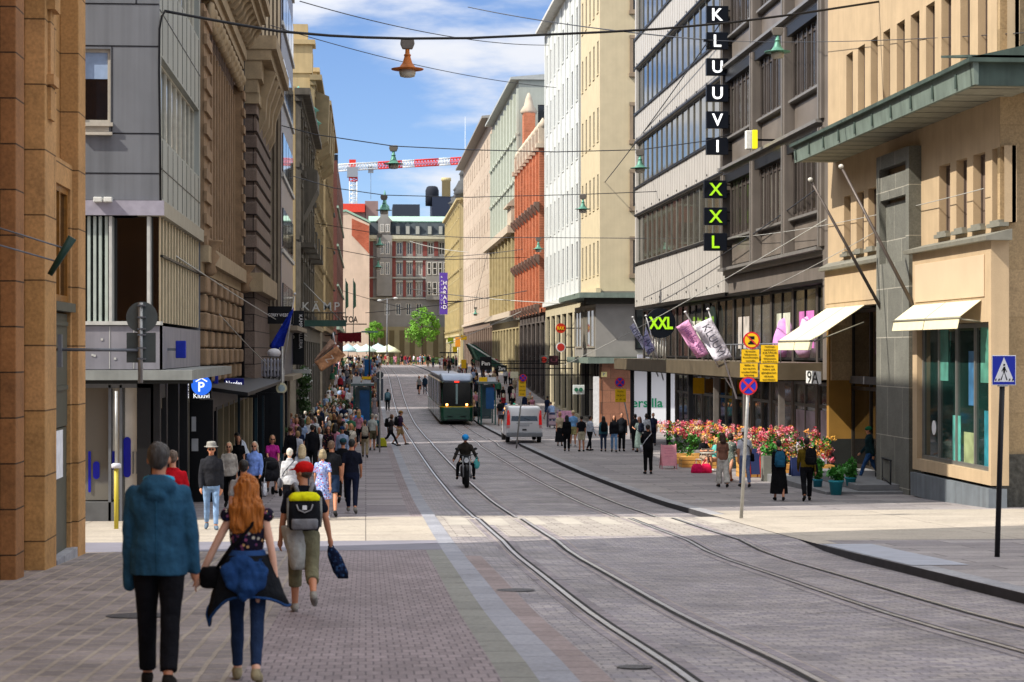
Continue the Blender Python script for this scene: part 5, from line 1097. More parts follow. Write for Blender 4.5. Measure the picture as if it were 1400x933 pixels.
# ---- trees at the end of the street
def tree(px, Y, w, h, cz, label, seed, tr=.14):
    rnd = random.Random(seed); base = atd(px, Y); t = thing('street_tree', base, label, 'tree', 'trees at the end of the street')
    mb = MB(); mb.path([base, base + Vector((.05, 0, cz * .6)), base + Vector((-.05, .1, cz + h * .2))], [tr * 1.3, tr, tr * .4], 9)
    for k in range(9):
        a = rnd.uniform(0, 6.28); s = base + Vector((0, 0, cz * .75 + rnd.uniform(0, h * .35))); e = s + Vector((math.cos(a) * w * .32, math.sin(a) * w * .32, h * rnd.uniform(.15, .4))); mb.path([s, s.lerp(e, .5) + Vector((0,0,.1)), e], [tr * .45, tr * .3, tr * .1], 6)
    mb.build('trunk', mat('grey brown bark', '#54473b', .9, .25, 8, .5), t)
    mb = MB(); C = []
    for k in range(32):
        while True:
            v = Vector((rnd.uniform(-1, 1), rnd.uniform(-1, 1), rnd.uniform(-1, 1)))
            if v.length < 1: break
        v.z = v.z * (1 if v.z > 0 else .8); wd = 1 - max(0, v.z) * .35
        C.append((base + Vector((v.x * w * .45 * wd, v.y * w * .45 * wd, cz - .3 + v.z * h * .47)), rnd.uniform(.18, .32) * w * .5))
    for c, r in C:
        for j in range(120):
            v = Vector((rnd.gauss(0, 1), rnd.gauss(0, 1), rnd.gauss(0, 1))).normalized() * r * rnd.uniform(.45, 1.1); p = c + v; s = rnd.uniform(.05, .115) * (w / 6 + .45)
            a = Vector((rnd.gauss(0, 1), rnd.gauss(0, 1), rnd.gauss(0, 1))).normalized(); b_ = a.cross(Vector((rnd.gauss(0, 1), rnd.gauss(0, 1), rnd.gauss(0, 1)))).normalized()
            mb.add([p - a * s * 1.5, p - b_ * s * .8, p + a * s * 1.5, p + b_ * s * .8], [(0, 1, 2, 3)])
    mb.build('crown', mat('fresh green leaves', '#6b9c34', .6, .4, .9, 0, 0, .3), t)
tree(577, 362, 6.6, 7.6, 7.0, 'larger fresh green tree in front of the end house', 3)
tree(511, 362, 3.6, 5.2, 6.0, 'smaller fresh green tree left of the larger one by the pink gable', 5)
# café umbrellas and hedge line at the end
for i, (px, Y, r, zz, col, lab) in enumerate(((531, 345, 2.1, 2.1, '#d6dcc0', 'pale yellow market umbrella, front one of the far terrace'), (501, 348, 1.8, 2.2, '#b9d0cc', 'pale blue green market umbrella left of the yellow one on the far terrace'), (488, 352, 1.7, 2.2, '#c3d4ce', 'pale mint market umbrella at the far terrace beside the beige flag'), (476, 350, 1.6, 2.3, '#a6c4cc', 'light blue market umbrella leftmost on the far terrace'), (517, 358, 1.9, 2.4, '#b4c8ce', 'light grey blue umbrella behind the pale yellow one'))):
    b0 = atd(px, Y); t = thing('market_umbrella', b0, lab, 'umbrella', 'market umbrellas on the far terrace')
    mb = MB(); mb.tube(b0, b0 + Vector((0, 0, 3.4)), .05); mb.build('pole', cm('#8a8a80'), t)
    mb = MB(); mb.lathe(b0 + Vector((0, 0, zz)), [(r, 0), (r + .02, .2), (r * .55, .85), (.08, 1.35), (.02, 1.45)], 8); mb.build('canopy', cloth(col), t)
hd = MB(); rnd = random.Random(9)
for i in range(2600):
    p = Vector((rnd.uniform(-4, 17), 341 + rnd.uniform(-.5, .5), gz(341) + rnd.uniform(0, 1.25))); s = rnd.uniform(.06, .13)
    a = Vector((rnd.gauss(0,1), rnd.gauss(0,1), rnd.gauss(0,1))).normalized(); b_ = a.cross(Vector((rnd.gauss(0,1), rnd.gauss(0,1), rnd.gauss(0,1)))).normalized()
    hd.add([p - a*s, p - b_*s, p + a*s, p + b_*s], [(0,1,2,3)])
tag(hd.build('hedge', mat('terrace hedge leaves', '#4f6b34', .7, .5, 1)), 'low green terrace hedge in front of the far umbrellas', 'hedge')
# flags on the far left: three tall poles
for i, px in enumerate((464, 472.5, 483)):
    Y = 300; t = thing('banner_pole', atd(px, Y), ['furled dark green banner on a tall pole, left one of three before the pink wall', 'furled dark green banner on a tall pole, middle one of three before the pink wall', 'furled dark green banner on a tall pole, right one of three before the pink wall'][i], 'banner', 'tall banners before the pink gable')
    mb = MB(); mb.tube(onY(px, 470, Y), onY(px, 381, Y), .06); mb.build('pole', cm('#4c5650'), t)
    mb = MB(); a = onY(px + .2, 383, Y); mb.prism([a, a + Vector((.35, 0, -.6)), a + Vector((.42, 0, -4)), a + Vector((0, 0, -4.4))], (0, .12, 0)); mb.build('banner', cm('#2c4a3c'), t)
sp_ = thing('lamp_post', atd(529, 330), 'tall grey double headed lamp post before the end house', 'street lamp')
mb = MB(); mb.path([atd(529, 330), onY(529.5, 408, 330)], [.14, .08]); mb.build('post', m_steelp, sp_)
mb = MB(); a = onY(519, 411, 330); c = onY(541, 408, 330); mb.tube(a, c, .05); mb.build('arm', m_steelp, sp_)
for q in (a, c): mb = MB(); mb.ell(q, (.4, .2, .18)); mb.build('lamp_head', cm('#b9bdbd'), sp_)
# purple vertical sign
t = thing('vertical_sign', onY(606, 425, 322), 'tall purple vertical sign lettered HARALD on the far right facade', 'sign'); a = onY(601, 430, 322); c = onY(612, 373, 322)
mb = MB(); mb.box(a.x, c.x, 322, 322.3, a.z, c.z); mb.build('panel', cm('#5a3f9e'), t); mb = MB(); mb.box(c.x, 15.6, 322.1, 322.2, a.z + 2, a.z + 2.2); mb.build('bracket', m_dark, t)
for i, chh in enumerate('HARALD'): text(chh, wt, (c.x - .45, 321.97, onY(607, 387 + i * 6.6, 322).z), (1, 0, 0), (0, 0, 1), .62, t, .01, 'letter', bold=.02)
for i, chh in enumerate('RAVINTOLA'): text(chh, wt, (a.x + .35, 321.97, onY(607, 379 + i * 5.2, 322).z), (1, 0, 0), (0, 0, 1), .3, t, .01, 'letter')
# ================================================================ WIRES AND HANGING LAMPS
m_cable = cm('#1b1c20', .6); m_wire = cm('#3a3c42', .6); m_lwire = cm('#b4b4ae', .5)
def wire(pts, r, label, m=None, n=24, sag=0, name='wire'):
    P = [Vector(p) for p in pts]
    if len(P) == 2:
        a, c = P; P = [a.lerp(c, i / n) - Vector((0, 0, sag * 4 * (i / n) * (1 - i / n))) for i in range(n + 1)]
    mb = MB(); mb.path(P, r, 5); return tag(mb.build(name, m or m_wire), label, name, 'overhead wires over the street' if name == 'wire' else None)
def L_(px, py): return onX(px, py, -4.62)
def Rr(px, py, X=15.8): return onX(px, py, X)
a = onY(222, 15, 45); c = onX(1205, 3, 15.3)
# heavy lamp cable: follow the photographed sag between two wall anchors
def span(pts, Ya, Yb): return [onY(px, py, Ya + (Yb - Ya) * (px - pts[0][0]) / (pts[-1][0] - pts[0][0])) for px, py in pts]
wire(span([(222, 15), (260, 22), (320, 33), (380, 43), (450, 49), (500, 51.5), (557, 53), (640, 52.5), (740, 48), (820, 44.5), (900, 40), (1000, 31), (1100, 18), (1205, 2)], 45, 60), .035, 'thick black lamp cable sagging across the top of the street', m_cable, name='cable')
def lamp(px, py, Y, label, s=1.0, rust=False):
    q = onY(px, py, Y); t = thing('street_lamp', q - Vector((0, 0, .95 * s)), label, 'street lamp', 'green bell lamps hung over the street')
    G = mat('verdigris lamp metal', '#5b8f7d', .5, .3, 4, .1, .3); D = cm('#6b6660', .6)
    mb = MB(); mb.prism([q + Vector(v) * s for v in ((-.17, -.07, 0), (.17, -.07, 0), (.19, -.07, -.12), (.13, -.07, -.26), (-.13, -.07, -.26), (-.19, -.07, -.12))], (0, .14 * s, 0)); bev(mb.build('ballast_box', D, t), .02)
    mb = MB(); mb.lathe(q - Vector((0, 0, 1.0 * s)), [(.42*s, .2*s), (.43*s, .22*s), (.22*s, .26*s), (.13*s, .38*s), (.085*s, .52*s), (.08*s, .56*s), (.095*s, .57*s), (.09*s, .60*s), (.06*s, .62*s), (.055*s, .74*s)], 20); mb.build('lamp_shade', mat('rusty lamp metal', '#b5682c', .6, .4, 5, .1, .2) if rust else G, t)
    mb = MB(); mb.lathe(q - Vector((0, 0, 1.0 * s)), [(.12*s, 0), (.19*s, .02*s), (.22*s, .12*s), (.2*s, .2*s)], 16); mb.build('glass', mat('lamp glass', '#b5b0a2', .2, .1, 4, 0, 0, .6), t)
lamp(557, 54, 52, 'near lamp with rusty orange bell hanging from the thick cable', 1.0, True)
lamp(538, 199, 84, 'green bell lamp in the sky below the rusty one')
lamp(525, 267, 103, 'small green bell lamp in front of the crane roofs')
lamp(519, 320, 140, 'small dark lamp before the end house, above the pale one', 1.0)
lamp(517, 352, 175, 'pale green lamp before the grey bay of the end house', 1.1)
lamp(1063, 38, 60, 'bell lamp hanging beside the bronze store top', .95)
lamp(875, 205, 84, 'green bell lamp before the silver store corner', 1.0)
lamp(797, 266, 105, 'green bell lamp before the cream corner building', 1.0)
lamp(736, 325, 135, 'small green bell lamp before the red brick building', 1.0)
lamp(650, 420, 225, 'tiny bell lamp before the far salmon building', 1.0)
wl = [((430, 183), (538, 202), (700, 208), (870, 206), (985, 170), 84, 84, 'wire'), ((455, 255), (525, 270), (660, 272), (800, 268), (880, 262), 103, 106, 'wire')]
wire(span([(385, 172), (430, 184), (538, 200), (640, 205), (760, 208), (875, 205), (965, 193), (1003, 182)], 83, 86), .022, 'dark span wire carrying the second row of bell lamps')
wire(span([(380, 235), (455, 257), (525, 267), (640, 270), (797, 266), (900, 262)], 102, 108), .022, 'dark span wire carrying the third row of bell lamps')
wire(span([(400, 300), (519, 320), (640, 325), (736, 325), (1000, 327)], 138, 108), .022, 'dark span wire level with the lamp before the red building')
wire(span([(425, 335), (517, 352), (620, 355), (720, 352)], 173, 180), .03, 'dark span wire before the end house')
wire([onY(985, 32, 86), onY(798, 284, 150)], .03, 'dark stay wire slanting down past the silver store', sag=.3)
wire([onY(1400, 62, 48), onY(1262, 130, 55)], .03, 'dark stay from the copper canopy to the right edge', sag=.1)
wire([onY(1362, 62, 49.5), onY(880, 408, 110)], .022, 'long dark wire crossing in front of the bronze store', sag=.6)
wire([onY(1400, 45, 47), onY(968, 55, 86)], .012, 'thin wire between the copper canopy and the letter signs', sag=.15)
wire([onY(968, 55, 86), onY(640, 10, 130)], .03, 'faint wire rising left from the letter signs', sag=.2)
wire([onY(1130, 300, 62), onY(770, 500, 130)], .018, 'pale contact wire dropping toward the cream corner building', m_lwire, sag=.2)
wire([onY(1290, 262, 54), onY(1040, 400, 75)], .012, 'thin pale wire in front of the cream slit windows', m_lwire, sag=.1)
wire([onX(1345, 258, 15.6), onY(1000, 325, 85)], .012, 'thin pale wire level with the lower slit windows', m_lwire, sag=.2)
wire([onY(370, 35, 85), onY(760, 120, 118)], .02, 'faint high wire slanting across the blue sky', sag=.4)
wire([onY(410, 2, 70), onY(750, 62, 110)], .02, 'faint uppermost wire across the sky', sag=.4)
wire([onY(240, 350, 48), onY(420, 460, 110)], .018, 'pale stay wire in front of the granite bank', m_lwire, sag=.1)
wire([onY(300, 430, 60), onY(390, 520, 90)], .018, 'second pale stay wire under the granite bank arches', m_lwire, sag=.1)
for i, (p0, p1) in enumerate((((560, 395), (765, 415)), ((500, 428), (720, 398)), ((610, 470), (770, 398)), ((590, 352), (735, 338)), ((560, 330), (640, 345)), ((460, 395), (600, 432)))):
    wire([onY(*p0, 200 + i * 12), onY(*p1, 150 + i * 14)], .035, ['thin far wire before the red brick base', 'thin far wire sloping over the larger tree', 'far contact wire rising to the white building', 'far thin wire at third floor of the end house', 'short far wire by the cream turrets', 'far wire above the smaller tree'][i], m_wire if i % 2 else m_lwire, sag=.2)
wire([onY(648, 420, 205), onY(668, 340, 205)], .02, 'short hanger wire by the salmon wall')
# insulators
for px, py, Y, lab in ((1362, 60, 49.5, 'dark insulator on the wire above the copper canopy'), (968, 56, 86, 'dark insulator on the wire beside the K panel')):
    t = thing('insulator', onY(px, py + 12, Y), lab, 'insulator'); mb = MB(); q = onY(px, py, Y); mb.box(q.x - .2, q.x + .2, Y - .1, Y + .1, q.z - .04, q.z + .06); mb.lathe(q - Vector((0,0,.3)), [(.05, 0), (.09, .06), (.05, .14), (.1, .2), (.04, .26)], 10); mb.build('body', m_dark, t)
# ================================================================ SIGNS
m_yel2 = mat('yellow sign face', '#e8b90a', .5, .04, 3); m_sred = mat('sign red', '#c8242c', .5, .03, 3); m_sblue = mat('sign blue', '#1c2fae', .5, .03, 3); m_galv = mat('galvanised steel', '#a8a8a4')
def rbox(mb, x0, x1, y0, y1, z0, z1): return mb.box(x0, x1, y0, y1, z0, z1)
def nostop(par, c, r, Y, nm='no_stopping_sign'):
    mb = MB(); mb.disc((c.x, Y, c.z), r, (0, -1, 0), .012, 36); o = mb.build(nm, m_sred, par)
    mb = MB(); mb.disc((c.x, Y - .013, c.z), r * .82, (0, -1, 0), .004, 36); mb.build('blue_field', m_sblue, o)
    for s in (1, -1):
        a = Vector((c.x - s * r * .62, 0, c.z - r * .62)); b_ = Vector((c.x + s * r * .62, 0, c.z + r * .62)); w_ = r * .12
        d = (b_ - a).normalized(); nn = Vector((-d.z, 0, d.x)) * w_; yy = Y - .0175 - (.004 if s > 0 else 0)
        mb = MB(); mb.prism([(a.x + nn.x, yy, a.z + nn.z), (b_.x + nn.x, yy, b_.z + nn.z), (b_.x - nn.x, yy, b_.z - nn.z), (a.x - nn.x, yy, a.z - nn.z)], (0, -.003, 0)); mb.build('red_bar', m_sred, o)
    return o
def panel(par, px0, px1, py0, py1, Y, m, lines=(), nm='text_panel', tm=None, lh=None):
    a = onY(px0, py1, Y); c = onY(px1, py0, Y); mb = MB(); mb.box(a.x, c.x, Y, Y + .012, a.z, c.z); o = mb.build(nm, m, par)
    n = len(lines)
    for i, s in enumerate(lines):
        zz = c.z - (c.z - a.z) * (i + .6) / (n + .2); text(s, tm or cm('#2a2408'), ((a.x + c.x)/2, Y - .006, zz), (1, 0, 0), (0, 0, 1), lh or (c.z - a.z) / (n + .5) * .55, o, .002, width=(c.x - a.x) * (.55 + .3 * ((i * 7) % 3) / 2))
    return o
Yq = 43.6
t = thing('parking_sign_post', atd(1014, Yq), 'leaning sign post with yellow text panels and a round no stopping sign', 'sign post')
mb = MB(); mb.path([atd(1013, Yq) - Vector((0, 0, .1)), onY(1027, 456, Yq)], .04, 10); mb.build('post', m_galv, t)
Yf = Yq - .08
c = onY(1027.5, 465.5, Yf); mb = MB(); mb.disc((c.x, Yf, c.z), .19, (0, -1, 0), .012, 36); o = mb.build('round_yellow_sign', m_sred, t)
mb = MB(); mb.disc((c.x, Yf - .013, c.z), .155, (0, -1, 0), .004, 36); mb.build('yellow_field', m_yel2, o)
mb = MB(); mb.box(c.x - .06, c.x + .06, Yf - .022, Yf - .018, c.z + .02, c.z + .09); mb.box(c.x - .08, c.x + .08, Yf - .022, Yf - .018, c.z - .09, c.z - .05); mb.box(c.x - .05, c.x + .05, Yf - .022, Yf - .018, c.z - .05, c.z - .015); mb.build('vehicle_symbol', m_black, o)
mb = MB(); mb.prism([(c.x - .12, Yf - .023, c.z + .1), (c.x - .1, Yf - .023, c.z + .12), (c.x + .12, Yf - .023, c.z - .1), (c.x + .1, Yf - .023, c.z - .12)], (0, -.002, 0)); mb.build('red_bar', m_sred, o)
panel(t, 1014, 1038, 478, 496, Yf, m_yel2, ['Ei koske', 'liikenne', 'huoltoajo', 'tontille'], 'text_panel')
panel(t, 1012, 1036, 497, 516, Yf, m_yel2, ['Gäller ej', 'tram', 'underhålls', 'körning'])
panel(t, 1040.5, 1064, 472, 497, Yf - .01, m_yel2, ['Huoltoajo', 'sallittu', 'jalka', 'käytävällä', 'liikkeisiin', 'sallittu'])
panel(t, 1039, 1063, 498, 522, Yf - .01, m_yel2, ['Tillåtet att', 'köra på', 'gångbanan', 'till butik', 'med tillstånd'])
mb = MB()
for py in (486, 508): a = onY(1012, py, Yf + .03); c2 = onY(1063, py, Yf + .03); mb.box(a.x, c2.x, Yf + .014, Yf + .04, a.z - .02, a.z + .02)
mb.build('crossbar', m_galv, t)
nostop(t, onY(1023, 528, Yf - .02), .205, Yf - .02)
# pedestrian crossing sign
Yw = 30.5
t = thing('crossing_sign_post', atd(1363, Yw), 'blue pedestrian crossing sign on a black post at the right edge', 'sign post')
mb = MB(); mb.path([atd(1363, Yw) - Vector((0, 0, .1)), onY(1371, 500, Yw)], .042, 10); mb.build('post', cm('#16161a', .4), t)
a = onY(1356, 527, Yw - .06); c = onY(1389, 486, Yw - .06); y_ = Yw - .06
mb = MB(); mb.box(a.x, c.x, y_, y_ + .012, a.z, c.z); o = bev(mb.build('panel', wt, t), .004, 1)
mb = MB(); mb.box(a.x + .012, c.x - .012, y_ - .004, y_ - .001, a.z + .012, c.z - .012); mb.build('blue_field', m_sblue, o)
cx_, cz_ = (a.x + c.x)/2, (a.z + c.z)/2; hh = (c.z - a.z)
mb = MB(); mb.prism([(a.x + .03, y_ - .0045, a.z + .055), (c.x - .03, y_ - .0045, a.z + .055), (cx_, y_ - .0045, c.z - .03)], (0, -.003, 0)); mb.build('white_triangle', wt, o)
mb = MB(); yk = y_ - .0078
def pg(pts): mb.prism([(cx_ + p[0] * hh, yk, a.z + p[1] * hh) for p in pts], (0, -.003, 0))
pg([(-.03, .42), (.03, .42), (.045, .62), (-.02, .62)]); pg([(-.02, .42), (.0, .44), (-.09, .17), (-.13, .17)]); pg([(.0, .44), (.03, .42), (.12, .17), (.08, .17)]); pg([(.03, .6), (.1, .45), (.08, .43), (.02, .55)]); pg([(-.02, .6), (-.09, .47), (-.07, .45), (0, .55)])
mb.disc((cx_ + .005 * hh, yk, a.z + .68 * hh), .035 * hh, (0, -1, 0), .003, 16); mb.build('walking_figure', m_black, o)
for i, x in enumerate((-.3, -.19, .17, .28)): mb = MB(); pg([(x - .02, .15), (x + .035, .15), (x + .05, .22), (x + .01, .22)]); mb.build('stripe', m_black, o)
mb = MB(); mb.box(cx_ - .07, cx_ + .07, y_ + .012, Yw + .05, a.z - .02, a.z + .12); mb.build('clamp', m_galv, t)
# far no-stopping posts
Yv = 96
t = thing('parking_sign_post', atd(707, Yv), 'leaning sign post with yellow panel and no stopping sign behind the white van', 'sign post')
mb = MB(); mb.path([atd(706, Yv), onY(716, 514, Yv)], .04); mb.build('post', m_galv, t)
panel(t, 709, 719, 520, 542, Yv - .06, m_yel2, ['Kadun', 'huolto', 'alue', 'torstai'], tm=cm('#5a4a10')); nostop(t, onY(715, 517, Yv - .08), .19, Yv - .08)
Yv = 104
t = thing('parking_sign_post', atd(864, Yv), 'no stopping sign with yellow arrow panel before the white shop screen', 'sign post')
mb = MB(); mb.path([atd(865, Yv), onY(847, 516, Yv)], .035); mb.build('post', m_galv, t)
panel(t, 841, 856, 532, 550, Yv - .06, m_yel2, ['Huolto', 'ajo', '+ P +'], tm=cm('#5a4a10')); nostop(t, onY(847.5, 523, Yv - .08), .27, Yv - .08)
t = thing('parking_sign_post', atd(848, 300), 'x', 'sign'); bpy.data.objects.remove(t)
# projecting signs on the right facades
def psign(px, py, r, Y, kind, label, col, txt, tcol, X=16.0, w2=None, ring=None):
    q = onY(px, py, Y); t = thing('projecting_sign', q - Vector((0, 0, .4)), label, 'sign'); k = Y / F
    if kind == 'disc':
        mb = MB(); mb.disc((q.x, Y, q.z), r * k, (0, -1, 0), .15, 28); o = mb.build('disc', cm(col, .5), t)
        if ring: mb = MB(); mb.disc((q.x, Y - .151, q.z), r * k * .8, (0, -1, 0), .01, 28); mb.build('inner_disc', cm(ring, .5), o)
    else:
        mb = MB(); mb.box(q.x - r * k, q.x + r * k, Y - .15, Y, q.z - (w2 or r) * k, q.z + (w2 or r) * k); o = bev(mb.build('panel', cm(col, .5), t), .02, 1)
        if ring: mb = MB(); mb.disc((q.x, Y - .151, q.z), min(r, w2 or r) * k * .72, (0, -1, 0), .01, 28); mb.build('inner_disc', cm(ring, .5), o)
    if txt: text(txt, cm(tcol, .5), (q.x, Y - .17, q.z), (1, 0, 0), (0, 0, 1), r * k * .7, t, .008, width=r * k * 1.4, bold=.03)
    mb = MB(); mb.box(q.x + r * k * .8, X + .1, Y - .1, Y - .05, q.z - .04, q.z + .04); mb.build('bracket', m_dark, t); return t
psign(766.5, 449, 6.8, 148, 'disc', 'round red sign reading RAX in yellow on the corner facade', '#c2341c', 'RAX', '#f2c420')
psign(766.5, 475, 6.5, 148, 'disc', 'round white and red burger sign just below the RAX sign', '#d8d8d8', None, '#c22a20', ring='#b8322a')
psign(743.5, 492, 5.5, 163, 'box', 'square grey sign with round red D left of the dark sign', '#5a5c5c', 'D', '#2a1a1a', ring='#d8362c')
psign(757, 493, 6.5, 155, 'box', 'square dark maroon sign right of the red D sign', '#3c2328', 'U', '#8a4a5a')
psign(791, 533, 8, 136, 'box', 'white sign with a green oval pair of glasses above the doorway', '#cfd6d4', None, '#2d6a50', w2=6.5)
q = onY(791, 533, 135.8)
for s in (-1, 1): mb = MB(); mb.disc((q.x + s * .16, 135.8, q.z), .14, (0, -1, 0), .02, 20); tag(mb.build('spectacle_emblem', cm('#2d6a50')), 'green oval emblem, %s lens on the white optician sign' % ('left' if s < 0 else 'right'), 'emblem')
psign(826, 500, 0.1, 134, 'box', 'tiny bracket', '#888888', None, '#000000') if False else None
t = thing('wall_sign', onY(876, 505, 118), 'white square sign with a black square beside the bronze canopy', 'sign')
mb = MB(); a = onY(872, 507, 118); c = onY(888, 485, 118); mb.box(a.x, c.x, 118, 118.2, a.z, c.z); mb.build('panel', cm('#b8bac8'), t)
mb = MB(); a = onY(875, 498, 118); c = onY(883, 490, 118); mb.box(a.x, c.x, 117.98, 117.998, a.z, c.z); mb.build('black_square', m_black, t)
# left side signs
t = psign(320, 524.5, 13.5, 63, 'box', 'dark blue bank sign reading Nordea under the awning', '#10186e', None, '#ffffff', X=-4.6, w2=7)
q = onY(320, 524.5, 62.8); text('Nordea', wte, (q.x, 62.83, q.z), (1, 0, 0), (0, 0, 1), .17, t, .01, width=.5)
t = psign(295, 521, 3.5, 60, 'box', 'small blue sign left of the dark blue bank sign', '#16248a', None, '#ffffff', X=-4.6, w2=9)
t = thing('shop_sign', onY(362, 520, 80), 'white ironwork shop sign reading IVANA over the pavement', 'sign'); Yi = 80
mb = MB(); a = onY(338, 522, Yi); c = onY(388, 505, Yi); mb.box(a.x, c.x, Yi, Yi + .08, a.z, a.z + .09); mb.box(a.x, c.x, Yi, Yi + .08, c.z - .06, c.z)
for i in range(9): x = a.x + (c.x - a.x) * i / 8; mb.box(x - .02, x + .02, Yi + .01, Yi + .06, a.z, c.z)
mb.build('frame', cm('#c9c9c6'), t); text('I[VANO]I', cm('#1c1c20'), ((a.x + c.x)/2, Yi - .02, (a.z + c.z)/2), (1, 0, 0), (0, 0, 1), .36, t, .01, width=(c.x - a.x) * .9, bold=.03)
mb = MB(); mb.box(a.x, c.x, Yi + .09, Yi + .12, a.z, c.z); mb.build('backing', cm('#8d8d8a'), t)
t = thing('clock', onY(385, 545, 76), 'round cream street clock on a post below the ironwork shop sign', 'clock'); q = onY(385, 531, 76)
mb = MB(); mb.disc((q.x, 76, q.z), .21, (0, -1, 0), .1, 32); o = mb.build('case', cm('#d8d2b0', .4), t); mb = MB(); mb.disc((q.x, 75.897, q.z), .13, (0, -1, 0), .01, 24); mb.build('face', mat('clock face', '#9fb2b8', .3, .3, 12), o)
mb = MB(); mb.tube((q.x + .02, 76.05, gz(76)), (q.x + .02, 76.05, q.z + 1.6), .045); mb.build('post', m_galv, t)
# dark steel door frames on the pavement under them
t = thing('steel_portal', onY(350, 600, 72), 'dark blue steel entrance frames beside the shop portals', 'frame'); 
for (px0, px1, pyt, Y) in ((325, 352, 544, 70), (358, 387, 541, 73)):
    a = onY(px0, pyt, Y); c = onY(px1, pyt, Y)
    mb = MB(); mb.box(a.x, a.x + .08, Y, Y + .1, gz(Y), a.z); mb.build('post', cm('#1d2f38', .4), t); mb = MB(); mb.box(c.x - .1, c.x, Y, Y + .1, gz(Y), a.z); mb.build('post', cm('#1f3a44', .4), t); mb = MB(); mb.box(a.x, c.x, Y + .002, Y + .098, a.z, a.z + .1); mb.build('lintel', m_dark, t)
# white globe and tube lamps cluster
t = thing('globe_lamp', onY(374, 490, 80), 'big white globe lamp below the blue flag', 'lamp'); q = onY(374.5, 483, 80)
mb = MB(); mb.ell(q, (.28, .25, .19), 18, 12); mb.build('globe', cm('#d9d9dc', .5), t); mb = MB(); mb.tube(q + Vector((.2, 0, .1)), (-3.7, 86.5, q.z + .5), .02); mb.build('bracket', m_steelp, t)
for i in range(7):
    px = 357 + i * 4.6; q = onY(px, 490, 79); t = thing('tube_lantern', q - Vector((0, 0, .8)), 'grey spindle lantern in the row below the white globe', 'lantern', 'grey spindle lanterns over the shop sign')
    mb = MB(); r_ = .065; mb.lathe(q - Vector((0, 0, .75)), [(.03, 0), (r_, .06), (r_*.6, .2), (r_, .36), (r_*.6, .5), (r_, .64), (.02, .75)], 10); mb.build('shade', cm('#8b8d98', .5), t)
mb = MB(); mb.tube(onY(350, 488, 79.05), onY(388, 488, 79.05), .015); tag(mb.build('lantern_rail', m_dark), 'dark rail holding the spindle lanterns', 'rail')
for px, py0, py1, Y, lab in ((362, 338, 372, 90, 'white twisted lantern higher up, left of the pair'), (368, 342, 372, 90, 'white twisted lantern higher up, right of the pair'), (403.5, 385, 405, 120, 'small white twisted lantern beside the KÄMP letters')):
    q = onY(px, py0, Y); h_ = (py1 - py0) * Y / F; t = thing('hanging_lantern', q - Vector((0, 0, h_)), lab, 'lantern'); mb = MB(); mb.lathe(q - Vector((0, 0, h_)), [(.02, 0), (.11, .06*h_), (.06, .25*h_), (.11, .42*h_), (.06, .6*h_), (.1, .8*h_), (.02, h_)], 10); mb.build('shade', cm('#c9c9cf', .5), t)
    mb = MB(); mb.tube(q, Vector((-3.7, Y + .3, q.z + .1)), .02); mb.build('bracket', m_galv, t)
t = thing('shop_sign', onY(383, 445, 92), 'black shop sign board high on the ribbed building reading GERRY WEBER', 'sign'); a = onY(364, 443, 84); c = onY(401, 419, 84)
mb = MB(); mb.box(a.x, c.x, 84, 84.2, a.z, c.z); mb.build('panel', m_black, t); text('GERRY WEBER', wt, ((a.x + c.x)/2 - .02, 83.985, (a.z + c.z)/2), (1, 0, 0), (0, 0, 1), .14, t, .005, width=(c.x - a.x) * .82)
t = thing('vertical_sign', onY(405, 500, 100), 'tall black vertical sign board below the KÄMP letters', 'sign'); a = onY(392, 499, 100); c = onY(416, 425, 100)
mb = MB(); mb.box(a.x, c.x, 100, 100.3, a.z, c.z); mb.build('panel', m_black, t); text('KÄMP GALLERIA', wt, (a.x + .72, 99.98, (a.z + c.z)/2 + .3), (0, 0, -1), (1, 0, 0), .17, t, .006); text('86', wt, (a.x + .2, 99.98, (a.z + c.z)/2 + .1), (1, 0, 0), (0, 0, 1), .3, t, .006)
mb = MB(); mb.box(-3.7, a.x + .1, 100.1, 100.2, a.z + 1, a.z + 1.1); mb.build('bracket', m_dark, t)
t = thing('glass_canopy', onY(440, 441, 118), 'green steel glass canopy with white letters KÄMP standing above it', 'canopy')
a = onY(415, 441, 108); Yk = 108; X1 = onY(472, 438, Yk).x
mb = MB(); mb.box(-3.66, X1, Yk, Yk + 7, a.z - .12, a.z + .02); mb.box(-3.66, X1 + .05, Yk - .06, Yk - .001, a.z - .22, a.z + .12); mb.build('roof', mat('green steel', '#3d5a50', .5, .15, 2, 0, .3), t)
for px, chh in ((418.5, 'K'), (432, 'Ä'), (447.5, 'M'), (461, 'P')): q = onY(px, 419, Yk + .2); text(chh, mat('pale letter', '#c9ccc8', .4, .02, 2), (q.x, Yk + .2, q.z), (1, 0, 0), (0, 0, 1), .46, t, .04, 'letter', bold=.01)
mb = MB(); q = onY(440, 428, Yk + .3); mb.tube((-3.6, Yk + .3, q.z), (X1, Yk + .3, q.z), .03)
for i in range(14): x = -3.5 + i * .17; mb.tube((x, Yk + .3, a.z), (x, Yk + .3, q.z), .015)
mb.build('railing', m_dark, t)
mb = MB()
for i in range(3): mb.tube((-3.6, Yk + 1 + i * 2, a.z + 2.4), (X1 - .2, Yk + .5 + i * 2, a.z + .05), .025)
mb.build('tie_rods', m_galv, t)
t = thing('roof_letters', onY(485, 470, 190), 'dark standing letters STOCK seen end of the left facades', 'sign'); q = onY(487, 437, 190)
text('STOA', m_black, (q.x - .6, 190, q.z), (1, 0, 0), (0, 0, 1), .6, t, .05, width=1.5, bold=.04); t['label'] = 'dark standing letters above the left pavement, before the smaller tree'
mb = MB(); mb.box(-3.5, q.x + 1, 190, 190.1, q.z - .5, q.z - .4); mb.build('rail', m_dark, t)
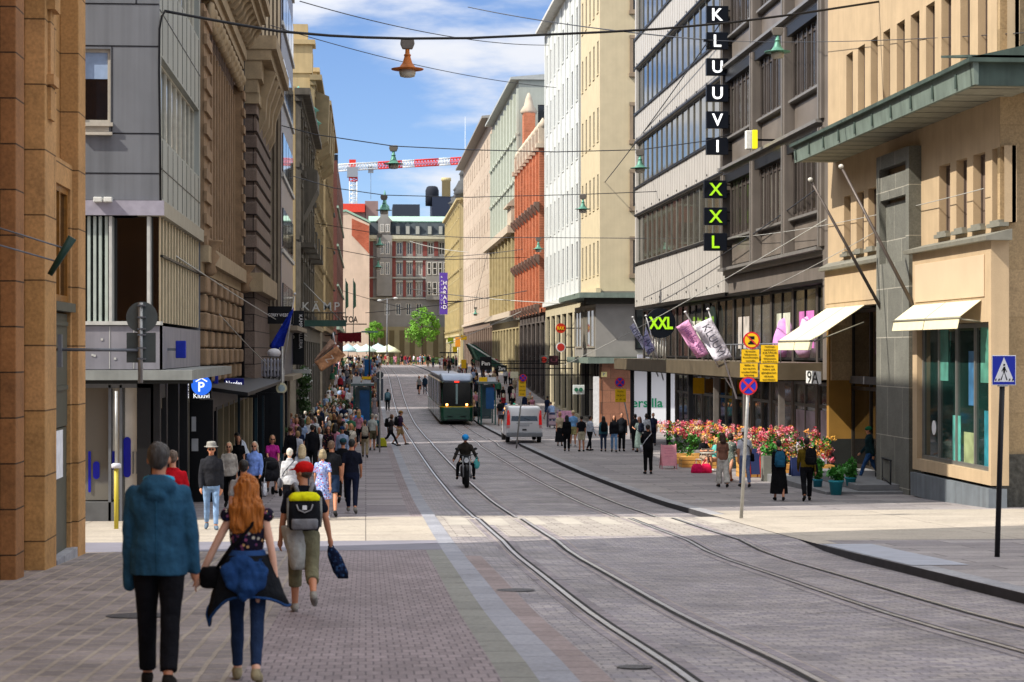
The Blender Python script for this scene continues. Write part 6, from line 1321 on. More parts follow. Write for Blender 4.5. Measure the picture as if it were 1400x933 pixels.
# ================================================================ FLAGS
def flag(pole0, pole1, corners, Y, col, label, txt=None, tcol='#3c3c50', back=None, th=None, seed=1, X2=None, txt_up=None, polem=None, Yb=None, rows=None):
    Yb = Yb or Y
    a = onY(*pole0, Yb); c = onY(*pole1, Y); t = thing('flag', a, label, 'flag')
    mb = MB(); mb.path([a, c], [.035, .025], 8); mb.build('pole', polem or cm('#d6d6d8', .4), t); mb = MB(); mb.ell(c, (.06, .06, .05)); mb.build('finial', cm('#d9d9d9', .3), t)
    P = [onY(p[0], p[1], Y - .1) for p in corners]; nu, nv = 14, 10; vs = []; rn = random.Random(seed); ph = rn.uniform(0, 6)
    for i in range(nu + 1):
        for j in range(nv + 1):
            u, v = i / nu, j / nv; p = (P[0] * (1-u) + P[1] * u) * (1-v) + (P[3] * (1-u) + P[2] * u) * v
            w_ = math.sin(u * 9 + v * 4 + ph) * .07 * v + math.sin(u * 4 - v * 6 + ph * 2) * .06 * v
            vs.append(p + Vector((w_ * .25, w_ * 1.6 - .02 * v, w_ * .2)))
    mb = MB(); mb.add(vs, [(i*(nv+1)+j, (i+1)*(nv+1)+j, (i+1)*(nv+1)+j+1, i*(nv+1)+j+1) for i in range(nu) for j in range(nv)], True)
    o = mb.build('cloth', cloth(col), t); s = o.modifiers.new('s', 'SOLIDIFY'); s.thickness = .006; s.offset = 0
    if txt:
        rt = (P[2] - P[3] + P[1] - P[0]).normalized(); up = (P[0] - P[3] + P[1] - P[2]).normalized(); ctr = (P[0] + P[1] + P[2] + P[3]) / 4
        if txt_up: rt, up = -up, rt
        wd = (txt_up and ((P[0] - P[3]).length)) or (P[1] - P[0]).length
        n = rt.cross(up).normalized()
        text(txt, cm(tcol), ctr + Vector((0, -.2, 0)), rt, n.cross(rt), th or .3, t, .004, width=wd * (.75 if len(txt) > 1 else .3))
    return t
flag((1007, 545), (968, 423), [(972, 434), (1001, 488), (977, 494), (948, 446)], 70, '#dcd8e4', 'white flag lettered KLUUVI on the nearest slanting pole', 'KLUUVI', '#4a4a58', seed=2, Yb=72)
flag((1000, 530), (937, 427), [(941, 437), (969, 484), (953, 491), (924, 447)], 76, '#e6a6cf', 'pink flag with dark script left of the white KLUUVI flag', 'Just for you', '#7a4a80', seed=3, Yb=80)
flag((907, 520), (883, 432), [(883, 447), (895, 478), (886, 487), (879, 470)], 96, '#a6a8cc', 'lilac grey flag hanging below the round XXL sign', 'LIVE', '#4a4e70', seed=4, Yb=97)
flag((900, 515), (865, 434), [(866, 442), (881, 465), (880, 478), (860, 448)], 100, '#b5b6d0', 'lilac grey flag left of the round XXL sign', 'LIVAT', '#3a3c5a', seed=5, Yb=101)
flag((385, 515), (403, 402), [(396, 427), (402, 421), (386, 480), (368, 474)], 82, '#1a2f9c', 'deep blue flag furled above the white globe lamp', None, seed=6, Yb=84)
flag((428, 500), (462, 474), [(430, 496), (461, 473), (472, 487), (440, 508)], 84, '#c08e68', 'beige tan flag with pale emblem over the left pavement', 'N', '#d8c8b8', seed=8, th=.2)
flag((455, 455), (458, 470), [(430, 492), (452, 463), (459, 471), (430, 496)], 86, '#a98a76', 'darker brown flag behind the beige tan one', None, seed=9)
# red parasol-like canopy beyond
t = thing('red_awning', onY(475, 462, 170), 'dark red pleated awning over the left pavement beyond the beige flag', 'awning'); mb = MB()
for i in range(10):
    x0 = onY(462 + i * 3.2, 455, 170).x; x1 = onY(462 + (i + 1) * 3.2, 455, 170).x; z0 = onY(0, 459, 170).z; mb.prism([(x0, 170, z0 - .5 - .1 * (i % 2)), (x1, 170, z0 - .5 - .1 * (i % 2)), (x1, 169.6, z0 + .25), (x0, 169.6, z0 + .25)], (0, .12, 0))
mb.build('cloth', cloth('#7a2430'), t); mb = MB(); mb.tube((-3.5, 170, z0), (x1, 170, z0 + .3), .04); mb.build('arm', m_dark, t)
# ================================================================ TRAM STOP KIOSKS, POSTS, STREET FURNITURE
def shelter(px0, px1, pyt, Y, label, panels, dep=3.2, blue=True):
    a = onY(px0, pyt, Y); c = onY(px1, pyt, Y); g0 = gz(Y); t = thing('tram_shelter', ((a.x + c.x)/2, Y, g0), label, 'tram shelter')
    gr = cm('#16504a', .4); 
    for x in (a.x, c.x - .08):
        for y in (Y, Y + dep): mb = MB(); mb.box(x, x + .08, y, y + .08, g0, a.z); mb.build('post', gr, t)
    mb = MB(); mb.box(a.x - .15, c.x + .15, Y - .2, Y + dep + .2, a.z, a.z + .14); mb.build('roof', cm('#5b6b6a', .5), t)
    mb = MB(); mb.box(a.x + .02, a.x + .04, Y + .1, Y + dep - .02, g0 + .3, a.z - .1); mb.build('side_glass', mat('shelter glass', '#4f6a70', .08, .3, 1, 0, 0, .8), t)
    mb = MB(); mb.box(a.x + .1, c.x - .1, Y + dep + .02, Y + dep + .05, g0 + .3, a.z - .1); mb.build('rear_glass', mat('shelter glass', '#4f6a70'), t)
    mb = MB(); mb.box(a.x + (c.x - a.x) * .35, c.x - .12, Y + .01, Y + .12, g0 + (1.1 if blue else .2), a.z - .25); mb.build('poster', mat('blue poster', '#174878', .4, .35, 1.5), t)
    for (p0, p1, q0, q1, m) in panels: A = onY(p0, q1, Y - .1); B_ = onY(p1, q0, Y - .1); mb = MB(); mb.box(A.x, B_.x, Y - .12, Y - .04, A.z, B_.z); mb.build('roof_sign', m, t)
    mb = MB(); mb.box(a.x + .3, c.x - .3, Y + dep - .5, Y + dep - .15, g0 + .42, g0 + .48); mb.build('bench', m_steelp, t); return t
shelter(483, 508, 528, 118, 'blue tram stop kiosk with yellow and white roof signs on the left pavement', [(482, 493, 515, 526, cm('#c9ccd0')), (495, 507, 515, 519, m_yel2), (495, 507, 520, 526, cm('#c9ccd0'))], 3.0, False)
shelter(657, 678, 525, 136, 'green framed tram shelter right of the tram', [(655, 666, 516, 522, m_yel2), (667, 678, 516, 522, cm('#c9ccd0'))])
t = thing('round_sign_post', atd(519, 92), 'grey back of a round sign on a tall post on the left kerb', 'sign post')
mb = MB(); mb.tube(atd(519, 92), onY(519.5, 508, 92), .04); mb.build('post', m_galv, t)
mb = MB(); q = onY(519.5, 513, 92); mb.disc((q.x, 92.05, q.z), .17, (0, 1, 0), .01, 24); mb.build('round_sign', cm('#4d5254'), t); mb = MB(); a = onY(515, 548, 92); c = onY(524, 518, 92); mb.box(a.x, c.x, 92.05, 92.06, a.z, c.z); mb.build('panel_sign', cm('#4f565e'), t)
t = thing('service_box', atd(521, 98), 'small lime green dome shaped box at the foot of the left sign post', 'box')
q = atd(521.5, 98); mb = MB(); mb.prism([q + Vector(v) for v in ((-.27, 0, 0), (.27, 0, 0), (.25, 0, .28), (.14, 0, .46), (-.14, 0, .46), (-.25, 0, .28))], (0, .4, 0)); bev(mb.build('body', cm('#b5b42c'), t), .03)
mb = MB(); mb.box(q.x - .28, q.x + .28, 97.98, 98.42, q.z + .0, q.z + .06); mb.build('base', m_dark, t)
t = thing('info_pillar', atd(503, 200), 'blue information pillar far along the left pavement', 'pillar'); q = atd(503, 200)
mb = MB(); mb.box(q.x - .35, q.x + .35, 200, 200.4, q.z, q.z + 2.6); bev(mb.build('panel', cm('#1e5a94'), t), .04)
t = thing('waiting_pole', atd(503.5, 150), 'tall dark pole beside the kiosk reaching over the crowd', 'pole'); mb = MB(); mb.tube(atd(505, 150), onY(505, 455, 150), .06, .05); mb.build('pole', m_dark, t)
mb = MB(); a = onY(494, 455, 150); c = onY(517, 455, 150); mb.box(a.x, c.x, 149.7, 150.3, a.z, a.z + .12); mb.build('flat_head', cm('#6d8a8c'), t)
# far yellow / pink roadwork signs
for px, py, w_, h_, Y, c_, lab in ((626, 468, 3.5, 6.5, 230, '#e0912c', 'orange and pink round roadwork sign in the far crowd'), (622, 478, 3, 4, 240, '#e8c81e', 'yellow panel under the roadwork sign'), (634, 462, 4, 3, 236, '#e8b81e', 'yellow panel sign high in the far crowd'), (616, 466, 4, 4, 250, '#b8d430', 'lime green far sign left of the orange one'), (634, 498, 3.5, 6, 150, '#d8a818', 'yellow round edged sign behind the tram roof')):
    q = onY(px, py, Y); k = Y / F; t = thing('roadwork_sign', atd(px, Y), lab, 'sign'); mb = MB(); mb.tube(atd(px, Y), q, .05); mb.build('post', m_galv, t)
    mb = MB(); mb.box(q.x - w_ * k, q.x + w_ * k, Y - .08, Y - .03, q.z - h_ * k, q.z + h_ * k); bev(mb.build('panel', cm(c_), t), .1)
# awnings of the far right shops
t = thing('green_awning', onY(670, 490, 170), 'dark green slanted awning over the right pavement beyond the shelter', 'awning'); Ya_ = 165
a = onY(644, 452, Ya_); c = onY(694, 504, Ya_); X0 = 15.9
mb = MB(); mb.prism([(X0, Ya_, a.z + 1.9), (c.x - .2, Ya_, c.z + .3), (c.x - .2, Ya_, c.z + .1), (X0, Ya_, a.z + 1.6)][:0] or [onY(644, 470, Ya_), onY(650, 472, Ya_), onY(692, 503, Ya_), onY(690, 506, Ya_), onY(655, 492, Ya_)], (0, 9, 0)); mb.build('cloth', cloth('#2b4a40'), t)
mb = MB(); mb.tube(onY(640, 470, Ya_), onY(693, 503, Ya_), .06); mb.build('frame', cm('#b9bcb8'), t)
psign(664, 497, 8, 160, 'box', 'black shop sign with white script under the green awning', '#0d0e12', 'Pan', '#e8e8e8', w2=9)
psign(686, 504, 7, 152, 'box', 'dark shop sign with white script beyond the no stopping post', '#101412', 'Zara', '#e8e8e8', w2=4.5)
psign(675, 494, 5, 166, 'box', 'small dark red sign between the two black shop signs', '#8a2434', None, '#ffffff', w2=3)
psign(703, 513, 5.5, 140, 'box', 'pale square sign on the far right wall above the van', '#c9c4a8', None, '#ffffff', w2=4.5)
# pavilion terrace, planters, tables
# ================================================================ TRAM
def lofted(sections):            # list of (y, [(x,z)...]) closed outlines
    return [[Vector((x, y, z)) for x, z in pts] for y, pts in sections]
def outline(w, z0, z1, r, n=4, tw=None):          # rounded box outline, symmetric; tw = top half width
    tw = tw or w; P = []
    for (cx, cz, a0, ww) in ((w - r, z0 + r, -90, 1), (tw - r, z1 - r, 0, 1), (-(tw - r), z1 - r, 90, 1), (-(w - r), z0 + r, 180, 1)):
        for k in range(n + 1): a = R(a0 + 90 * k / n); P.append((cx + r * math.cos(a), cz + r * math.sin(a)))
    return P
TY = 139.0; TX = 6.4; tz = gz(150) - .1
pit = math.atan2(gz(166) - gz(139), 27)
tr = thing('tram', (TX, TY, gz(TY) - .14), 'dark green tram with big dark windscreen standing on the right hand track', 'tram'); tr.rotation_euler = (math.atan2(gz(158) - gz(139), 19) * .6, 0, 0)
m_tg = mat('tram dark green', '#0f4a34', .25, .08, 2, 0, 0, .6, coat=.5); m_tr_ = mat('tram roof silver', '#8c97a8', .3, .1, 2, 0, .4, .5); m_ty = mat('tram yellow line', '#d8c22a', .4)
def lb(name, mb, m, parent):       # build in the thing's own space
    me = mb.mesh(name, m); o = bpy.data.objects.new(name, me); COL.objects.link(o); o.parent = parent; return o
def sec(y, w, z0, z1, r): return [Vector((x, y, z)) for x, z in outline(w, z0, z1, r)]
mb = MB(); mb.rings([sec(0.0, .95, .35, 1.25, .2), sec(.12, 1.12, .28, 1.3, .15), sec(.5, 1.2, .25, 1.32, .1), sec(27, 1.2, .25, 1.32, .1)], True, False); bev(lb('body', mb, m_tg, tr), .02)
mb = MB(); mb.rings([sec(.1, .98, 1.32, 3.0, .22), sec(.35, 1.12, 1.32, 3.12, .2), sec(.9, 1.18, 1.32, 3.15, .12), sec(27, 1.18, 1.32, 3.15, .12)], True, False); lb('window_band', mb, glass('tram glass', '#07090a', .12, .3, .35, rnd=0), tr)
mb = MB(); mb.rings([sec(.25, .98, 3.0, 3.2, .09), sec(.6, 1.14, 3.05, 3.5, .16), sec(1.4, 1.18, 3.12, 3.62, .2), sec(4.5, 1.1, 3.14, 3.6, .2), sec(5, 1.0, 3.14, 3.4, .1), sec(27, 1.0, 3.14, 3.4, .1)], True, True); lb('roof_fairing', mb, m_tr_, tr)
mb = MB(); mb.rings([sec(.06, 1.0, 1.27, 1.33, .02), sec(.14, 1.135, 1.27, 1.33, .02), sec(.5, 1.21, 1.27, 1.33, .02)], True, False); lb('yellow_line', mb, m_ty, tr)
for s in (-1, 1):
    mb = MB(); mb.box(s*1.0 - .07, s*1.0 + .07, -.02 + .06, .3, 1.42, 3.1); 
    mb = MB(); mb.path([(s * .99, .2, 1.35), (s * 1.02, .22, 2.2), (s * .98, .3, 3.1)], .06, 8); lb('pillar', mb, m_tg, tr)
    mb = MB(); mb.disc((s * .7, .04, 1.45), .085, (0, -1, 0), .05, 16); lb('headlight', mb, mat('orange tram light', '#ff9a50', .3, .05, 3, emit=5), tr)
    mb = MB(); mb.box(s * .45 - .2, s * .45 + .2, -.0, .1, .55, .66); lb('lower_lamp', mb, cm('#30423c', .3), tr)
    for i in range(9):
        y = 2 + i * 2.8; mb = MB(); x = s * 1.185; mb.box(min(x, x + s * .02), max(x, x + s * .02), y, y + .16, .4, 3.05); lb('door_post', mb, m_tr_ if i % 2 else m_tg, tr)
mb = MB(); mb.box(-.07, .07, .08, .14, 1.5, 2.9); lb('wiper', mb, cm('#8fa8a8', .3), tr)
mb = MB(); mb.box(-.16, .16, .1, .2, 3.02, 3.1); lb('top_marker_light', mb, mat('red marker', '#e02818', .4, .05, 3, emit=2), tr)
mb = MB(); mb.box(-.7, .7, -.04, .1, .3, .42); lb('bumper', mb, m_dark, tr)
for y in (2.2, 3.9, 12.5, 14.2, 22.5, 24.2):
    for s in (-1, 1): mb = MB(); mb.disc((s * .45, y, .31), .31, (1, 0, 0), .1, 20); lb('wheel', mb, m_dark, tr)
mb = MB(); mb.path([(0, 14, 3.4), (0, 12.8, 4.2), (0, 14, 5.0)], .04); mb.tube((-.7, 14, 5.02), (.7, 14, 5.02), .05); lb('pantograph', mb, m_dark, tr)
# ================================================================ VAN (seen from behind)
vy = 103.2; vp = onY(717, 480, vy); vg = gz(vy)
van = thing('white_van', (vp.x, vy, vg), 'white panel van parked on the pavement, seen from behind', 'van')
m_vw = mat('white van paint', '#f0f2f4', .25, .02, 2, 0, 0, .6, coat=.6)
def vs(y, w, z0, z1, r, tw): return [Vector((x, y, z)) for x, z in outline(w, z0, z1, r, 5, tw)]
mb = MB(); mb.rings([vs(0, .9, .42, 1.84, .1, .8), vs(.06, .94, .36, 1.9, .12, .84), vs(.35, .95, .32, 1.93, .13, .86), vs(3.0, .95, .32, 1.93, .14, .86), vs(3.7, .94, .32, 1.75, .14, .78), vs(4.0, .93, .32, 1.15, .14, .88), vs(4.75, .82, .35, .95, .12, .78)], True, True)
lb('body', mb, m_vw, van)
mb = MB(); mb.prism([(-.7, .0, 1.16), (.7, .0, 1.16), (.63, .03, 1.68), (-.63, .03, 1.68)], (0, -.015, 0)); o = lb('rear_window', mb, glass('van glass', '#0c0f12', .08, rnd=0), van)
mb = MB(); mb.box(-.95, .95, -.14, .1, .33, .56); bev(lb('bumper', mb, cm('#7e8286', .5), van), .04)
for s in (-1, 1):
    mb = MB(); mb.prism([(s*.76, -.02, .95), (s*.93, -.0, .95), (s*.885, .02, 1.72), (s*.76, .0, 1.72)], (0, .12, 0)); o = lb('tail_light', mb, mat('tail light red', '#e01a1a', .25, .1, 5, 0, 0, .6, emit=.08), van)
    mb = MB(); mb.prism([(s*.78, -.025, .78), (s*.93, -.005, .78), (s*.93, -.005, .945), (s*.77, -.025, .945)], (0, .1, 0)); lb('indicator', mb, cm('#c9a0a0', .3), o)
    for y in (.75, 3.85):
        mb = MB(); mb.lathe((0,0,0), [(.2, -.1), (.31, -.1), (.33, -.06), (.33, .06), (.31, .1), (.2, .1)], 24); M = Matrix.Rotation(R(90), 3, 'Y'); mb.v = [M @ v + Vector((s*.83, y, .33)) for v in mb.v]; wl_ = lb('wheel', mb, cm('#1a1a1c', .7), van)
        mb = MB(); mb.disc((s*.87, y, .33), .19, (s, 0, 0), .03, 18); lb('rim', mb, cm('#8c9094', .4), wl_)
    mb = MB(); mb.box(s*1.03 - .1, s*1.03 + .1, 3.3, 3.4, 1.15, 1.4); bev(lb('mirror', mb, m_dark, van), .02)
    mb = MB(); x = s * .925; mb.prism([(s*.955, 2.3, 1.1), (s*.955, 3.5, 1.1), (s*.87, 3.3, 1.65), (s*.87, 2.3, 1.7)], (s*.01, 0, 0)); lb('side_window', mb, glass('van glass'), van)
mb = MB(); mb.box(-.26, .26, -.03, -.0, .88, .98); lb('number_plate', mb, cm('#b9bcc0'), van)
mb = MB(); mb.box(-.42, .42, -.035, -.001, 1.02, 1.07); lb('handle_strip', mb, cm('#b9b9bb', .3), van)
mb = MB(); mb.box(-.11, .11, -.03, .0, .66, .74); lb('tow_badge', mb, m_dark, van)
mb = MB(); mb.path([(0, -.02, 1.3), (.3, -.03, 1.2)], .012, 5); lb('wiper', mb, m_dark, van)
# ================================================================ MOTORCYCLE
my = 62.5; mp = onY(638, 480, my); mg = road_z(mp.x, my)
mo = thing('motorcycle', (mp.x, my, mg), 'dark motorcycle ridden toward the camera along the left track', 'motorcycle')
m_tyre = cm('#0f0f11', .8)
def wheel(y, par, r=.33, w=.065):
    mb = MB(); mb.lathe((0,0,0), [(r - .11, -w * .6), (r - .04, -w), (r, -w * .55), (r + .01, 0), (r, w * .55), (r - .04, w), (r - .11, w * .6)], 28, False); M = Matrix.Rotation(R(90), 3, 'Y'); mb.v = [M @ v + Vector((0, y, r)) for v in mb.v]; o = lb('tyre', mb, m_tyre, par)
    mb = MB(); mb.lathe((0,0,0), [(.03, -.05), (.05, -.03), (.05, .03), (.03, .05)], 10)
    mb.v = [M @ v + Vector((0, y, r)) for v in mb.v]
    for k in range(10): a = k * .628; mb.tube((0, y, r), (0, y + (r - .1) * math.cos(a), r + (r - .1) * math.sin(a)), .007, n=4)
    lb('rim', mb, cm('#77787a', .3), o); return o
wheel(0, mo, .34, .07); wheel(1.45, mo)
for s in (-1, 1): mb = MB(); mb.tube((s*.1, -.02, .34), (s*.11, .3, .98), .024); lb('fork', mb, cm('#8a8c90', .25), mo)
mb = MB(); mb.path([(-.36, .42, 1.06), (-.2, .32, 1.03), (0, .3, 1.0), (.2, .32, 1.03), (.36, .42, 1.06)], .015); hb = lb('handlebar', mb, m_dark, mo)
for s in (-1, 1):
    mb = MB(); mb.tube((s*.37, .42, 1.06), (s*.27, .36, 1.045), .024); lb('grip', mb, m_tyre, hb)
    mb = MB(); mb.tube((s*.25, .34, 1.04), (s*.3, .33, 1.2), .006); mb.ell((s*.3, .32, 1.22), (.06, .02, .04)); lb('mirror', mb, m_dark, hb)
mb = MB(); mb.ell((0, .2, .86), (.1, .09, .1), 16, 10); h_ = lb('headlight', mb, cm('#3a3c40', .2), mo); mb = MB(); mb.disc((0, .12, .86), .075, (0, -1, 0), .01); lb('lens', mb, cm('#d8dce0', .15), h_)
for s in (-1, 1): mb = MB(); mb.ell((s*.17, .24, .82), (.035, .035, .035)); lb('indicator', mb, cm('#d8d8cc', .3), mo)
mb = MB(); mb.rings([[Vector((x, y, z)) for x, z in outline(w, z0, z1, .05)] for y, w, z0, z1 in ((.4, .08, .75, .9), (.6, .15, .68, .98), (.85, .14, .7, .93), (.95, .1, .72, .85))], True, True); lb('tank', mb, cm('#1c2026', .25), mo)
mb = MB(); mb.rings([[Vector((x, y, z)) for x, z in outline(w, z0, z1, .04)] for y, w, z0, z1 in ((.9, .11, .72, .82), (1.2, .15, .72, .83), (1.6, .12, .76, .88))], True, True); lb('seat', mb, m_tyre, mo)
mb = MB(); mb.box(-.16, .16, .5, 1.0, .3, .66); bev(lb('engine', mb, mat('engine metal', '#3c3d40', .4, .4, 14, .5, .6), mo), .04)
mb = MB(); mb.path([(0, -.28, .52), (0, -.1, .68), (0, .15, .66)], .07, 8); lb('mudguard', mb, m_dark, mo)
mb = MB(); mb.path([(.14, .5, .4), (.19, .9, .26), (.2, 1.6, .36)], .04); lb('exhaust', mb, cm('#77787a', .3), mo)
for s in (-1, 1): mb = MB(); mb.tube((s*.1, .78, .33), (s*.3, .78, .33), .015); lb('foot_peg', mb, m_dark, mo)
# ================================================================ FLOWER TERRACE
rndf = random.Random(21)
def blob_leaves(mb, c, r, n, s, rnd, squash=1.0):
    for j in range(n):
        v = Vector((rnd.gauss(0,1), rnd.gauss(0,1), rnd.gauss(0,1))).normalized(); p = Vector(c) + Vector((v.x * r[0], v.y * r[1], v.z * r[2])) * rnd.uniform(.5, 1.08)
        a = Vector((rnd.gauss(0,1), rnd.gauss(0,1), rnd.gauss(0,1))).normalized(); b_ = a.cross(Vector((rnd.gauss(0,1), rnd.gauss(0,1), rnd.gauss(0,1)))).normalized(); q = s * rnd.uniform(.6, 1.3)
        mb.add([p - a*q*1.3, p - b_*q*.8, p + a*q*1.3, p + b_*q*.8], [(0,1,2,3)])
FC = ['#d8647a', '#e08e9c', '#c8485a', '#e09a4c', '#e6ae48', '#e6bcc6', '#d8c89a']
def planter(px, Y, w, h0, label, seed, shrub=False, hgt=1.1, dep=.8):
    rnd = random.Random(seed); b0 = atd(px, Y); t = thing('flower_planter', b0, label, 'planter', 'flower planters along the terrace')
    if h0:
        mb = MB(); mb.box(b0.x - w/2, b0.x + w/2, Y - dep/2, Y + dep/2, b0.z, b0.z + h0); bx_ = bev(mb.build('wooden_box', mat('honey pine boards', '#c9964e', .7, .15, 3, .1), t), .01)
        mb = MB()
        for k in range(1, 3): zz = b0.z + h0 * k / 3; mb.box(b0.x - w/2 - .004, b0.x + w/2 + .004, Y - dep/2 - .004, Y + dep/2 + .004, zz - .008, zz + .004)
        mb.build('board_gap', m_dark, bx_)
    mb = MB()
    for k in range(int(w * 9)): blob_leaves(mb, (b0.x + rnd.uniform(-.45, .45) * w, Y + rnd.uniform(-.4, .4) * dep, b0.z + h0 + rnd.uniform(.05, hgt * .95)), (.22, .2, .22), 50 if shrub else 30, .05, rnd)
    mb.build('foliage', mat('glossy planter leaves', '#3a7a2a', .5, .5, 3, 0, 0, .4), t)
    cols = {}
    for k in range(int(w * 52)):
        c = (b0.x + rnd.uniform(-.55, .55) * w, Y + rnd.uniform(-.5, .5) * dep, b0.z + h0 + (rnd.uniform(.7, 1.1) * hgt if shrub else rnd.uniform(.15, 1.1) * hgt)); f_ = rnd.choice(FC); m_ = cols.setdefault(f_, MB()); blob_leaves(m_, c, (.1, .09, .11), 22, .032, rnd)
    for f_, m_ in cols.items(): m_.build('blossoms', mat('petals ' + f_, f_, .7, .2, 8), t)
    return t
planter(942, 79, 2.2, .42, 'leafy green planter topped with coral and orange blossoms beside the pink board', 1, True, 1.15)
planter(965, 76, 2.0, .42, 'pine planter of pink blossoms behind the seated pair', 2, True, 1.05)
planter(1000, 75, 1.8, .42, 'pine planter of red and white blossoms behind the couple walking left', 3, False, .95)
planter(1046, 68, 1.9, .5, 'tall planter of yellow and coral blossoms left of the teal backpack', 4, False, 1.1)
planter(1079, 66.6, 1.8, .5, 'tall planter of pink and cream blossoms between the two dark clothed walkers', 5, False, 1.1)
planter(1118, 65.6, 1.0, .5, 'sparse planter of peach blossoms beside the dark entrance', 6, False, .85)
def aboard(px0, px1, py0, Y, col, label, fc=None, txt=()):
    g0 = atd((px0 + px1)/2, Y); a = onY(px0, py0, Y); c = onY(px1, py0, Y); t = thing('sandwich_board', g0, label, 'sandwich board')
    mb = MB(); mb.prism([(a.x, Y, g0.z + .12), (c.x, Y, g0.z + .12), (c.x, Y + .16, a.z), (a.x, Y + .16, a.z)], (0, .03, 0)); o = mb.build('front_panel', cm(col), t)
    mb = MB(); mb.prism([(a.x, Y + .5, g0.z + .12), (c.x, Y + .5, g0.z + .12), (c.x, Y + .22, a.z), (a.x, Y + .22, a.z)], (0, .03, 0)); mb.build('back_panel', cm(col), t)
    for x in (a.x, c.x): mb = MB(); mb.path([(x, Y - .03, g0.z), (x, Y + .18, a.z + .02), (x, Y + .55, g0.z)], .022, 6); mb.build('frame_leg', cm(fc or col), t)
    up = Vector((0, .16, a.z - g0.z - .12)).normalized()
    for i, s_ in enumerate(txt): text('-' * s_, cm('#b03060'), ((a.x + c.x)/2, Y - .012 + .16 * (.85 - i * .13), g0.z + .12 + (a.z - g0.z - .12) * (.85 - i * .13)), (1, 0, 0), up, .06, o, .002, width=(c.x - a.x) * (.6 - .1 * (i % 2)))
aboard(905, 925, 609, 74.5, '#e8a0ac', 'pink sandwich board with small dark red lettering', None, (9, 7, 10, 8))
aboard(1026, 1040, 614, 67, '#22305c', 'dark blue sandwich board in a red frame behind the white haired man', '#c03028')
aboard(1083, 1098, 626, 63, '#1c2850', 'dark blue board standing between the two dark clothed walkers')
def pot(px, Y, r, h, label, col='#2f8f9c', pl=.5, seed=1, zoff=0):
    rnd = random.Random(seed); b0 = atd(px, Y) + Vector((0, 0, zoff)); t = thing('plant_pot', b0, label, 'plant pot', 'potted plants by the entrance')
    mb = MB(); mb.lathe(b0, [(r * .7, 0), (r * .95, h * .85), (r * 1.05, h * .86), (r * 1.05, h), (r * .9, h), (r * .85, h * .9)], 20); mb.build('pot', cm(col, .5), t)
    mb = MB()
    for k in range(7): blob_leaves(mb, b0 + Vector((rnd.uniform(-.6, .6) * r, rnd.uniform(-.6, .6) * r, h + rnd.uniform(.05, pl))), (r * .7, r * .7, .16), 45, .06, rnd)
    mb.build('foliage', mat('glossy planter leaves', '#3a7a2a'), t)
pot(1143, 55.7, .21, .42, 'bigger teal pot of leafy greens beside the entrance steps', seed=2, pl=.35)
pot(1163, 57.5, .17, .26, 'lower teal pot of small greens on the step by the entrance', seed=3, zoff=.17)
pot(1118, 58, .15, .36, 'teal pot half hidden behind the man in olive', '#2a7f94', seed=4)
def metal_planter(px, Y, label, wd=.5):
    b0 = atd(px, Y); t = thing('tall_planter', b0, label, 'planter'); mb = MB(); mb.box(b0.x - wd/2, b0.x + wd/2, Y - .2, Y + .2, b0.z, b0.z + .85); bev(mb.build('box', cm('#7a7a72', .5), t), .01)
    mb = MB(); rn = random.Random(5); blob_leaves(mb, b0 + Vector((0, 0, 1.05)), (.3, .25, .3), 160, .06, rn); mb.build('foliage', mat('glossy planter leaves', '#3a7a2a'), t)
metal_planter(1052, 64.5, 'grey metal planter of green leaves left of the woman in black')
# terrace chairs and table, luggage
def chair(px, Y, rz, label):
    b0 = atd(px, Y); t = thing('terrace_chair', b0, label, 'chair', 'terrace chairs by the flower planters'); t.rotation_euler = (0, 0, R(rz)); c_ = cm('#a8a49a', .4)
    mb = MB(); mb.box(-.22, .22, -.22, .22, .43, .46); lb('seat', mb, c_, t); mb = MB(); mb.box(-.22, .22, -.24, -.21, .55, .85); lb('backrest', mb, c_, t)
    for x in (-.2, .2):
        for y in (-.22, .2): mb = MB(); mb.tube((x, y, 0), (x, y, .44 if y > 0 else .86), .014); lb('leg', mb, c_, t)
chair(962, 72.5, 20, 'pale metal chair under the woman in black by the flowers'); chair(977, 72.8, -30, 'pale metal chair under the woman in teal by the flowers')
t = thing('terrace_table', atd(968, 71.6), 'small round table before the two seated women', 'table'); b0 = atd(968, 71.6)
mb = MB(); mb.disc(b0 + Vector((0, 0, .7)), .3, (0, 0, 1), .02) if False else mb.lathe(b0, [(.3, .7), (.3, .72)], 20); mb.build('tabletop', cm('#b8b4a8', .4), t); mb = MB(); mb.tube(b0, b0 + Vector((0, 0, .7)), .02); mb.lathe(b0, [(.2, 0), (.2, .02), (.03, .04)], 16); mb.build('leg', cm('#8a8a84', .4), t)
def sec_(c, rx, ry, z): return [c + Vector((rx * math.copysign(abs(math.cos(a)) ** .5, math.cos(a)), ry * math.copysign(abs(math.sin(a)) ** .5, math.sin(a)), z)) for a in [2*math.pi*q/16 for q in range(16)]]
for px, col, lab in ((953, '#d81e5a', 'magenta bag on the ground under the flower terrace table, left one'), (965, '#e02050', 'bright pink bag on the ground right of the magenta one')):
    b0 = atd(px, 71); t = thing('shopping_bag', b0, lab, 'bag'); mb = MB(); mb.rings([sec_(b0, rx, ry, z) for z, rx, ry in ((0, .2, .1), (.03, .23, .13), (.24, .2, .1), (.34, .12, .04))], True, True); mb.build('body', cloth(col), t); mb = MB(); mb.path([b0 + Vector((-.1, 0, .36)), b0 + Vector((0, 0, .5)), b0 + Vector((.1, 0, .36))], .012, 5); mb.build('handle', cloth(col), t)
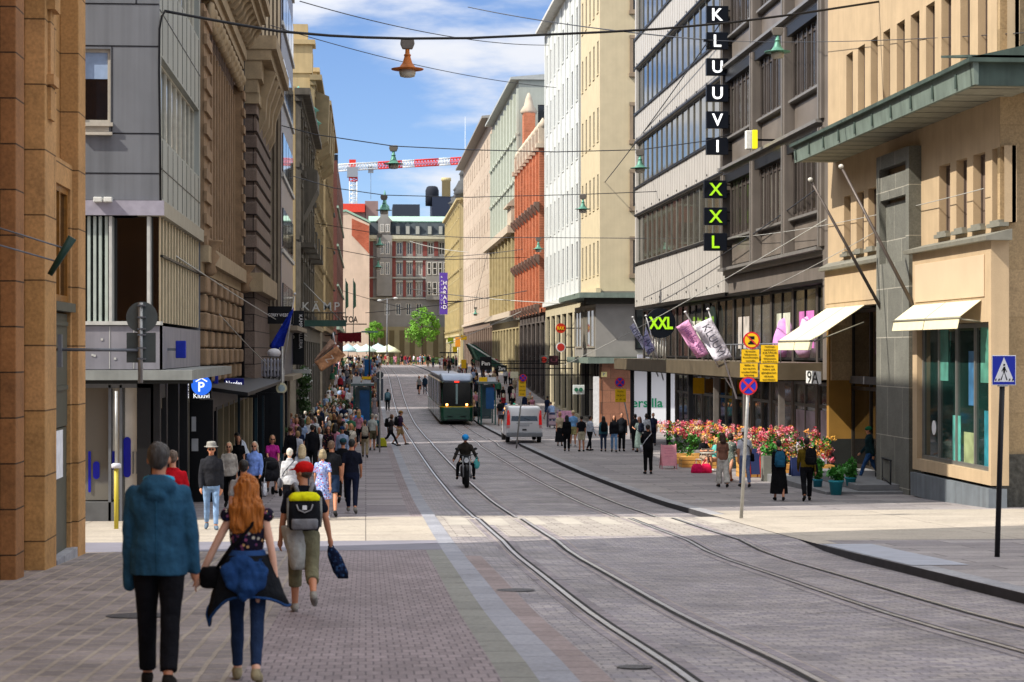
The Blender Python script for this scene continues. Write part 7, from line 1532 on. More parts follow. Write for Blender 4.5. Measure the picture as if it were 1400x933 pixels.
# stroller by the magenta woman and the cart by the cream corner
def stroller(px, Y, label, col='#26262a', rz=0):
    t = thing('stroller', atd(px, Y), label, 'stroller'); t.rotation_euler = (0, 0, R(rz)); c_ = cm('#55575a', .4)
    mb = MB(); mb.rings([[Vector((x, y, z)) for x, z in outline(w, z0, z1, .06)] for y, w, z0, z1 in ((-.35, .18, .5, .75), (-.1, .22, .4, 1.0), (.2, .22, .42, .95), (.35, .2, .5, .7))], True, True); lb('seat_body', mb, cloth(col), t)
    mb = MB(); mb.ell((0, .15, .92), (.24, .28, .2), 14, 8); lb('hood', mb, cloth(col), t)
    mb = MB(); mb.path([(-.22, .3, .45), (-.22, .5, 1.0), (.22, .5, 1.0), (.22, .3, .45)], .015); lb('handle', mb, c_, t)
    for x in (-.24, .24):
        mb = MB(); mb.tube((x, -.35, .12), (x, .3, .7), .014); mb.tube((x, .38, .12), (x, -.2, .6), .014); lb('frame_side', mb, c_, t)
        for y in (-.35, .38): mb = MB(); mb.disc((x - .02, y, .12), .12, (1, 0, 0), .04, 18); lb('wheel', mb, m_tyre, t)
stroller(367, 57, 'black stroller pushed by the woman in magenta', rz=200)
stroller(649, 141, 'dark stroller parked beside the far tram shelter')
t = thing('display_cart', atd(757, 128), 'dark wheeled display cart beside the person in denim on the right pavement', 'cart'); b0 = atd(757, 128)
mb = MB()
for x in (-.4, .4): mb.box(b0.x + x - .03, b0.x + x + .03, 127.8, 128.4, b0.z + .1, b0.z + 1.2)
for zz in (.2, .6, 1.0): mb.box(b0.x - .4, b0.x + .4, 127.85, 128.35, b0.z + zz, b0.z + zz + .05)
mb.build('frame', cm('#4a3c4e', .5), t); mb = MB(); mb.box(b0.x - .34, b0.x + .34, 127.9, 128.3, b0.z + .26, b0.z + .5); mb.box(b0.x - .34, b0.x + .1, 127.9, 128.3, b0.z + .66, b0.z + .9); mb.build('goods', cm('#b9a0a8'), t)
t = thing('display_stand', atd(770, 130), 'pink and white printed stand right of the display cart', 'stand'); b0 = atd(768, 130); mb = MB(); mb.box(b0.x - .3, b0.x + .7, 130, 130.3, b0.z + .2, b0.z + 1.1); mb.build('panel', mat('printed pink card', '#c890a8', .7, .4, 5), t)
mb = MB(); mb.box(b0.x - .25, b0.x - .2, 130.05, 130.25, b0.z, b0.z + .2); mb.box(b0.x + .6, b0.x + .65, 130.05, 130.25, b0.z, b0.z + .2); mb.build('feet', m_dark, t)
# greenery round the dark doorway on the left
t = thing('ivy_garland', onX(428, 500, -3.5), 'green and white flowering garland round the dark doorway on the left', 'plant'); mb = MB(); mw = MB(); rn = random.Random(4)
for k in range(34):
    u = k / 33; Yl = 104.6 + 4 * min(1, max(0, u * 1.5 - .3)); q = Vector((-3.45 + rn.uniform(-.1, .35), Yl + rn.uniform(-.3, .3), gz(105) + (3.6 - max(0, u - .4) * 4.6) + rn.uniform(-.2, .2)))
    blob_leaves(mb, q, (.28, .28, .3), 46, .07, rn)
    if k % 2 == 0: blob_leaves(mw, q + Vector((.1, -.1, .1)), (.22, .2, .2), 18, .05, rn)
mb.build('foliage', mat('ivy leaves', '#3c5c2c', .6, .5, 3), t); mw.build('blossoms', cm('#d8dcd8'), t)
t = thing('white_door_canopy', onX(420, 512, -2.9), 'white slab canopy over the dark doorway on the left', 'canopy'); a = onY(394, 511, 98.5); c = onY(424, 507, 98.5); mb = MB(); mb.box(-3.66, c.x, 98.5, 99.6, a.z, c.z + .05); mb.build('slab', cm('#a8aaa6', .6), t)
def shrub(px, Y, w, h, label):
    b0 = atd(px, Y); t = thing('potted_shrub', b0, label, 'plant', 'potted shrubs on the left pavement'); mb = MB(); mb.lathe(b0, [(.22, 0), (.28, .4), (.3, .42), (.25, .42)], 14); mb.build('pot', cm('#3a3a38'), t)
    mb = MB(); rn = random.Random(int(px)); 
    for k in range(10): blob_leaves(mb, b0 + Vector((rn.uniform(-.4, .4) * w, rn.uniform(-.4, .4) * w, .5 + rn.uniform(.1, 1) * h)), (w * .25, w * .25, h * .2), 60, .06, rn)
    mb.build('foliage', mat('dark shrub leaves', '#2f4f22', .6, .5, 3), t)
shrub(464, 134, 1.3, 1.2, 'rounded dark green shrub in a pot among the left crowd'); shrub(402, 92, 1.4, .6, 'low spreading shrub beside the dark doorway'); shrub(418, 90, 1.0, .6, 'small green shrub right of the low spreading one')
# yellow-white bar beside the man (folded barrier) at the glass shop
t = thing('yellow_post', atd(160, 36.5), 'pale post with a yellow lower half behind the man in blue', 'post'); b0 = atd(159, 41); q1 = onY(159, 575, 41)
t.location = b0
mb = MB(); mb.tube(b0, b0 + Vector((0, 0, 1.25)), .045, n=12); mb.build('post', mat('yellow sleeve', '#b8a838', .5, .05, 3), t); mb = MB(); mb.lathe(b0 + Vector((0, 0, 1.25)), [(.1, 0), (.1, .08), (.06, .1)], 12); mb.build('cap', cm('#c9c9d2', .4), t); mb = MB(); mb.tube(b0 + Vector((0, 0, 1.3)), q1 + Vector((0, 0, .6)), .03); mb.build('rod', m_galv, t)
# ================================================================ PEOPLE
def vrot(v, ax, deg): return Matrix.Rotation(R(deg), 3, ax) @ v
POSES = {   # legs: (hip swing, knee bend) left, right; arms: (swing, elbow, abduct) left, right
 'walk':   dict(L=(24, 6), R=(-16, 22), aL=(-18, 12, 7), aR=(20, 22, 7), lean=2),
 'walk2':  dict(L=(-14, 30), R=(20, 4), aL=(16, 24, 8), aR=(-16, 10, 7), lean=2),
 'stroll': dict(L=(10, 4), R=(-9, 14), aL=(-6, 14, 6), aR=(8, 16, 7), lean=1),
 'stride': dict(L=(32, 8), R=(-28, 30), aL=(-25, 30, 8), aR=(26, 45, 8), lean=5),
 'stand':  dict(L=(2, 3), R=(-3, 3), aL=(2, 14, 7), aR=(4, 12, 7), lean=0),
 'chat':   dict(L=(5, 4), R=(-5, 4), aL=(20, 85, 6), aR=(4, 20, 9), lean=0, yaw=25),
 'phone':  dict(L=(3, 3), R=(-3, 3), aL=(28, 95, 4), aR=(24, 98, 4), lean=2, pitch=-18),
 'push':   dict(L=(16, 6), R=(-14, 18), aL=(38, 30, 4), aR=(38, 30, 4), lean=6),
 'sit':    dict(L=(86, 88), R=(80, 70), aL=(30, 60, 8), aR=(26, 66, 8), lean=-4),
 'sitx':   dict(L=(80, 40), R=(86, 60), aL=(34, 40, 10), aR=(20, 60, 10), lean=-8),
 'ride':   dict(L=(68, 92), R=(68, 92), aL=(34, 22, 26), aR=(34, 22, 26), lean=12, spread=.16),
 'man':    dict(L=(9, 3), R=(-9, 16), aL=(4, 8, 6), aR=(2, 6, 9), lean=0),
 'woman':  dict(L=(13, 4), R=(-13, 20), aL=(-3, 4, 27), aR=(-8, 12, 12), lean=1),
 'boy':    dict(L=(17, 5), R=(-15, 48), aL=(4, 16, 12), aR=(4, 16, 17), lean=3, yaw=55),
 'bend':   dict(L=(20, 10), R=(-10, 10), aL=(50, 30, 4), aR=(50, 30, 4), lean=28, pitch=-20),
}
def skel(sex, pose, sw=None):
    p = POSES[pose]; J = {}; hw = .09; sp = p.get('spread', 0)
    sw = sw or (.168 if sex == 'm' else .145)
    for s, k in ((-1, 'L'), (1, 'R')):
        a, b = p[k]; h = Vector((s * hw, 0, .93)); side = s * sp
        kn = h + Vector((side, math.sin(R(a)) * .43, -math.cos(R(a)) * .43)); an = kn + Vector((side * .1, math.sin(R(a - b)) * .42, -math.cos(R(a - b)) * .42))
        fp = 0 if pose in ('sit', 'sitx', 'ride', 'stand') else max(-40, min(12, (a - b) * .9 + 6)) if a - b < -8 else 0
        J['hip'+k], J['kn'+k], J['an'+k] = h, kn, an; J['toe'+k] = an + Vector((s * .02, .16 * math.cos(R(fp)), -.05 + .16 * math.sin(R(fp)))); J['heel'+k] = an + Vector((0, -.045, -.055))
        a, e, b = p['a'+k]; sh = Vector((s * sw, 0, 1.378)); d = lambda sg, ab: Vector((s * math.sin(R(ab)), math.sin(R(sg)) * math.cos(R(ab)), -math.cos(R(sg)) * math.cos(R(ab))))
        el = sh + d(a, b) * .29; wr = el + d(a + e, b - min(e, 30) * .35) * .25; ha = wr + d(a + e + 6, b - min(e, 30) * .4) * .09
        J['sh'+k], J['el'+k], J['wr'+k], J['ha'+k] = sh, el, wr, ha
    J['neck'] = Vector((0, -.005, 1.47)); J['head'] = Vector((0, .015, 1.615))
    lo = min(J['anL'].z, J['anR'].z, J['toeL'].z + .05, J['toeR'].z + .05) - .085
    sitz = -lo
    ln = p['lean']; ctr = Vector((0, 0, .95))
    M = Matrix.Rotation(R(-ln), 3, 'X')
    J['M'] = M; J['ctr'] = ctr
    for k in J:
        if k[:2] in ('sh', 'el', 'wr', 'ha', 'ne', 'he') and not k.startswith('heel') and k != 'M': J[k] = ctr + M @ (J[k] - ctr)
    J['dz'] = sitz if pose not in ('ride',) else 0
    J['yaw'] = p.get('yaw', 0); J['pitch'] = p.get('pitch', 0)
    return J
TM = [(.88, .15, .11), (.95, .162, .115), (1.02, .155, .11), (1.12, .145, .1), (1.25, .165, .115), (1.34, .178, .112), (1.405, .152, .09), (1.44, .1, .072), (1.475, .065, .06)]
TF = [(.86, .155, .12), (.94, .17, .125), (1.02, .15, .108), (1.10, .125, .092), (1.2, .14, .11), (1.3, .148, .11), (1.375, .13, .08), (1.42, .085, .062), (1.455, .052, .05)]
def torso(mb, J, T, inf, z0=None, z1=None, sx=1.0):
    rr = []
    for z, rx, ry in T:
        if z0 is not None and z < z0 - .04: continue
        if z1 is not None and z > z1: continue
        c = Vector((0, 0, z)); ring = [J['ctr'] + (J['M'] if z > .93 else Matrix.Identity(3)) @ (c + Vector(((rx * sx + inf) * math.cos(2*math.pi*k/18), (ry + inf) * math.sin(2*math.pi*k/18), 0)) - J['ctr']) for k in range(18)]
        rr.append(ring)
    mb.rings(rr)
def ball(mb, c, r): mb.ell(c, (r, r, r), 10, 7)
def limb(mb, pts, rad, n=10):
    mb.path(pts, rad, n)
    for p, r in zip(pts, rad): ball(mb, p, r * .98)
def remesh(mb, J, vox, name='m', smooth=3, disp=0.0):
    me = mb.mesh('tmp', None); ob = bpy.data.objects.new('tmp', me); COL.objects.link(ob)
    m = ob.modifiers.new('r', 'REMESH'); m.mode = 'VOXEL'; m.voxel_size = vox; m.use_smooth_shade = True
    if smooth: s = ob.modifiers.new('s', 'SMOOTH'); s.iterations = smooth; s.factor = .5
    out = mesh_of(ob); me.clear_geometry(); out.name = name
    dz = J['dz'] if J else 0
    nr = [v.normal.copy() for v in out.vertices] if disp else None; fl = []
    for i, v in enumerate(out.vertices):
        c = v.co.copy()
        if disp and name == 'hair': w_ = noise.noise(Vector((c.x * 60, c.y * 60, c.z * 7))) + .8 * noise.noise(Vector((c.x * 18, c.y * 18, c.z * 9))); c += nr[i] * w_ * disp
        elif disp: w_ = noise.noise(Vector((c.x * 9, c.y * 9, c.z * 5.5))) + .5 * noise.noise(Vector((c.x * 22, c.y * 22, c.z * 13))); c += nr[i] * w_ * disp
        fl += (c.x, c.y, c.z + dz)
    out.vertices.foreach_set('co', fl); out.update()
    out.polygons.foreach_set('use_smooth', [True] * len(out.polygons)); out.materials.append(None); return out
def headM(J): return J['M'] @ Matrix.Rotation(R(J['yaw']), 3, 'Z') @ Matrix.Rotation(R(J['pitch']), 3, 'X')
def hand(mb, J, k, fine):
    s = -1 if k == 'L' else 1; w_, h_ = J['wr'+k], J['ha'+k]; d = (h_ - w_).normalized(); inw = Vector((-s, 0, 0)); fw = d.cross(inw).normalized(); fw = fw if fw.y > 0 else -fw
    mid = w_.lerp(h_, .55); mb.path([w_, mid, h_], [.026, .034, .03], 10)
    for i in range(4):
        b0 = h_ + fw * (.026 - i * .017); l = (.07, .078, .072, .056)[i]; r_ = .0085 if fine else .012
        p1 = b0 + d * l * .5 + inw * .006; p2 = b0 + d * l * .85 + inw * .028; limb(mb, [b0 - d * .01, p1, p2], [r_, r_ * .95, r_ * .8], 7)
    t0 = mid + fw * .024; limb(mb, [t0, t0 + fw * .022 + d * .03 + inw * .01, t0 + fw * .024 + d * .058 + inw * .022], [.012, .011, .009], 7)
def body_mesh(sex, pose, vox):
    J = skel(sex, pose); mb = MB(); H = headM(J); hc = J['head']; f_ = sex == 'f'
    mb.ell(hc + H @ Vector((0, -.005, .025)), (.074, .092, .095), 16, 12, H); mb.ell(hc + H @ Vector((0, .02, -.045)), (.055, .062, .072), 14, 10, H)
    mb.ell(hc + H @ Vector((0, .092, -.005)), (.012, .02, .022), 8, 6, H); mb.ell(hc + H @ Vector((0, .06, .03)), (.05, .03, .02), 8, 6, H); mb.ell(hc + H @ Vector((0, .078, -.058)), (.022, .012, .01), 8, 6, H)
    for s in (-1, 1): mb.ell(hc + H @ Vector((s * .077, -.005, -.005)), (.011, .02, .03), 8, 6, H)
    limb(mb, [J['neck'] - Vector((0, 0, .05)), J['neck'], hc - Vector((0, .01, .06))], [.062, .052, .05] if not f_ else [.05, .044, .042])
    torso(mb, J, TF if f_ else TM, -.012)
    k_ = .86 if f_ else 1
    for k in 'LR':
        limb(mb, [J['sh'+k], J['sh'+k].lerp(J['el'+k], .5), J['el'+k], J['el'+k].lerp(J['wr'+k], .35), J['wr'+k]], [x * k_ for x in (.043, .043, .038, .039, .026)]); hand(mb, J, k, vox < .012)
        limb(mb, [J['hip'+k], J['hip'+k].lerp(J['kn'+k], .5), J['kn'+k], J['kn'+k].lerp(J['an'+k], .3), J['an'+k]], [.085, .072, .052, .055, .036])
        limb(mb, [J['heel'+k], J['an'+k].lerp(J['toe'+k], .6) - Vector((0, 0, .01)), J['toe'+k]], [.034, .038, .026])
    return remesh(mb, J, vox, 'body', 2)
def top_mesh(sex, pose, kind, vox):
    J = skel(sex, pose); mb = MB(); T = TF if sex == 'f' else TM; inf = {'tee': .014, 'long': .016, 'jacket': .03, 'tank': .008, 'dress': .014, 'loose': .03, 'parka': .04}.get(kind, .016)
    torso(mb, J, T, inf, None if kind in ('jacket', 'long', 'dress', 'loose', 'parka') else .9)
    sl = {'tee': .62, 'dress': .55, 'tank': 0, 'loose': 1.4}.get(kind, 2.0); w_ = {'jacket': .012, 'parka': .016, 'loose': .014}.get(kind, .004)
    for k in 'LR':
        sg = -1 if k == 'L' else 1; dn = 0
        sh, el, wr = J['sh'+k] - Vector((sg * dn, 0, dn)), J['el'+k], J['wr'+k]; wr2 = wr + (J['ha'+k] - wr) * (1.6 if kind == 'parka' and k == 'L' else .15)
        if sl >= 2: limb(mb, [sh, sh.lerp(el, .5), el, el.lerp(wr, .5), wr2], [.051 + w_, .05 + w_, .046 + w_, .041 + w_, .034 + w_])
        elif sl > 1: limb(mb, [sh, sh.lerp(el, .5), el, el.lerp(wr, .45)], [.05 + w_, .05 + w_, .047 + w_, .048 + w_])
        elif sl > 0: limb(mb, [sh, sh.lerp(el, sl * .6), sh.lerp(el, sl)], [.053, .055, .058 + w_])
        else: ball(mb, sh * .9 + Vector((0, 0, .142)), .045)
    if kind in ('jacket', 'parka'): mb.path([J['neck'] - J['M'] @ Vector((0, 0, .03)), J['neck'] + J['M'] @ Vector((0, 0, .03))], [.082, .07], 14)
    if kind == 'parka':
        mb.ell(J['neck'] + Vector((0, -.095, -.045)), (.135, .06, .07), 16, 10); mb.ell(J['neck'] + Vector((0, -.07, .0)), (.105, .055, .04), 14, 8); mb.ell(J['neck'] + Vector((0, -.125, -.1)), (.08, .045, .05), 12, 8)
        mb.rings([[Vector((rx * math.cos(2*math.pi*q/18), ry * math.sin(2*math.pi*q/18), z)) for q in range(18)] for z, rx, ry in ((.8, .2, .15), (.9, .2, .148), (1.1, .19, .135), (1.3, .19, .135), (1.37, .165, .115), (1.42, .125, .095))])
    if kind == 'dress': skirt_rings(mb, sex, pose, .55)
    return remesh(mb, J, vox, 'top', 3, {'tank': .003, 'parka': .013, 'jacket': .009, 'loose': .01}.get(kind, .007))
def skirt_rings(mb, sex, pose, zb):
    n = 20; a = (.55 - zb) * .12; rr = []
    for z, rx, ry in ((1.0, .15, .115), (.92, .185, .14), (.8, .2, .16), (.68, .205 + a * .3, .17), (zb, .215 + a, .19 + a)):
        rr.append([Vector((rx * (1 + .05 * math.sin(q * 2.1)) * math.cos(2*math.pi*q/n), ry * (1 + .06 * math.sin(q * 1.7 + 1)) * math.sin(2*math.pi*q/n), z)) for q in range(n)])
    mb.rings(rr)
def bottom_mesh(sex, pose, kind, vox):
    J = skel(sex, pose); mb = MB(); T = TF if sex == 'f' else TM
    if kind == 'skirt': skirt_rings(mb, sex, pose, .5); return remesh(mb, J, vox, 'skirt', 2, .004)
    if kind == 'longskirt': skirt_rings(mb, sex, pose, .2); return remesh(mb, J, vox, 'skirt', 2, .004)
    mb.rings([[Vector(((rx + .012) * math.cos(2*math.pi*q/18), (ry + .012) * math.sin(2*math.pi*q/18), z)) for q in range(18)] for z, rx, ry in ((.82, .14, .11), (.88, .155, .12), (.95, .165, .12), (1.0, .15, .108))])
    wd = {'trousers': (.1, .09, .072, .068, .062), 'jeans': (.094, .08, .062, .06, .048), 'skinny': (.09, .074, .058, .056, .042), 'wide': (.105, .1, .095, .098, .1), 'shorts': (.1, .098, .09), 'capri': (.1, .092, .08, .075)}[kind]
    for k in 'LR':
        h, kn, an = J['hip'+k], J['kn'+k], J['an'+k]; h = h - Vector((0, 0, .02)); pts = [h, h.lerp(kn, .5), kn, kn.lerp(an, .45), an + (kn - an) * .06]
        if kind == 'shorts': pts = [h, h.lerp(kn, .5), h.lerp(kn, .88)]
        if kind == 'capri': pts = [h, h.lerp(kn, .5), kn, kn.lerp(an, .5)]
        mb.path(pts, list(wd), 12)
        for p_, r_ in list(zip(pts, wd))[:-1]: ball(mb, p_, r_ * .97)
    return remesh(mb, J, vox, 'trousers', 2, .005)
def hair_mesh(sex, pose, kind, vox):
    J = skel(sex, pose); mb = MB(); H = headM(J); hc = J['head']; P = lambda x, y, z: hc + H @ Vector((x, y, z))
    if kind == 'cap':
        mb.ell(P(0, -.012, .055), (.096, .118, .085), 18, 12, H); mb.rings([[P(x * 1.0, y, z) for x, y, z in ((-.07, .06, .045), (.07, .06, .045), (.06, .17, .03), (.03, .19, .028), (-.03, .19, .028), (-.06, .17, .03))], [P(x, y, z + .012) for x, y, z in ((-.07, .06, .045), (.07, .06, .045), (.06, .17, .03), (.03, .19, .028), (-.03, .19, .028), (-.06, .17, .03))]]); return remesh(mb, J, vox, 'cap', 1)
    if kind == 'hat':
        mb.lathe((0,0,0), [(.15, 0), (.15, .012), (.1, .016), (.096, .09), (.075, .115), (.02, .1)], 20); mb.v = [P(v.x, v.y * 1.15, v.z + .055) for v in mb.v]; return remesh(mb, J, min(vox, .012), 'hat', 1)
    if kind == 'helmet': mb.ell(P(0, -.005, .045), (.115, .135, .105), 18, 12, H); return remesh(mb, J, vox, 'helmet', 1)
    if kind == 'under': mb.ell(P(0, -.03, .005), (.079, .08, .07), 14, 10, H); return remesh(mb, J, min(vox, .014), 'hair', 1, .002)
    mb.ell(P(0, -.024, .042), (.081, .09, .088), 16, 12, H)
    if kind in ('short', 'crop'): mb.ell(P(0, -.052, -.0), (.07, .052, .07), 14, 10, H)
    if kind in ('bob', 'long', 'vlong', 'pony'):
        mb.ell(P(0, -.045, -.02), (.09, .07, .1), 14, 10, H)
    if kind == 'bob':
        for s in (-1, 1): mb.ell(P(s * .07, -.01, -.04), (.028, .06, .08), 10, 8, H)
    if kind in ('long', 'vlong'):
        zb = -.24 if kind == 'long' else -.36; w_ = .1 if kind == 'long' else .145
        mb.rings([[P(rx * math.cos(2*math.pi*q/16), cy + ry * math.sin(2*math.pi*q/16), z) for q in range(16)] for z, rx, ry, cy in ((zb, w_ * .75, .03, -.105), (zb + .06, w_, .045, -.105), (-.15, w_, .055, -.1), (-.05, .1, .065, -.065), (.05, .088, .08, -.04), (.1, .06, .06, -.03))])
        for s in (-1, 1): mb.ell(P(s * .078, -.02, -.05), (.025, .05, .1), 10, 8, H)
    if kind == 'pony': mb.path([P(0, -.1, .03), P(0, -.15, -.03), P(0, -.13, -.2)], [.03, .035, .015], 10)
    if kind == 'bun': mb.ell(P(0, -.09, .07), (.045, .045, .04), 10, 8, H)
    return remesh(mb, J, min(vox, .014 if kind != 'vlong' else .007), 'hair', 1, .006 if kind != 'vlong' else .02)
def shoe_mesh(sex, pose, k, vox):
    J = skel(sex, pose); mb = MB(); an, toe, he = J['an'+k], J['toe'+k], J['heel'+k]
    limb(mb, [he + Vector((0, 0, .005)), an.lerp(toe, .55) - Vector((0, 0, .012)), toe], [.043, .046, .034]); limb(mb, [he, an - Vector((0, 0, .02))], [.042, .043])
    return remesh(mb, J, vox, 'shoe', 1)
_P = {}
def proto(fn, *a):
    k = (fn.__name__,) + a
    if k not in _P: _P[k] = fn(*a)
    return _P[k]
def part(name, me, parent, m):
    o = bpy.data.objects.new(name, me); COL.objects.link(o); o.parent = parent
    o.material_slots[0].link = 'OBJECT'; o.material_slots[0].material = m; return o
SKIN = {'a': '#c98f70', 'b': '#b87d5e', 'c': '#8a5a40', 'd': '#d8a58a', 'e': '#54352a'}
def skin(k): return mat('skin ' + k, SKIN[k], .55, .06, 6, 0, 0, .35)
def floral(name, base, cols, sc=16, th=.42):
    if name in _M: return _M[name]
    m = cloth(base).copy(); m.name = name; nt = m.node_tree; N, L = nt.nodes, nt.links; b = N['Principled BSDF']; old = b.inputs['Base Color'].links[0].from_socket
    tc = N.new('ShaderNodeTexCoord'); vo = N.new('ShaderNodeTexVoronoi'); vo.inputs['Scale'].default_value = sc; L.new(tc.outputs['Object'], vo.inputs['Vector'])
    cr = N.new('ShaderNodeValToRGB'); cr.color_ramp.interpolation = 'CONSTANT'; sp = N.new('ShaderNodeSeparateColor'); L.new(vo.outputs['Color'], sp.inputs[0]); L.new(sp.outputs[0], cr.inputs[0])
    for i, c in enumerate(cols):
        e = cr.color_ramp.elements[i] if i < 2 else cr.color_ramp.elements.new(i / len(cols)); e.position = i / len(cols); e.color = lin(c) + (1,)
    lt = N.new('ShaderNodeMath'); lt.operation = 'LESS_THAN'; lt.inputs[1].default_value = th; L.new(vo.outputs['Distance'], lt.inputs[0])
    mx = N.new('ShaderNodeMix'); mx.data_type = 'RGBA'; L.new(lt.outputs[0], mx.inputs[0]); L.new(old, mx.inputs[6]); L.new(cr.outputs[0], mx.inputs[7]); L.new(mx.outputs[2], b.inputs['Base Color']); _M[name] = m; return m
def hairm(c):
    if 'hair ' + c in _M: return _M['hair ' + c]
    m = mat('hair ' + c, c, .45, .4, 30, .6, 0, .4); nt = m.node_tree; tc = [n for n in nt.nodes if n.type == 'TEX_COORD'][0]; nz = [n for n in nt.nodes if n.type == 'TEX_NOISE'][0]
    mp = nt.nodes.new('ShaderNodeMapping'); mp.inputs['Scale'].default_value = (3, 3, .25); nt.links.new(tc.outputs['Object'], mp.inputs[0]); nt.links.new(mp.outputs[0], nz.inputs['Vector']); return m
def cmat(c): return c if not isinstance(c, str) else cloth(c)
GROUPS = {}
def person(px, Y, face, h, sex, pose, top, tc_, bot, bc, hair, hc, label, sk='a', vox=.02, shoe='#2a2626', glasses=False, group=None, loc=None, detail=True, dz=0):
    l = loc if loc is not None else atd(px, Y) + Vector((0, 0, dz)); r = thing('person', l, label, 'person', group)
    s = h / 1.75; r.rotation_euler = (0, 0, R(face)); r.scale = (s, s, s)
    part('body', proto(body_mesh, sex, pose, vox), r, skin(sk))
    part({'jacket': 'jacket', 'parka': 'jacket', 'dress': 'dress', 'long': 'sweater', 'loose': 'blouse'}.get(top, 'shirt'), proto(top_mesh, sex, pose, top, vox), r, cmat(tc_))
    if top != 'dress' and bot: part('skirt' if 'skirt' in bot else 'shorts' if bot == 'shorts' else 'trousers', proto(bottom_mesh, sex, pose, bot, vox), r, cmat(bc))
    if hair: 
        if hair in ('cap', 'hat', 'helmet'):
            part('hair', proto(hair_mesh, sex, pose, 'under', vox), r, hairm('#3a2c22')); part(hair, proto(hair_mesh, sex, pose, hair, vox), r, cmat(hc))
        else: part('hair', proto(hair_mesh, sex, pose, hair, vox), r, hairm(hc))
    if detail:
        for k in 'LR': part('shoe', proto(shoe_mesh, sex, pose, k, vox), r, cmat(shoe))
        if 90 < face % 360 < 270:
            J = skel(sex, pose); H = headM(J); hc_ = J['head'] + Vector((0, 0, J['dz'])); P = lambda x, y, z: hc_ + H @ Vector((x, y, z))
            for s_ in (-1, 1):
                mb = MB(); mb.ell(P(s_ * .03, .083 if not glasses else .09, .008), (.013, .008, .008) if not glasses else (.027, .01, .02), 8, 6, H); lb('sunglasses_lens' if glasses else 'eye', mb, cm('#120e0c', .15), r)
            mb = MB(); mb.ell(P(0, .088, -.06), (.024, .006, .006), 8, 6, H); lb('mouth', mb, cm('#8a3f38', .5), r)
    return r
def worn(px, Y, face, h, name, label, cat, col, kind='backpack', loc=None, col2=None, group=None, dz=0, side=1):
    l = loc if loc is not None else atd(px, Y) + Vector((0, 0, dz)); t = thing(name, l, label, cat, group); s = h / 1.75; t.rotation_euler = (0, 0, R(face)); t.scale = (s, s, s); m = cmat(col)
    if kind == 'backpack':
        mb = MB(); mb.rings([[Vector((x, y - .2, z)) for x, y, z in pts] for pts in [[(rx * math.copysign(abs(math.cos(a)) ** .6, math.cos(a)), ry * math.copysign(abs(math.sin(a)) ** .6, math.sin(a)), z) for a in [2*math.pi*q/20 for q in range(20)]] for z, rx, ry in ((.98, .1, .05), (1.0, .14, .08), (1.15, .155, .09), (1.32, .145, .08), (1.41, .11, .06), (1.43, .06, .04))]], True, True); lb('pack', mb, m, t)
        mb = MB(); mb.rings([[Vector((rx * math.cos(2*math.pi*q/16), -.29 + ry * math.sin(2*math.pi*q/16), z)) for q in range(16)] for z, rx, ry in ((1.02, .1, .02), (1.04, .115, .03), (1.17, .115, .03), (1.19, .1, .02))], True, True); lb('pocket', mb, cmat(col2) if col2 else m, t)
        for k in (-1, 1): mb = MB(); mb.path([(k*.07, -.13, 1.4), (k*.1, -.06, 1.475), (k*.12, .06, 1.44), (k*.13, .12, 1.3), (k*.14, .05, 1.1), (k*.13, -.12, 1.05)], .016, 6); lb('strap', mb, m, t)
    elif kind == 'sidebag':
        mb = MB(); mb.rings([[Vector((side * .24 + rx * math.cos(2*math.pi*q/16), ry * math.sin(2*math.pi*q/16), z)) for q in range(16)] for z, rx, ry in ((.78, .04, .1), (.8, .06, .14), (.95, .05, .14), (1.02, .03, .12))], True, True); lb('bag_body', mb, m, t)
        mb = MB(); mb.path([(side*.22, -.02, 1.0), (side*.12, -.14, 1.2), (-side*.1, -.1, 1.44), (-side*.11, .03, 1.46), (side*.02, .14, 1.25), (side*.2, .08, 1.0)], .012, 6); lb('strap', mb, m, t)
    elif kind == 'tote':
        x = side * .26; mb = MB(); mb.rings([[Vector((x + rx * math.cos(2*math.pi*q/14), ry * math.sin(2*math.pi*q/14), z)) for q in range(14)] for z, rx, ry in ((.3, .05, .13), (.33, .07, .16), (.6, .05, .15), (.62, .04, .14))], True, True); lb('bag_body', mb, m, t)
        for y in (-.07, .07): mb = MB(); mb.path([(x, y, .6), (x, y * .4, .74), (x, -y * .1, .76)], .008, 5); lb('handle', mb, m, t)
    return t
# ---------------- foreground couple and boy
SS = .011
lm = atd(217, 14.6); man = person(0, 0, 0, 1.8, 'm', 'man', 'parka', '#274c64', 'trousers', '#101014', 'short', '#3b3632', 'man in blue hooded jacket and black trousers holding hands with the red haired woman', 'b', SS, '#1a1714', loc=lm)
mb = MB(); s_ = 1.8 / 1.75
mb.rings([[Vector((rx * math.cos(t), -.075 + ry * math.sin(t), z)) for t in [math.pi * (1.02 + .96 * q / 10) for q in range(11)] + [math.pi * (1.98 - .96 * q / 10) for q in range(11)] for rx, ry in [((.078, .04) if False else (.08, .045))]] for z in (1.47, 1.5)], True, True)
mb = MB(); mb.path([Vector((.088 * math.cos(t), .012 + .075 * math.sin(t), 1.475 + .02 * abs(math.sin(t)))) for t in [math.pi * (.95 + 1.1 * q / 12) for q in range(13)]], .026, 8); lb('hood_lining', mb, cloth('#2aa0c4'), man)
mb = MB(); mb.path([(0, -.171 - .0, .84), (0, -.172, 1.0), (0, -.168, 1.2), (0, -.165, 1.34)], .004, 4); lb('back_seam', mb, cloth('#234f68'), man)
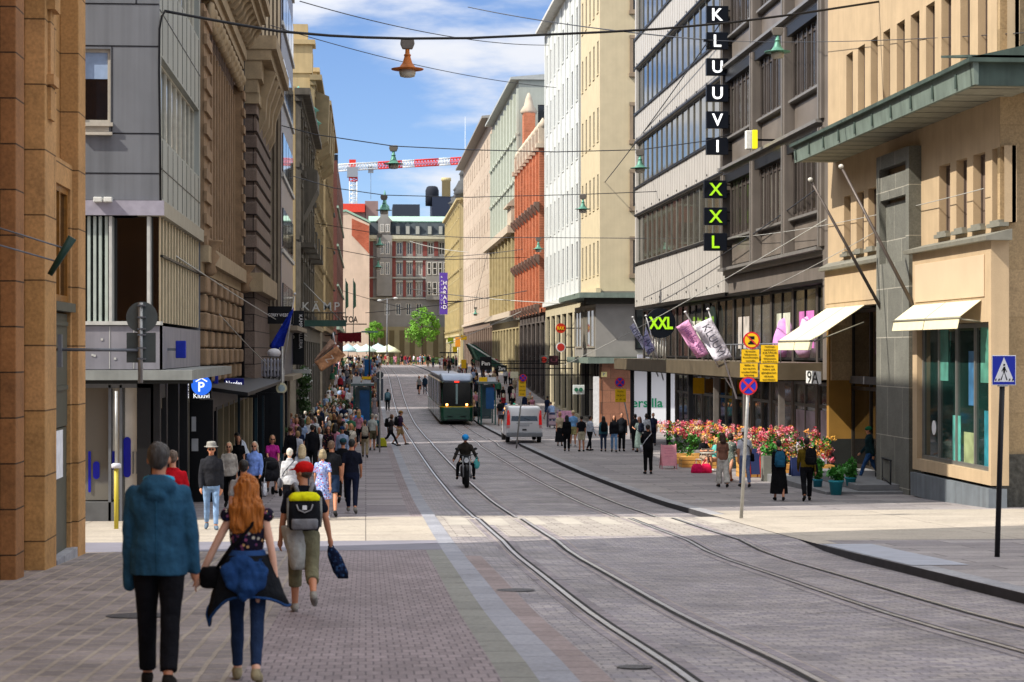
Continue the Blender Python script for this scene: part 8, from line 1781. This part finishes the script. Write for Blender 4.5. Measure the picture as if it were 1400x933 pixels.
lw = atd(338, 14.95); wom = person(0, 0, 0, 1.57, 'f', 'woman', 'tank', floral('dark floral cloth', '#1c1828', ['#6a3a58', '#c9a06a', '#3f6a5a', '#b8b0a0', '#2a2850', '#8a4a6a'], 26, .36), 'skinny', '#202f4a', 'vlong', '#a8601c', 'red haired woman in floral top and jeans, dark jacket tied round her waist', 'd', SS, '#8c8064', loc=lw)
# cap sleeves, tied jacket, hood
mb = MB()
for s in (-1, 1): mb.ell((s * .17, -.0, 1.39), (.055, .06, .06), 12, 8)
lb('cap_sleeve', mb, _M['dark floral cloth'], wom)
mb = MB(); n = 40; rr = []
for z, r_, am in ((1.06, .16, .0), (1.0, .185, .01), (.9, .22, .02), (.78, .265, .035), (.68, .30, .05)):
    ring = []
    for q in range(n):
        t = 2*math.pi*q/n; rx = r_ * (1 + am * math.sin(t * 5 + 1) + am * .6 * math.sin(t * 9)); dzz = 0
        if z < .8: dzz = -.13 * max(0, math.cos(t - math.pi * 1.08)) ** 6 * (1.6 if z < .7 else .5) - .05 * max(0, math.cos(t)) ** 4 + .05 * max(0, -math.sin(t)) ** 2
        ring.append(Vector((rx * 1.12 * math.cos(t), rx * .72 * math.sin(t) - .02, z + dzz)))
    rr.append(ring)
mb.rings(rr, False, True); o = lb('tied_jacket', mb, cloth('#16181c'), wom); s_ = o.modifiers.new('s', 'SOLIDIFY'); s_.thickness = .012
mb = MB(); mb.path([p + Vector((0, 0, .0)) for p in rr[-1]] + [rr[-1][0]], .012, 6); lb('blue_hem', mb, cloth('#1c3a64'), o)
mb = MB(); mb.rings([[Vector((rx * math.cos(2*math.pi*q/20), cy + ry * math.sin(2*math.pi*q/20), z)) for q in range(20)] for z, rx, ry, cy in ((.7, .04, .025, -.235), (.75, .1, .045, -.235), (.83, .15, .06, -.22), (.92, .175, .06, -.185), (1.0, .17, .055, -.14), (1.05, .15, .04, -.11))], True, True)
me = remesh(mb, None, .010, 'jacket_hood', 2, .045); me.materials[0] = cloth('#1c3a66'); oo = bpy.data.objects.new('jacket_hood', me); COL.objects.link(oo); oo.parent = o
mb = MB(); mb.rings([[Vector((rx * math.cos(2*math.pi*q/24), ry * math.sin(2*math.pi*q/24), z)) for q in range(24)] for z, rx, ry in ((1.0, .17, .13), (1.03, .172, .135), (1.09, .15, .12), (1.1, .14, .11))], True, True); lb('jacket_collar', mb, cloth('#2b4a7a'), o)
bg_ = thing('shoulder_bag', lw, 'small black shoulder bag on a strap at the left hip of the red haired woman', 'bag'); bg_.scale = (.9, .9, .9)
mb = MB(); mb.rings([[Vector((-.3 + rx * math.cos(2*math.pi*q/18), -.02 + ry * math.sin(2*math.pi*q/18), z)) for q in range(18)] for z, rx, ry in ((.78, .06, .05), (.8, .09, .08), (.9, .1, .08), (.96, .07, .06))], True, True); bev(lb('bag_body', mb, cloth('#0e0d0f'), bg_), .01)
mb = MB(); mb.path([(-.26, -.05, .93), (-.12, -.15, 1.12), (.04, -.135, 1.3), (.1, -.07, 1.44), (.1, .04, 1.44), (-.05, .13, 1.25), (-.25, .06, .95)], .013, 6); lb('strap', mb, cloth('#0e0d0f'), bg_)
lb_ = atd(415, 21.7); boy = person(0, 0, 4, 1.68, 'm', 'boy', 'tee', '#14161f', 'capri', '#6e6a52', 'cap', '#c01818', 'boy in red cap, navy T-shirt and khaki trousers with a yellow topped backpack', 'b', .012, '#8c8880', loc=lb_)
bp_ = thing('backpack', lb_, 'black backpack with bright yellow top band on the boy in the red cap', 'backpack'); bp_.rotation_euler = (0, 0, R(4)); bp_.scale = (.96,) * 3
def sq(z, rx, ry, cy, n=24): return [Vector((rx * math.copysign(abs(math.cos(a)) ** .45, math.cos(a)), cy + ry * math.copysign(abs(math.sin(a)) ** .6, math.sin(a)), z)) for a in [2*math.pi*q/n for q in range(n)]]
mb = MB(); mb.rings([sq(.97, .16, .08, -.23), sq(1.0, .175, .1, -.23), sq(1.08, .18, .11, -.23), sq(1.3, .175, .1, -.22)], True, True); lb('pack_body', mb, cloth('#16171b'), bp_)
mb = MB(); mb.rings([sq(1.3, .18, .105, -.22), sq(1.34, .178, .1, -.22), sq(1.38, .14, .08, -.21), sq(1.39, .1, .06, -.2)], True, True); lb('yellow_band', mb, cloth('#d8d414'), bp_)
for k in (-1, 1):
    mb = MB(); mb.path([(k * .175, -.25, 1.33), (k * .182, -.25, 1.15), (k * .17, -.25, 1.0)], .022, 8); lb('grey_side', mb, cloth('#7c7c78'), bp_)
    mb = MB(); mb.path([(k * .07, -.14, 1.38), (k * .1, -.06, 1.47), (k * .12, .06, 1.44), (k * .14, .11, 1.3)], [.025, .028, .026, .02], 8); lb('strap', mb, cloth('#77777c'), bp_)
mb = MB(); mb.rings([sq(.98, .13, .02, -.335), sq(1.0, .15, .035, -.335), sq(1.08, .15, .035, -.335), sq(1.1, .14, .02, -.335)], True, True); lb('pocket', mb, cloth('#77777a'), bp_)
mb = MB(); mb.path([(-.09, -.325, 1.26), (-.07, -.34, 1.2), (0, -.345, 1.17), (.07, -.34, 1.2), (.09, -.325, 1.26)], .009, 6); lb('cord', mb, cloth('#9a9a9c'), bp_)
mb = MB(); mb.box(-.025, .025, -.335, -.322, 1.2, 1.25); lb('badge', mb, cm('#e8e8e8'), bp_)
J = skel('m', 'boy'); hp = J['haR'] + Vector((0, 0, J['dz'])); bb = thing('folded_bag', lb_, 'dark navy checked bag hanging from the right hand of the boy in the red cap', 'bag'); bb.rotation_euler = (0, 0, R(4)); bb.scale = (.96,) * 3
mb = MB(); d_ = Vector((.04, 0, -1)); mb.rings([[hp + Vector((w_ * math.cos(2*math.pi*q/14) + .14 * t, .03 * math.sin(2*math.pi*q/14), -.03 - .36 * t)) for q in range(14)] for t, w_ in ((0, .035), (.12, .06), (.3, .08), (.8, .085), (1, .06))], True, True); lb('bag_body', mb, floral('navy check', '#121a30', ['#1f3150', '#0e1424', '#2a4468', '#15203a'], 30, .5), bb)
mb = MB(); mb.path([hp + Vector((-.03, 0, -.03)), hp + Vector((0, 0, .03)), hp + Vector((.03, 0, -.03))], .01, 6); lb('handle', mb, cloth('#141c34'), bb)
mb = MB(); rr = []
for t, w_, yy in ((0, .16, .1), (.25, .15, .13), (.6, .12, .13), (.95, .1, .1), (1.0, .08, .08)): rr.append([Vector((-.1 + .05 * t + w_ * math.cos(2*math.pi*q/16) * (1 + .1 * math.sin(q * 2)), -.03 + yy * math.sin(2*math.pi*q/16), 1.0 - .5 * t)) for q in range(16)])
mb.rings(rr, True, True); me = remesh(mb, None, .014, 'tied_shirt', 2, .01); me.materials[0] = cloth('#a8a8a2'); oo = bpy.data.objects.new('tied_shirt', me); COL.objects.link(oo); oo.parent = boy
# ---------------- rider
rl = Vector((mp.x, my + .95, mg + .0)); J = skel('m', 'ride')
rid = person(0, 0, 180, 1.75, 'm', 'ride', 'jacket', '#2e2a26', 'jeans', '#141418', 'helmet', '#2a90d8', 'person in a bright blue helmet riding the dark motorcycle', 'b', .02, '#141414', loc=rl + Vector((0, 0, -.08)))
mo.rotation_euler = (0, 0, 0)
tb = thing('carrier_bag', rl + Vector((.35, -.4, 0)), 'small turquoise bag hanging beside the motorcycle rider', 'bag'); mb = MB(); mb.ell((0, 0, .72), (.1, .06, .16)); lb('bag_body', mb, cloth('#58b4b4'), tb); mb = MB(); mb.path([(-.06, 0, .84), (0, 0, .95), (.06, 0, .84)], .008, 5); lb('handle', mb, cloth('#58b4b4'), tb)
# ---------------- named pedestrians, nearest first
K, W_ = '#101013', '#d8d6d2'
ppl = [
 # px, Y, face, h, sex, pose, top, col, bottom, col, hair, hcol, label, skin, shoe, glasses
 (236, 30, 5, 1.74, 'm', 'stroll', 'tee', '#b81420', 'jeans', '#202838', 'short', '#6b5a4c', 'grey haired man in a red shirt, mostly hidden behind the man in the blue jacket', 'a', '#333333', 0),
 (333, 29, 0, 1.60, 'm', 'stroll', 'tee', '#9a9896', 'jeans', '#4a4c50', 'short', '#1d1814', 'dark haired person in a grey shirt just beyond the red haired woman', 'b', '#333333', 0),
 (289, 40.5, 185, 1.76, 'm', 'stroll', 'jacket', '#25262b', 'jeans', '#7f9cc0', 'hat', '#8c8a84', 'bearded man in grey hat, dark shirt and pale jeans walking toward the camera', 'b', '#5a6a7a', 1),
 (313, 50, 180, 1.7, 'f', 'walk', 'loose', '#a49c92', 'trousers', K, 'bob', '#b09a78', 'woman in sunglasses and a taupe blouse behind the man in the grey hat', 'a', '#222222', 1),
 (348, 50.5, 175, 1.72, 'f', 'walk2', 'jacket', '#7f9ce0', 'trousers', K, 'long', '#b5aa98', 'woman with long grey hair in a sky blue cardigan, walking toward the camera', 'a', '#222222', 1),
 (372, 58.6, 190, 1.74, 'f', 'push', 'tee', '#b02a86', 'skirt', K, 'bob', '#8a6a48', 'woman in a magenta top and sunglasses pushing a black stroller', 'a', '#222222', 1),
 (336, 64, 60, 1.76, 'm', 'bend', 'tee', '#c6d2e2', 'trousers', '#2a3040', 'short', '#1a1512', 'dark haired waiter in a white shirt leaning at the portal on the left', 'b', '#222222', 0),
 (326, 60, 180, 1.68, 'f', 'stroll', 'tee', K, 'trousers', '#22242a', 'long', '#2a211c', 'dark haired woman in black partly hidden between the taupe and sky blue tops', 'a', '#222222', 0),
 (396, 44, 3, 1.6, 'f', 'stroll', 'jacket', '#b4b6ba', 'trousers', '#20222a', 'short', '#d8d2c4', 'white haired person in a pale grey cardigan left of the red cap', 'd', '#444444', 0),
 (413, 48, 0, 1.66, 'f', 'walk', 'tee', '#a8aeb8', 'trousers', '#3a3e48', 'long', '#c9b48c', 'long blonde haired woman seen just behind the red cap', 'a', '#444444', 0),
 (441, 43.8, -4, 1.62, 'f', 'walk2', 'dress', floral('blue floral cloth', '#8fa0d0', ['#4a3a6a', '#b04a5a', '#5a78c0', '#d8dcee'], 22, .4), None, K, 'bob', '#9a8a6c', 'blonde woman in a light blue floral dress right of the red capped boy', 'a', '#c8c8c8', 0),
 (453, 45.5, 0, 1.78, 'm', 'walk', 'tee', '#17181c', 'shorts', '#1d2c44', 'crop', '#6a5240', 'balding man in a black T-shirt and navy shorts beside the floral dress', 'b', '#333333', 0),
 (481, 47, -2, 1.80, 'm', 'walk', 'tee', '#101320', 'jeans', '#12182c', 'short', '#0d0c0c', 'tall man in dark navy T-shirt and trousers walking away beside the left kerb', 'b', '#77756e', 0),
 (469, 53, 0, 1.76, 'm', 'walk2', 'tee', '#0f1014', 'trousers', K, 'cap', '#1f4048', 'person in black with a dark teal cap just behind the tall man in navy', 'b', '#222222', 0),
 (397, 70, 0, 1.78, 'f', 'walk', 'long', '#121216', 'longskirt', K, 'bun', '#4a3020', 'woman in long black clothes with a bag strap across her back', 'a', '#222222', 0),
 (407, 71, 0, 1.62, 'f', 'walk2', 'tee', '#b8bcc8', 'trousers', '#8088a0', 'bob', '#9a7a50', 'small woman in a pale grey blue top right of the woman in long black', 'a', '#999999', 0),
 (427, 70, 0, 1.86, 'm', 'walk', 'jacket', '#17181d', 'trousers', '#15161a', 'short', '#241d18', 'broad man in a black suit jacket walking away in the middle of the left crowd', 'b', '#111111', 0),
 (449, 73, 180, 1.74, 'f', 'walk', 'loose', floral('black floral cloth', '#15131a', ['#8a3040', '#b8a070', '#3a2a40', '#7a2a4a'], 24, .3), 'trousers', K, 'long', '#2a1d16', 'woman in sunglasses and a black floral blouse walking toward the camera', 'a', '#222222', 1),
 (456, 77, 0, 1.72, 'f', 'stroll', 'tee', '#8a8a70', 'trousers', '#3a3a34', 'long', '#b08a50', 'honey blonde woman behind the black floral blouse', 'a', '#222222', 0),
 (468, 72, 180, 1.76, 'm', 'walk2', 'long', '#8fa0bc', 'jeans', '#2a3448', 'cap', '#22355a', 'man in a light blue shirt and navy cap facing the camera', 'b', '#222222', 0),
 (480, 79, 178, 1.70, 'f', 'walk', 'tee', '#d2ccbc', 'jeans', '#7a3038', 'long', '#c09a58', 'blonde woman in a cream top with a shoulder bag, right of the navy cap', 'a', '#999999', 0),
 (499, 86, 0, 1.68, 'f', 'walk', 'tee', '#141418', 'trousers', '#9a8c70', 'short', '#5a4632', 'woman in a black T-shirt and beige trousers carrying a pale tote on her back', 'a', '#222222', 0),
 (509, 94, 0, 1.80, 'm', 'walk2', 'tee', '#b4bab4', 'shorts', '#5a5440', 'short', '#a89a88', 'grey haired man in a pale shirt right of the black T-shirt woman', 'a', '#444444', 0),
 (514, 97, 0, 1.70, 'f', 'walk', 'tee', '#1f5560', 'trousers', '#22282c', 'short', '#d0c8b8', 'person in a dark teal top at the foot of the round sign post', 'a', '#222222', 0),
 (491, 102, 170, 1.84, 'm', 'stand', 'tee', '#2f86d0', 'shorts', '#7a1830', 'short', '#3a2c22', 'man in a bright blue T-shirt and dark red shorts before the kiosk', 'a', '#999999', 0),
 (485, 103, 200, 1.78, 'm', 'chat', 'tee', '#d0c0b0', 'trousers', '#4a4a50', 'crop', '#d0b898', 'bald man in a cream shirt left of the bright blue T-shirt', 'd', '#999999', 0),
 (473, 97, 0, 1.72, 'm', 'walk', 'tee', '#cdd4dc', 'jeans', '#3a4a66', 'cap', '#d8d6c8', 'person in white with a white cap and pale blue backpack straps', 'a', '#999999', 0),
 (451, 104, 0, 1.76, 'm', 'walk2', 'tee', '#c2c4cc', 'jeans', '#22304c', 'short', '#241c16', 'dark haired man in a white T-shirt with a navy backpack', 'b', '#999999', 0),
 (436, 112, 185, 1.82, 'm', 'stroll', 'jacket', '#14161c', 'trousers', K, 'short', '#6a5038', 'man in an open black jacket over a white shirt facing the camera', 'a', '#111111', 0),
 (415, 97, 0, 1.70, 'f', 'stroll', 'tee', '#1f7a5c', 'trousers', '#22282c', 'bob', '#211a16', 'person in an emerald green top on the left of the crowd', 'a', '#222222', 0),
 (398, 98, 0, 1.72, 'f', 'stroll', 'tee', '#a08aa0', 'trousers', '#3a3a44', 'short', '#8a5a34', 'auburn haired person in a lilac grey top at the far left of the crowd', 'a', '#222222', 0),
 (405, 99, 0, 1.68, 'f', 'walk', 'tee', '#22242c', 'trousers', K, 'short', '#8a6a48', 'person in a dark top between the lilac and emerald tops', 'a', '#222222', 0),
 (391, 110, 150, 1.76, 'm', 'stand', 'tee', '#c8cad0', 'trousers', '#4a4a52', 'short', '#d8d4cc', 'white haired person in white by the clock post', 'd', '#222222', 0),
 (397, 128, 0, 1.86, 'm', 'stand', 'tee', '#16223c', 'trousers', '#16181e', 'short', '#2a2018', 'man in a navy top standing before the dark doorway', 'a', '#222222', 0),
 (459, 124, 120, 1.76, 'f', 'stride', 'tee', '#c2c6ca', 'trousers', '#181a24', 'bob', '#3a2a1e', 'person in a white top with a cross body bag striding across the left pavement', 'a', '#222222', 0),
 (476, 135, 0, 1.76, 'f', 'walk', 'tee', '#a08094', 'wide', '#a07a8c', 'long', '#2a2020', 'woman in mauve with a black backpack just left of the kiosk', 'a', '#222222', 0),
 (501, 133, 0, 1.88, 'f', 'stroll', 'long', '#131316', 'longskirt', '#131316', 'long', '#1a1614', 'woman in a long black coat right of the kiosk', 'a', '#222222', 0),
 (512, 150, 175, 1.80, 'f', 'stand', 'tee', '#8c8486', 'longskirt', '#88828a', 'long', '#2a2020', 'woman in a long grey dress facing the camera beyond the kiosk', 'a', '#222222', 0),
 (534, 99.5, -75, 1.72, 'f', 'stride', 'tee', '#3a3436', 'jeans', '#14161c', 'bob', '#5a3c28', 'woman in dark clothes with a black backpack crossing from the left kerb', 'a', '#222222', 0),
 (547, 100.5, -80, 1.80, 'm', 'walk', 'tee', '#3e2c44', 'shorts', '#9a8058', 'cap', '#8a6a3c', 'man in a purple shirt, beige shorts and tan cap crossing the road', 'a', '#333333', 0),
 (530, 160, 0, 1.84, 'm', 'walk', 'jacket', '#2f5664', 'trousers', '#1c2026', 'short', '#1a1614', 'lone person in a teal jacket walking away on the left track', 'c', '#222222', 0),
 (573, 186, 170, 1.80, 'f', 'walk', 'tee', '#8c8e8c', 'skirt', '#16181e', 'bob', '#5a4434', 'woman in a grey top and black skirt walking beside the tram rails far ahead', 'a', '#222222', 0),
 (581, 187, 175, 1.80, 'm', 'walk2', 'jacket', '#22364a', 'jeans', '#1a2436', 'short', '#2a2018', 'man in dark blue right of the far woman in the black skirt', 'a', '#222222', 0),
 # right pavement
 (765.5, 99, 180, 1.74, 'f', 'stand', 'tee', '#b8a88c', 'longskirt', '#17181c', 'bob', '#b09a78', 'woman in beige top and long black skirt, leftmost of the group by the corner', 'a', '#222222', 0),
 (775, 92.5, 0, 1.70, 'f', 'stand', 'long', '#101014', 'trousers', K, 'long', '#15110f', 'woman all in black just right of the beige top', 'a', '#222222', 0),
 (783.5, 98.5, 180, 1.80, 'm', 'stroll', 'tee', '#74a4d4', 'shorts', '#a09a6a', 'cap', '#c8b890', 'man in a sky blue T-shirt, khaki shorts and beige cap facing the camera', 'a', '#999999', 0),
 (795, 92, 10, 1.68, 'm', 'stand', 'tee', '#16181e', 'shorts', '#b0a890', 'short', '#15110f', 'person in a black top and pale shorts right of the sky blue T-shirt', 'b', '#222222', 0),
 (806.5, 92.5, -60, 1.68, 'm', 'stroll', 'long', '#b4bcc8', 'jeans', '#14161c', 'short', '#1d1814', 'person in a pale grey shirt and black trousers turned sideways', 'b', '#222222', 0),
 (825, 92, 0, 1.66, 'f', 'stand', 'jacket', '#34606c', 'jeans', '#28344c', 'long', '#15110f', 'person in a teal denim jacket with a black backpack hanging from the shoulder', 'b', '#222222', 0),
 (839.5, 91, 175, 1.72, 'f', 'stroll', 'jacket', '#14151a', 'jeans', '#6f96c0', 'long', '#3a2a20', 'woman in a black jacket and light blue jeans facing the camera', 'a', '#222222', 0),
 (850, 92, 178, 1.82, 'm', 'stand', 'jacket', '#191c22', 'trousers', '#14151a', 'short', '#2a2018', 'tall man in a dark jacket right of the light blue jeans', 'a', '#222222', 0),
 (868.5, 93, 0, 1.74, 'm', 'stand', 'jacket', '#23262a', 'trousers', '#1c1e22', 'short', '#1a1614', 'man in a dark coat left of the grey green dress', 'b', '#6a3c22', 0),
 (874, 91, 20, 1.66, 'f', 'chat', 'tee', '#6c7a78', 'longskirt', '#667672', 'long', '#4a2c20', 'woman in a long grey green dress with a navy backpack', 'a', '#222222', 0),
 (884, 96, -30, 1.70, 'f', 'stand', 'long', '#c2c6cc', 'trousers', '#24262c', 'pony', '#2a2018', 'woman in a white top behind the man in black', 'a', '#222222', 0),
 (893, 99, 170, 1.66, 'm', 'stand', 'tee', '#2a3248', 'trousers', '#1e2230', 'short', '#1a1614', 'person in dark blue beside the white shop screen edge', 'a', '#222222', 0),
 (886, 70.5, 5, 1.78, 'm', 'phone', 'jacket', '#111216', 'trousers', K, 'short', '#0f0d0c', 'man all in black looking down, alone left of the pink sandwich board', 'b', '#222222', 0),
 (988, 60.5, 5, 1.70, 'f', 'stroll', 'tee', '#7f5a4c', 'wide', '#c2beb6', 'long', '#3a2218', 'woman in a rust top and white trousers walking away by the flowers', 'a', '#1c1c1c', 0),
 (998, 64, -30, 1.72, 'f', 'stride', 'dress', floral('grey floral cloth', '#66706a', ['#9aa49a', '#3a4a44', '#b8b0a0', '#5a6a60'], 20, .35), None, K, 'bob', '#2e2119', 'dark haired woman in a grey patterned dress behind the rust top', 'a', '#8a4a30', 0),
 (1018, 60.5, 3, 1.80, 'm', 'stroll', 'tee', '#c2c6d0', 'jeans', '#66769a', 'hat', '#c9c8c2', 'man in a white T-shirt, pale hat and blue jeans behind the leaning sign post', 'b', '#222222', 0),
 (1065, 52.5, -3, 1.64, 'f', 'stroll', 'long', '#0e0e11', 'longskirt', '#0c0c0e', 'short', '#140f0d', 'woman in a long black skirt carrying a teal backpack', 'b', '#1c1c1c', 0),
 (1103, 52.3, -8, 1.76, 'm', 'walk2', 'long', '#5c4c14', 'trousers', '#0e0e12', 'short', '#15100d', 'man in an olive mustard sweater with a black bag on his right shoulder', 'c', '#1c1c1c', 0),
 (1189, 60.5, 75, 1.74, 'm', 'walk', 'jacket', '#12282c', 'jeans', '#2a4a74', 'cap', '#1c5a3c', 'man in a dark teal jacket and green cap at the entrance door', 'b', '#1c1c1c', 0),
 (684, 134, 0, 1.80, 'm', 'stroll', 'tee', '#1d2228', 'shorts', '#8a8088', 'short', '#1d1814', 'man with a black backpack walking away left of the white van', 'b', '#222222', 0),
 (698, 172, 0, 1.80, 'm', 'stand', 'long', '#15161b', 'trousers', '#15161b', 'short', '#15110f', 'man in black standing high behind the white van', 'b', '#222222', 0),
 (692, 128, 0, 1.66, 'm', 'stroll', 'tee', '#2f6cb8', 'jeans', '#22304c', 'cap', '#2f6cb8', 'person in a blue top just behind the roof of the white van', 'a', '#222222', 0),
 (703, 127, 0, 1.68, 'f', 'stroll', 'tee', '#4ac09a', 'jeans', '#22304c', 'cap', '#4ac09a', 'person in mint green behind the roof of the white van', 'a', '#222222', 0),
 (710, 127, 0, 1.68, 'f', 'stroll', 'tee', '#a89ab8', 'jeans', '#22304c', 'short', '#6a5a48', 'person in lilac behind the right end of the van roof', 'a', '#222222', 0),
 (646, 146, 180, 1.80, 'f', 'walk', 'tee', '#c8a078', 'wide', '#c0a080', 'long', '#6a4a30', 'woman in tan beige walking between the tram and the shelter', 'a', '#222222', 0),
 (656, 142, 0, 1.76, 'm', 'push', 'jacket', '#1e3048', 'trousers', '#1a2028', 'short', '#1a1614', 'person in dark blue standing inside the far tram shelter', 'a', '#222222', 0),
 (755, 129, 10, 1.80, 'm', 'bend', 'long', '#7f94b4', 'jeans', '#3a4a6a', 'short', '#3a2a20', 'person in a pale denim shirt bending over the display cart', 'a', '#222222', 0),
]
for (px, Y, fc, h, sx, po, tp, tcx, bt, bcx, hr_, hcx, lab, sk_, shc, gl_) in ppl:
    person(px, Y, fc, h, sx, po, tp, tcx, bt, bcx, hr_, hcx, lab, sk_, .016 if Y < 60 else .02, shc, bool(gl_), dz=.17 if px == 1189 else 0)
# seated pair
for px, fc, tcx, bcx, lab, po in ((962, 200, '#15161b', '#a08a78', 'woman in black and sunglasses seated at the small terrace table', 'sit'), (977, 120, '#5aa8a0', '#c98f70', 'blonde woman in a turquoise top seated with outstretched legs by the flowers', 'sitx')):
    p_ = person(px, 72.4, fc, 1.7, 'f', po, 'tee', tcx, 'shorts', bcx, 'bob', '#8a6a44' if px == 962 else '#c9a868', lab, 'a', .02, '#cccccc', px == 962)
# carried things
worn(1065, 52.5, -3, 1.64, 'backpack', 'teal blue backpack on the woman in the long black skirt', 'backpack', '#1c4c66')
worn(1103, 52.3, -8, 1.76, 'shoulder_bag', 'large black bag on the right shoulder of the man in olive', 'bag', '#101014', 'sidebag')
t_ = worn(1108, 52.2, -8, 1.76, 'rucksack', 'black rucksack slung over the right side of the man in olive', 'backpack', '#0e0e11')
worn(534, 99.5, -75, 1.72, 'backpack', 'black backpack on the woman crossing from the left kerb', 'backpack', '#101014')
worn(547, 100.5, -80, 1.8, 'backpack', 'black backpack on the man in the purple shirt', 'backpack', '#14141a')
worn(825, 92, 0, 1.66, 'backpack', 'black backpack on the person in the teal denim jacket', 'backpack', '#111114')
worn(874, 91, 20, 1.66, 'backpack', 'dark navy backpack on the woman in the grey green dress', 'backpack', '#161c2c')
worn(473, 97, 0, 1.72, 'backpack', 'pale blue backpack on the person in the white cap', 'backpack', '#7fa8c8')
worn(451, 104, 0, 1.76, 'backpack', 'navy backpack on the man in the white T-shirt', 'backpack', '#16264a')
worn(476, 135, 0, 1.76, 'backpack', 'black backpack on the woman in mauve by the kiosk', 'backpack', '#111114')
worn(684, 134, 0, 1.8, 'backpack', 'black backpack on the man left of the white van', 'backpack', '#111114')
worn(530, 160, 0, 1.84, 'backpack', 'pale teal backpack on the lone walker on the track', 'backpack', '#6a8c9a')
worn(499, 86, 0, 1.68, 'tote_bag', 'pale beige tote on the back of the woman in beige trousers', 'bag', '#a8a090', 'backpack')
worn(1018, 60.5, 3, 1.8, 'shoulder_bag', 'black shoulder bag of the man in the white T-shirt behind the sign post', 'bag', '#111114', 'sidebag')
worn(396, 44, 3, 1.6, 'shoulder_bag', 'small dark shoulder bag of the white haired person in the pale cardigan', 'bag', '#4a4c54', 'sidebag', side=-1)
worn(397, 70, 0, 1.78, 'shoulder_bag', 'dark cross body bag of the woman in long black', 'bag', '#1c1a1a', 'sidebag', side=-1)
worn(480, 79, 178, 1.7, 'shoulder_bag', 'brown shoulder bag of the woman in the cream top', 'bag', '#5a4430', 'sidebag')
worn(348, 50.5, 175, 1.72, 'tote_bag', 'white paper carrier bag held by the woman in the sky blue cardigan', 'bag', '#d0d2d8', 'tote', side=-1)
worn(886, 70.5, 5, 1.78, 'shoulder_bag', 'white bag at the left side of the man all in black', 'bag', '#c8ccd4', 'sidebag', side=-1)
# ---------------- the packed crowd further on
rc = random.Random(77)
TC = [('black', '#141519'), ('navy', '#18233c'), ('white', '#cfd2d6'), ('grey', '#6f7276'), ('red', '#8f2430'), ('pale blue', '#8fa4c4'), ('beige', '#a89a80'), ('green', '#3a6a50'), ('pink', '#b87a8c'), ('dark brown', '#3c2c24')]
BC = [('dark', '#16181d'), ('blue', '#2a3a58'), ('beige', '#8a8068'), ('grey', '#55585e')]
combos = [('m', 'walk', 'tee', 'trousers', 'short'), ('f', 'walk2', 'tee', 'trousers', 'long'), ('m', 'stand', 'jacket', 'trousers', 'short'), ('f', 'stand', 'tee', 'longskirt', 'long'), ('m', 'walk2', 'tee', 'shorts', 'short'), ('f', 'walk', 'dress', None, 'bob')]
HC = ['#1a1512', '#2e2119', '#6a4a30', '#a08050', '#c8c0b0']
placed = []
def crowd(n, xr, yr, where, grp, ybias=1.0):
    k = 0; tries = 0
    while k < n and tries < n * 40:
        tries += 1; Y = yr[0] + (yr[1] - yr[0]) * rc.random() ** ybias; X = rc.uniform(*xr)
        if any(abs(X - a) < .5 and abs(Y - b) < .9 for a, b in placed): continue
        placed.append((X, Y)); cb = rc.choice(combos); t, b = rc.choice([TC[0], TC[0], TC[1], TC[2]] + TC), rc.choice(BC + BC[:1]); fc = rc.choice((0, 0, 180, 180, 180 + rc.uniform(-50, 50), rc.uniform(-60, 60)))
        kind = {'dress': 'dress', 'jacket': 'jacket'}.get(cb[2], 'top')
        lab = 'small %s in %s %s%s %s' % ('man' if cb[0] == 'm' else 'woman', t[0], kind, '' if cb[2] == 'dress' else ', %s %s' % (b[0], {'longskirt': 'skirt', 'shorts': 'shorts'}.get(cb[3], 'trousers')), where)
        person(0, 0, fc, rc.uniform(1.6, 1.85), cb[0], cb[1], cb[2], t[1], cb[3], b[1], cb[4], rc.choice(HC), lab, rc.choice('aabbc'), .028, group=grp, loc=Vector((X, Y, gz(Y))), detail=False); k += 1
crowd(22, (-3.2, -.6), (74, 98), 'in left crowd before kiosk', 'left crowd before the kiosk')
crowd(48, (-3.3, -.2), (98, 150), 'in left crowd level with kiosk', 'left crowd level with the kiosk')
crowd(74, (-3.3, 1.1), (150, 235), 'in dense left crowd beyond kiosk', 'left crowd beyond the kiosk')
crowd(30, (-3, 2), (240, 330), 'far down left pavement near umbrellas', 'far left crowd near the umbrellas')
crowd(24, (2, 11), (318, 336), 'at very end of roadway', 'crowd at the end of the roadway')
crowd(44, (8.8, 15), (178, 300), 'in far right crowd above tram roof', 'far right crowd above the tram roof')
crowd(10, (8.8, 13.5), (145, 178), 'on right pavement behind tram shelter', 'right pavement behind the shelter')

bpy.data.scenes.remove(TMP)
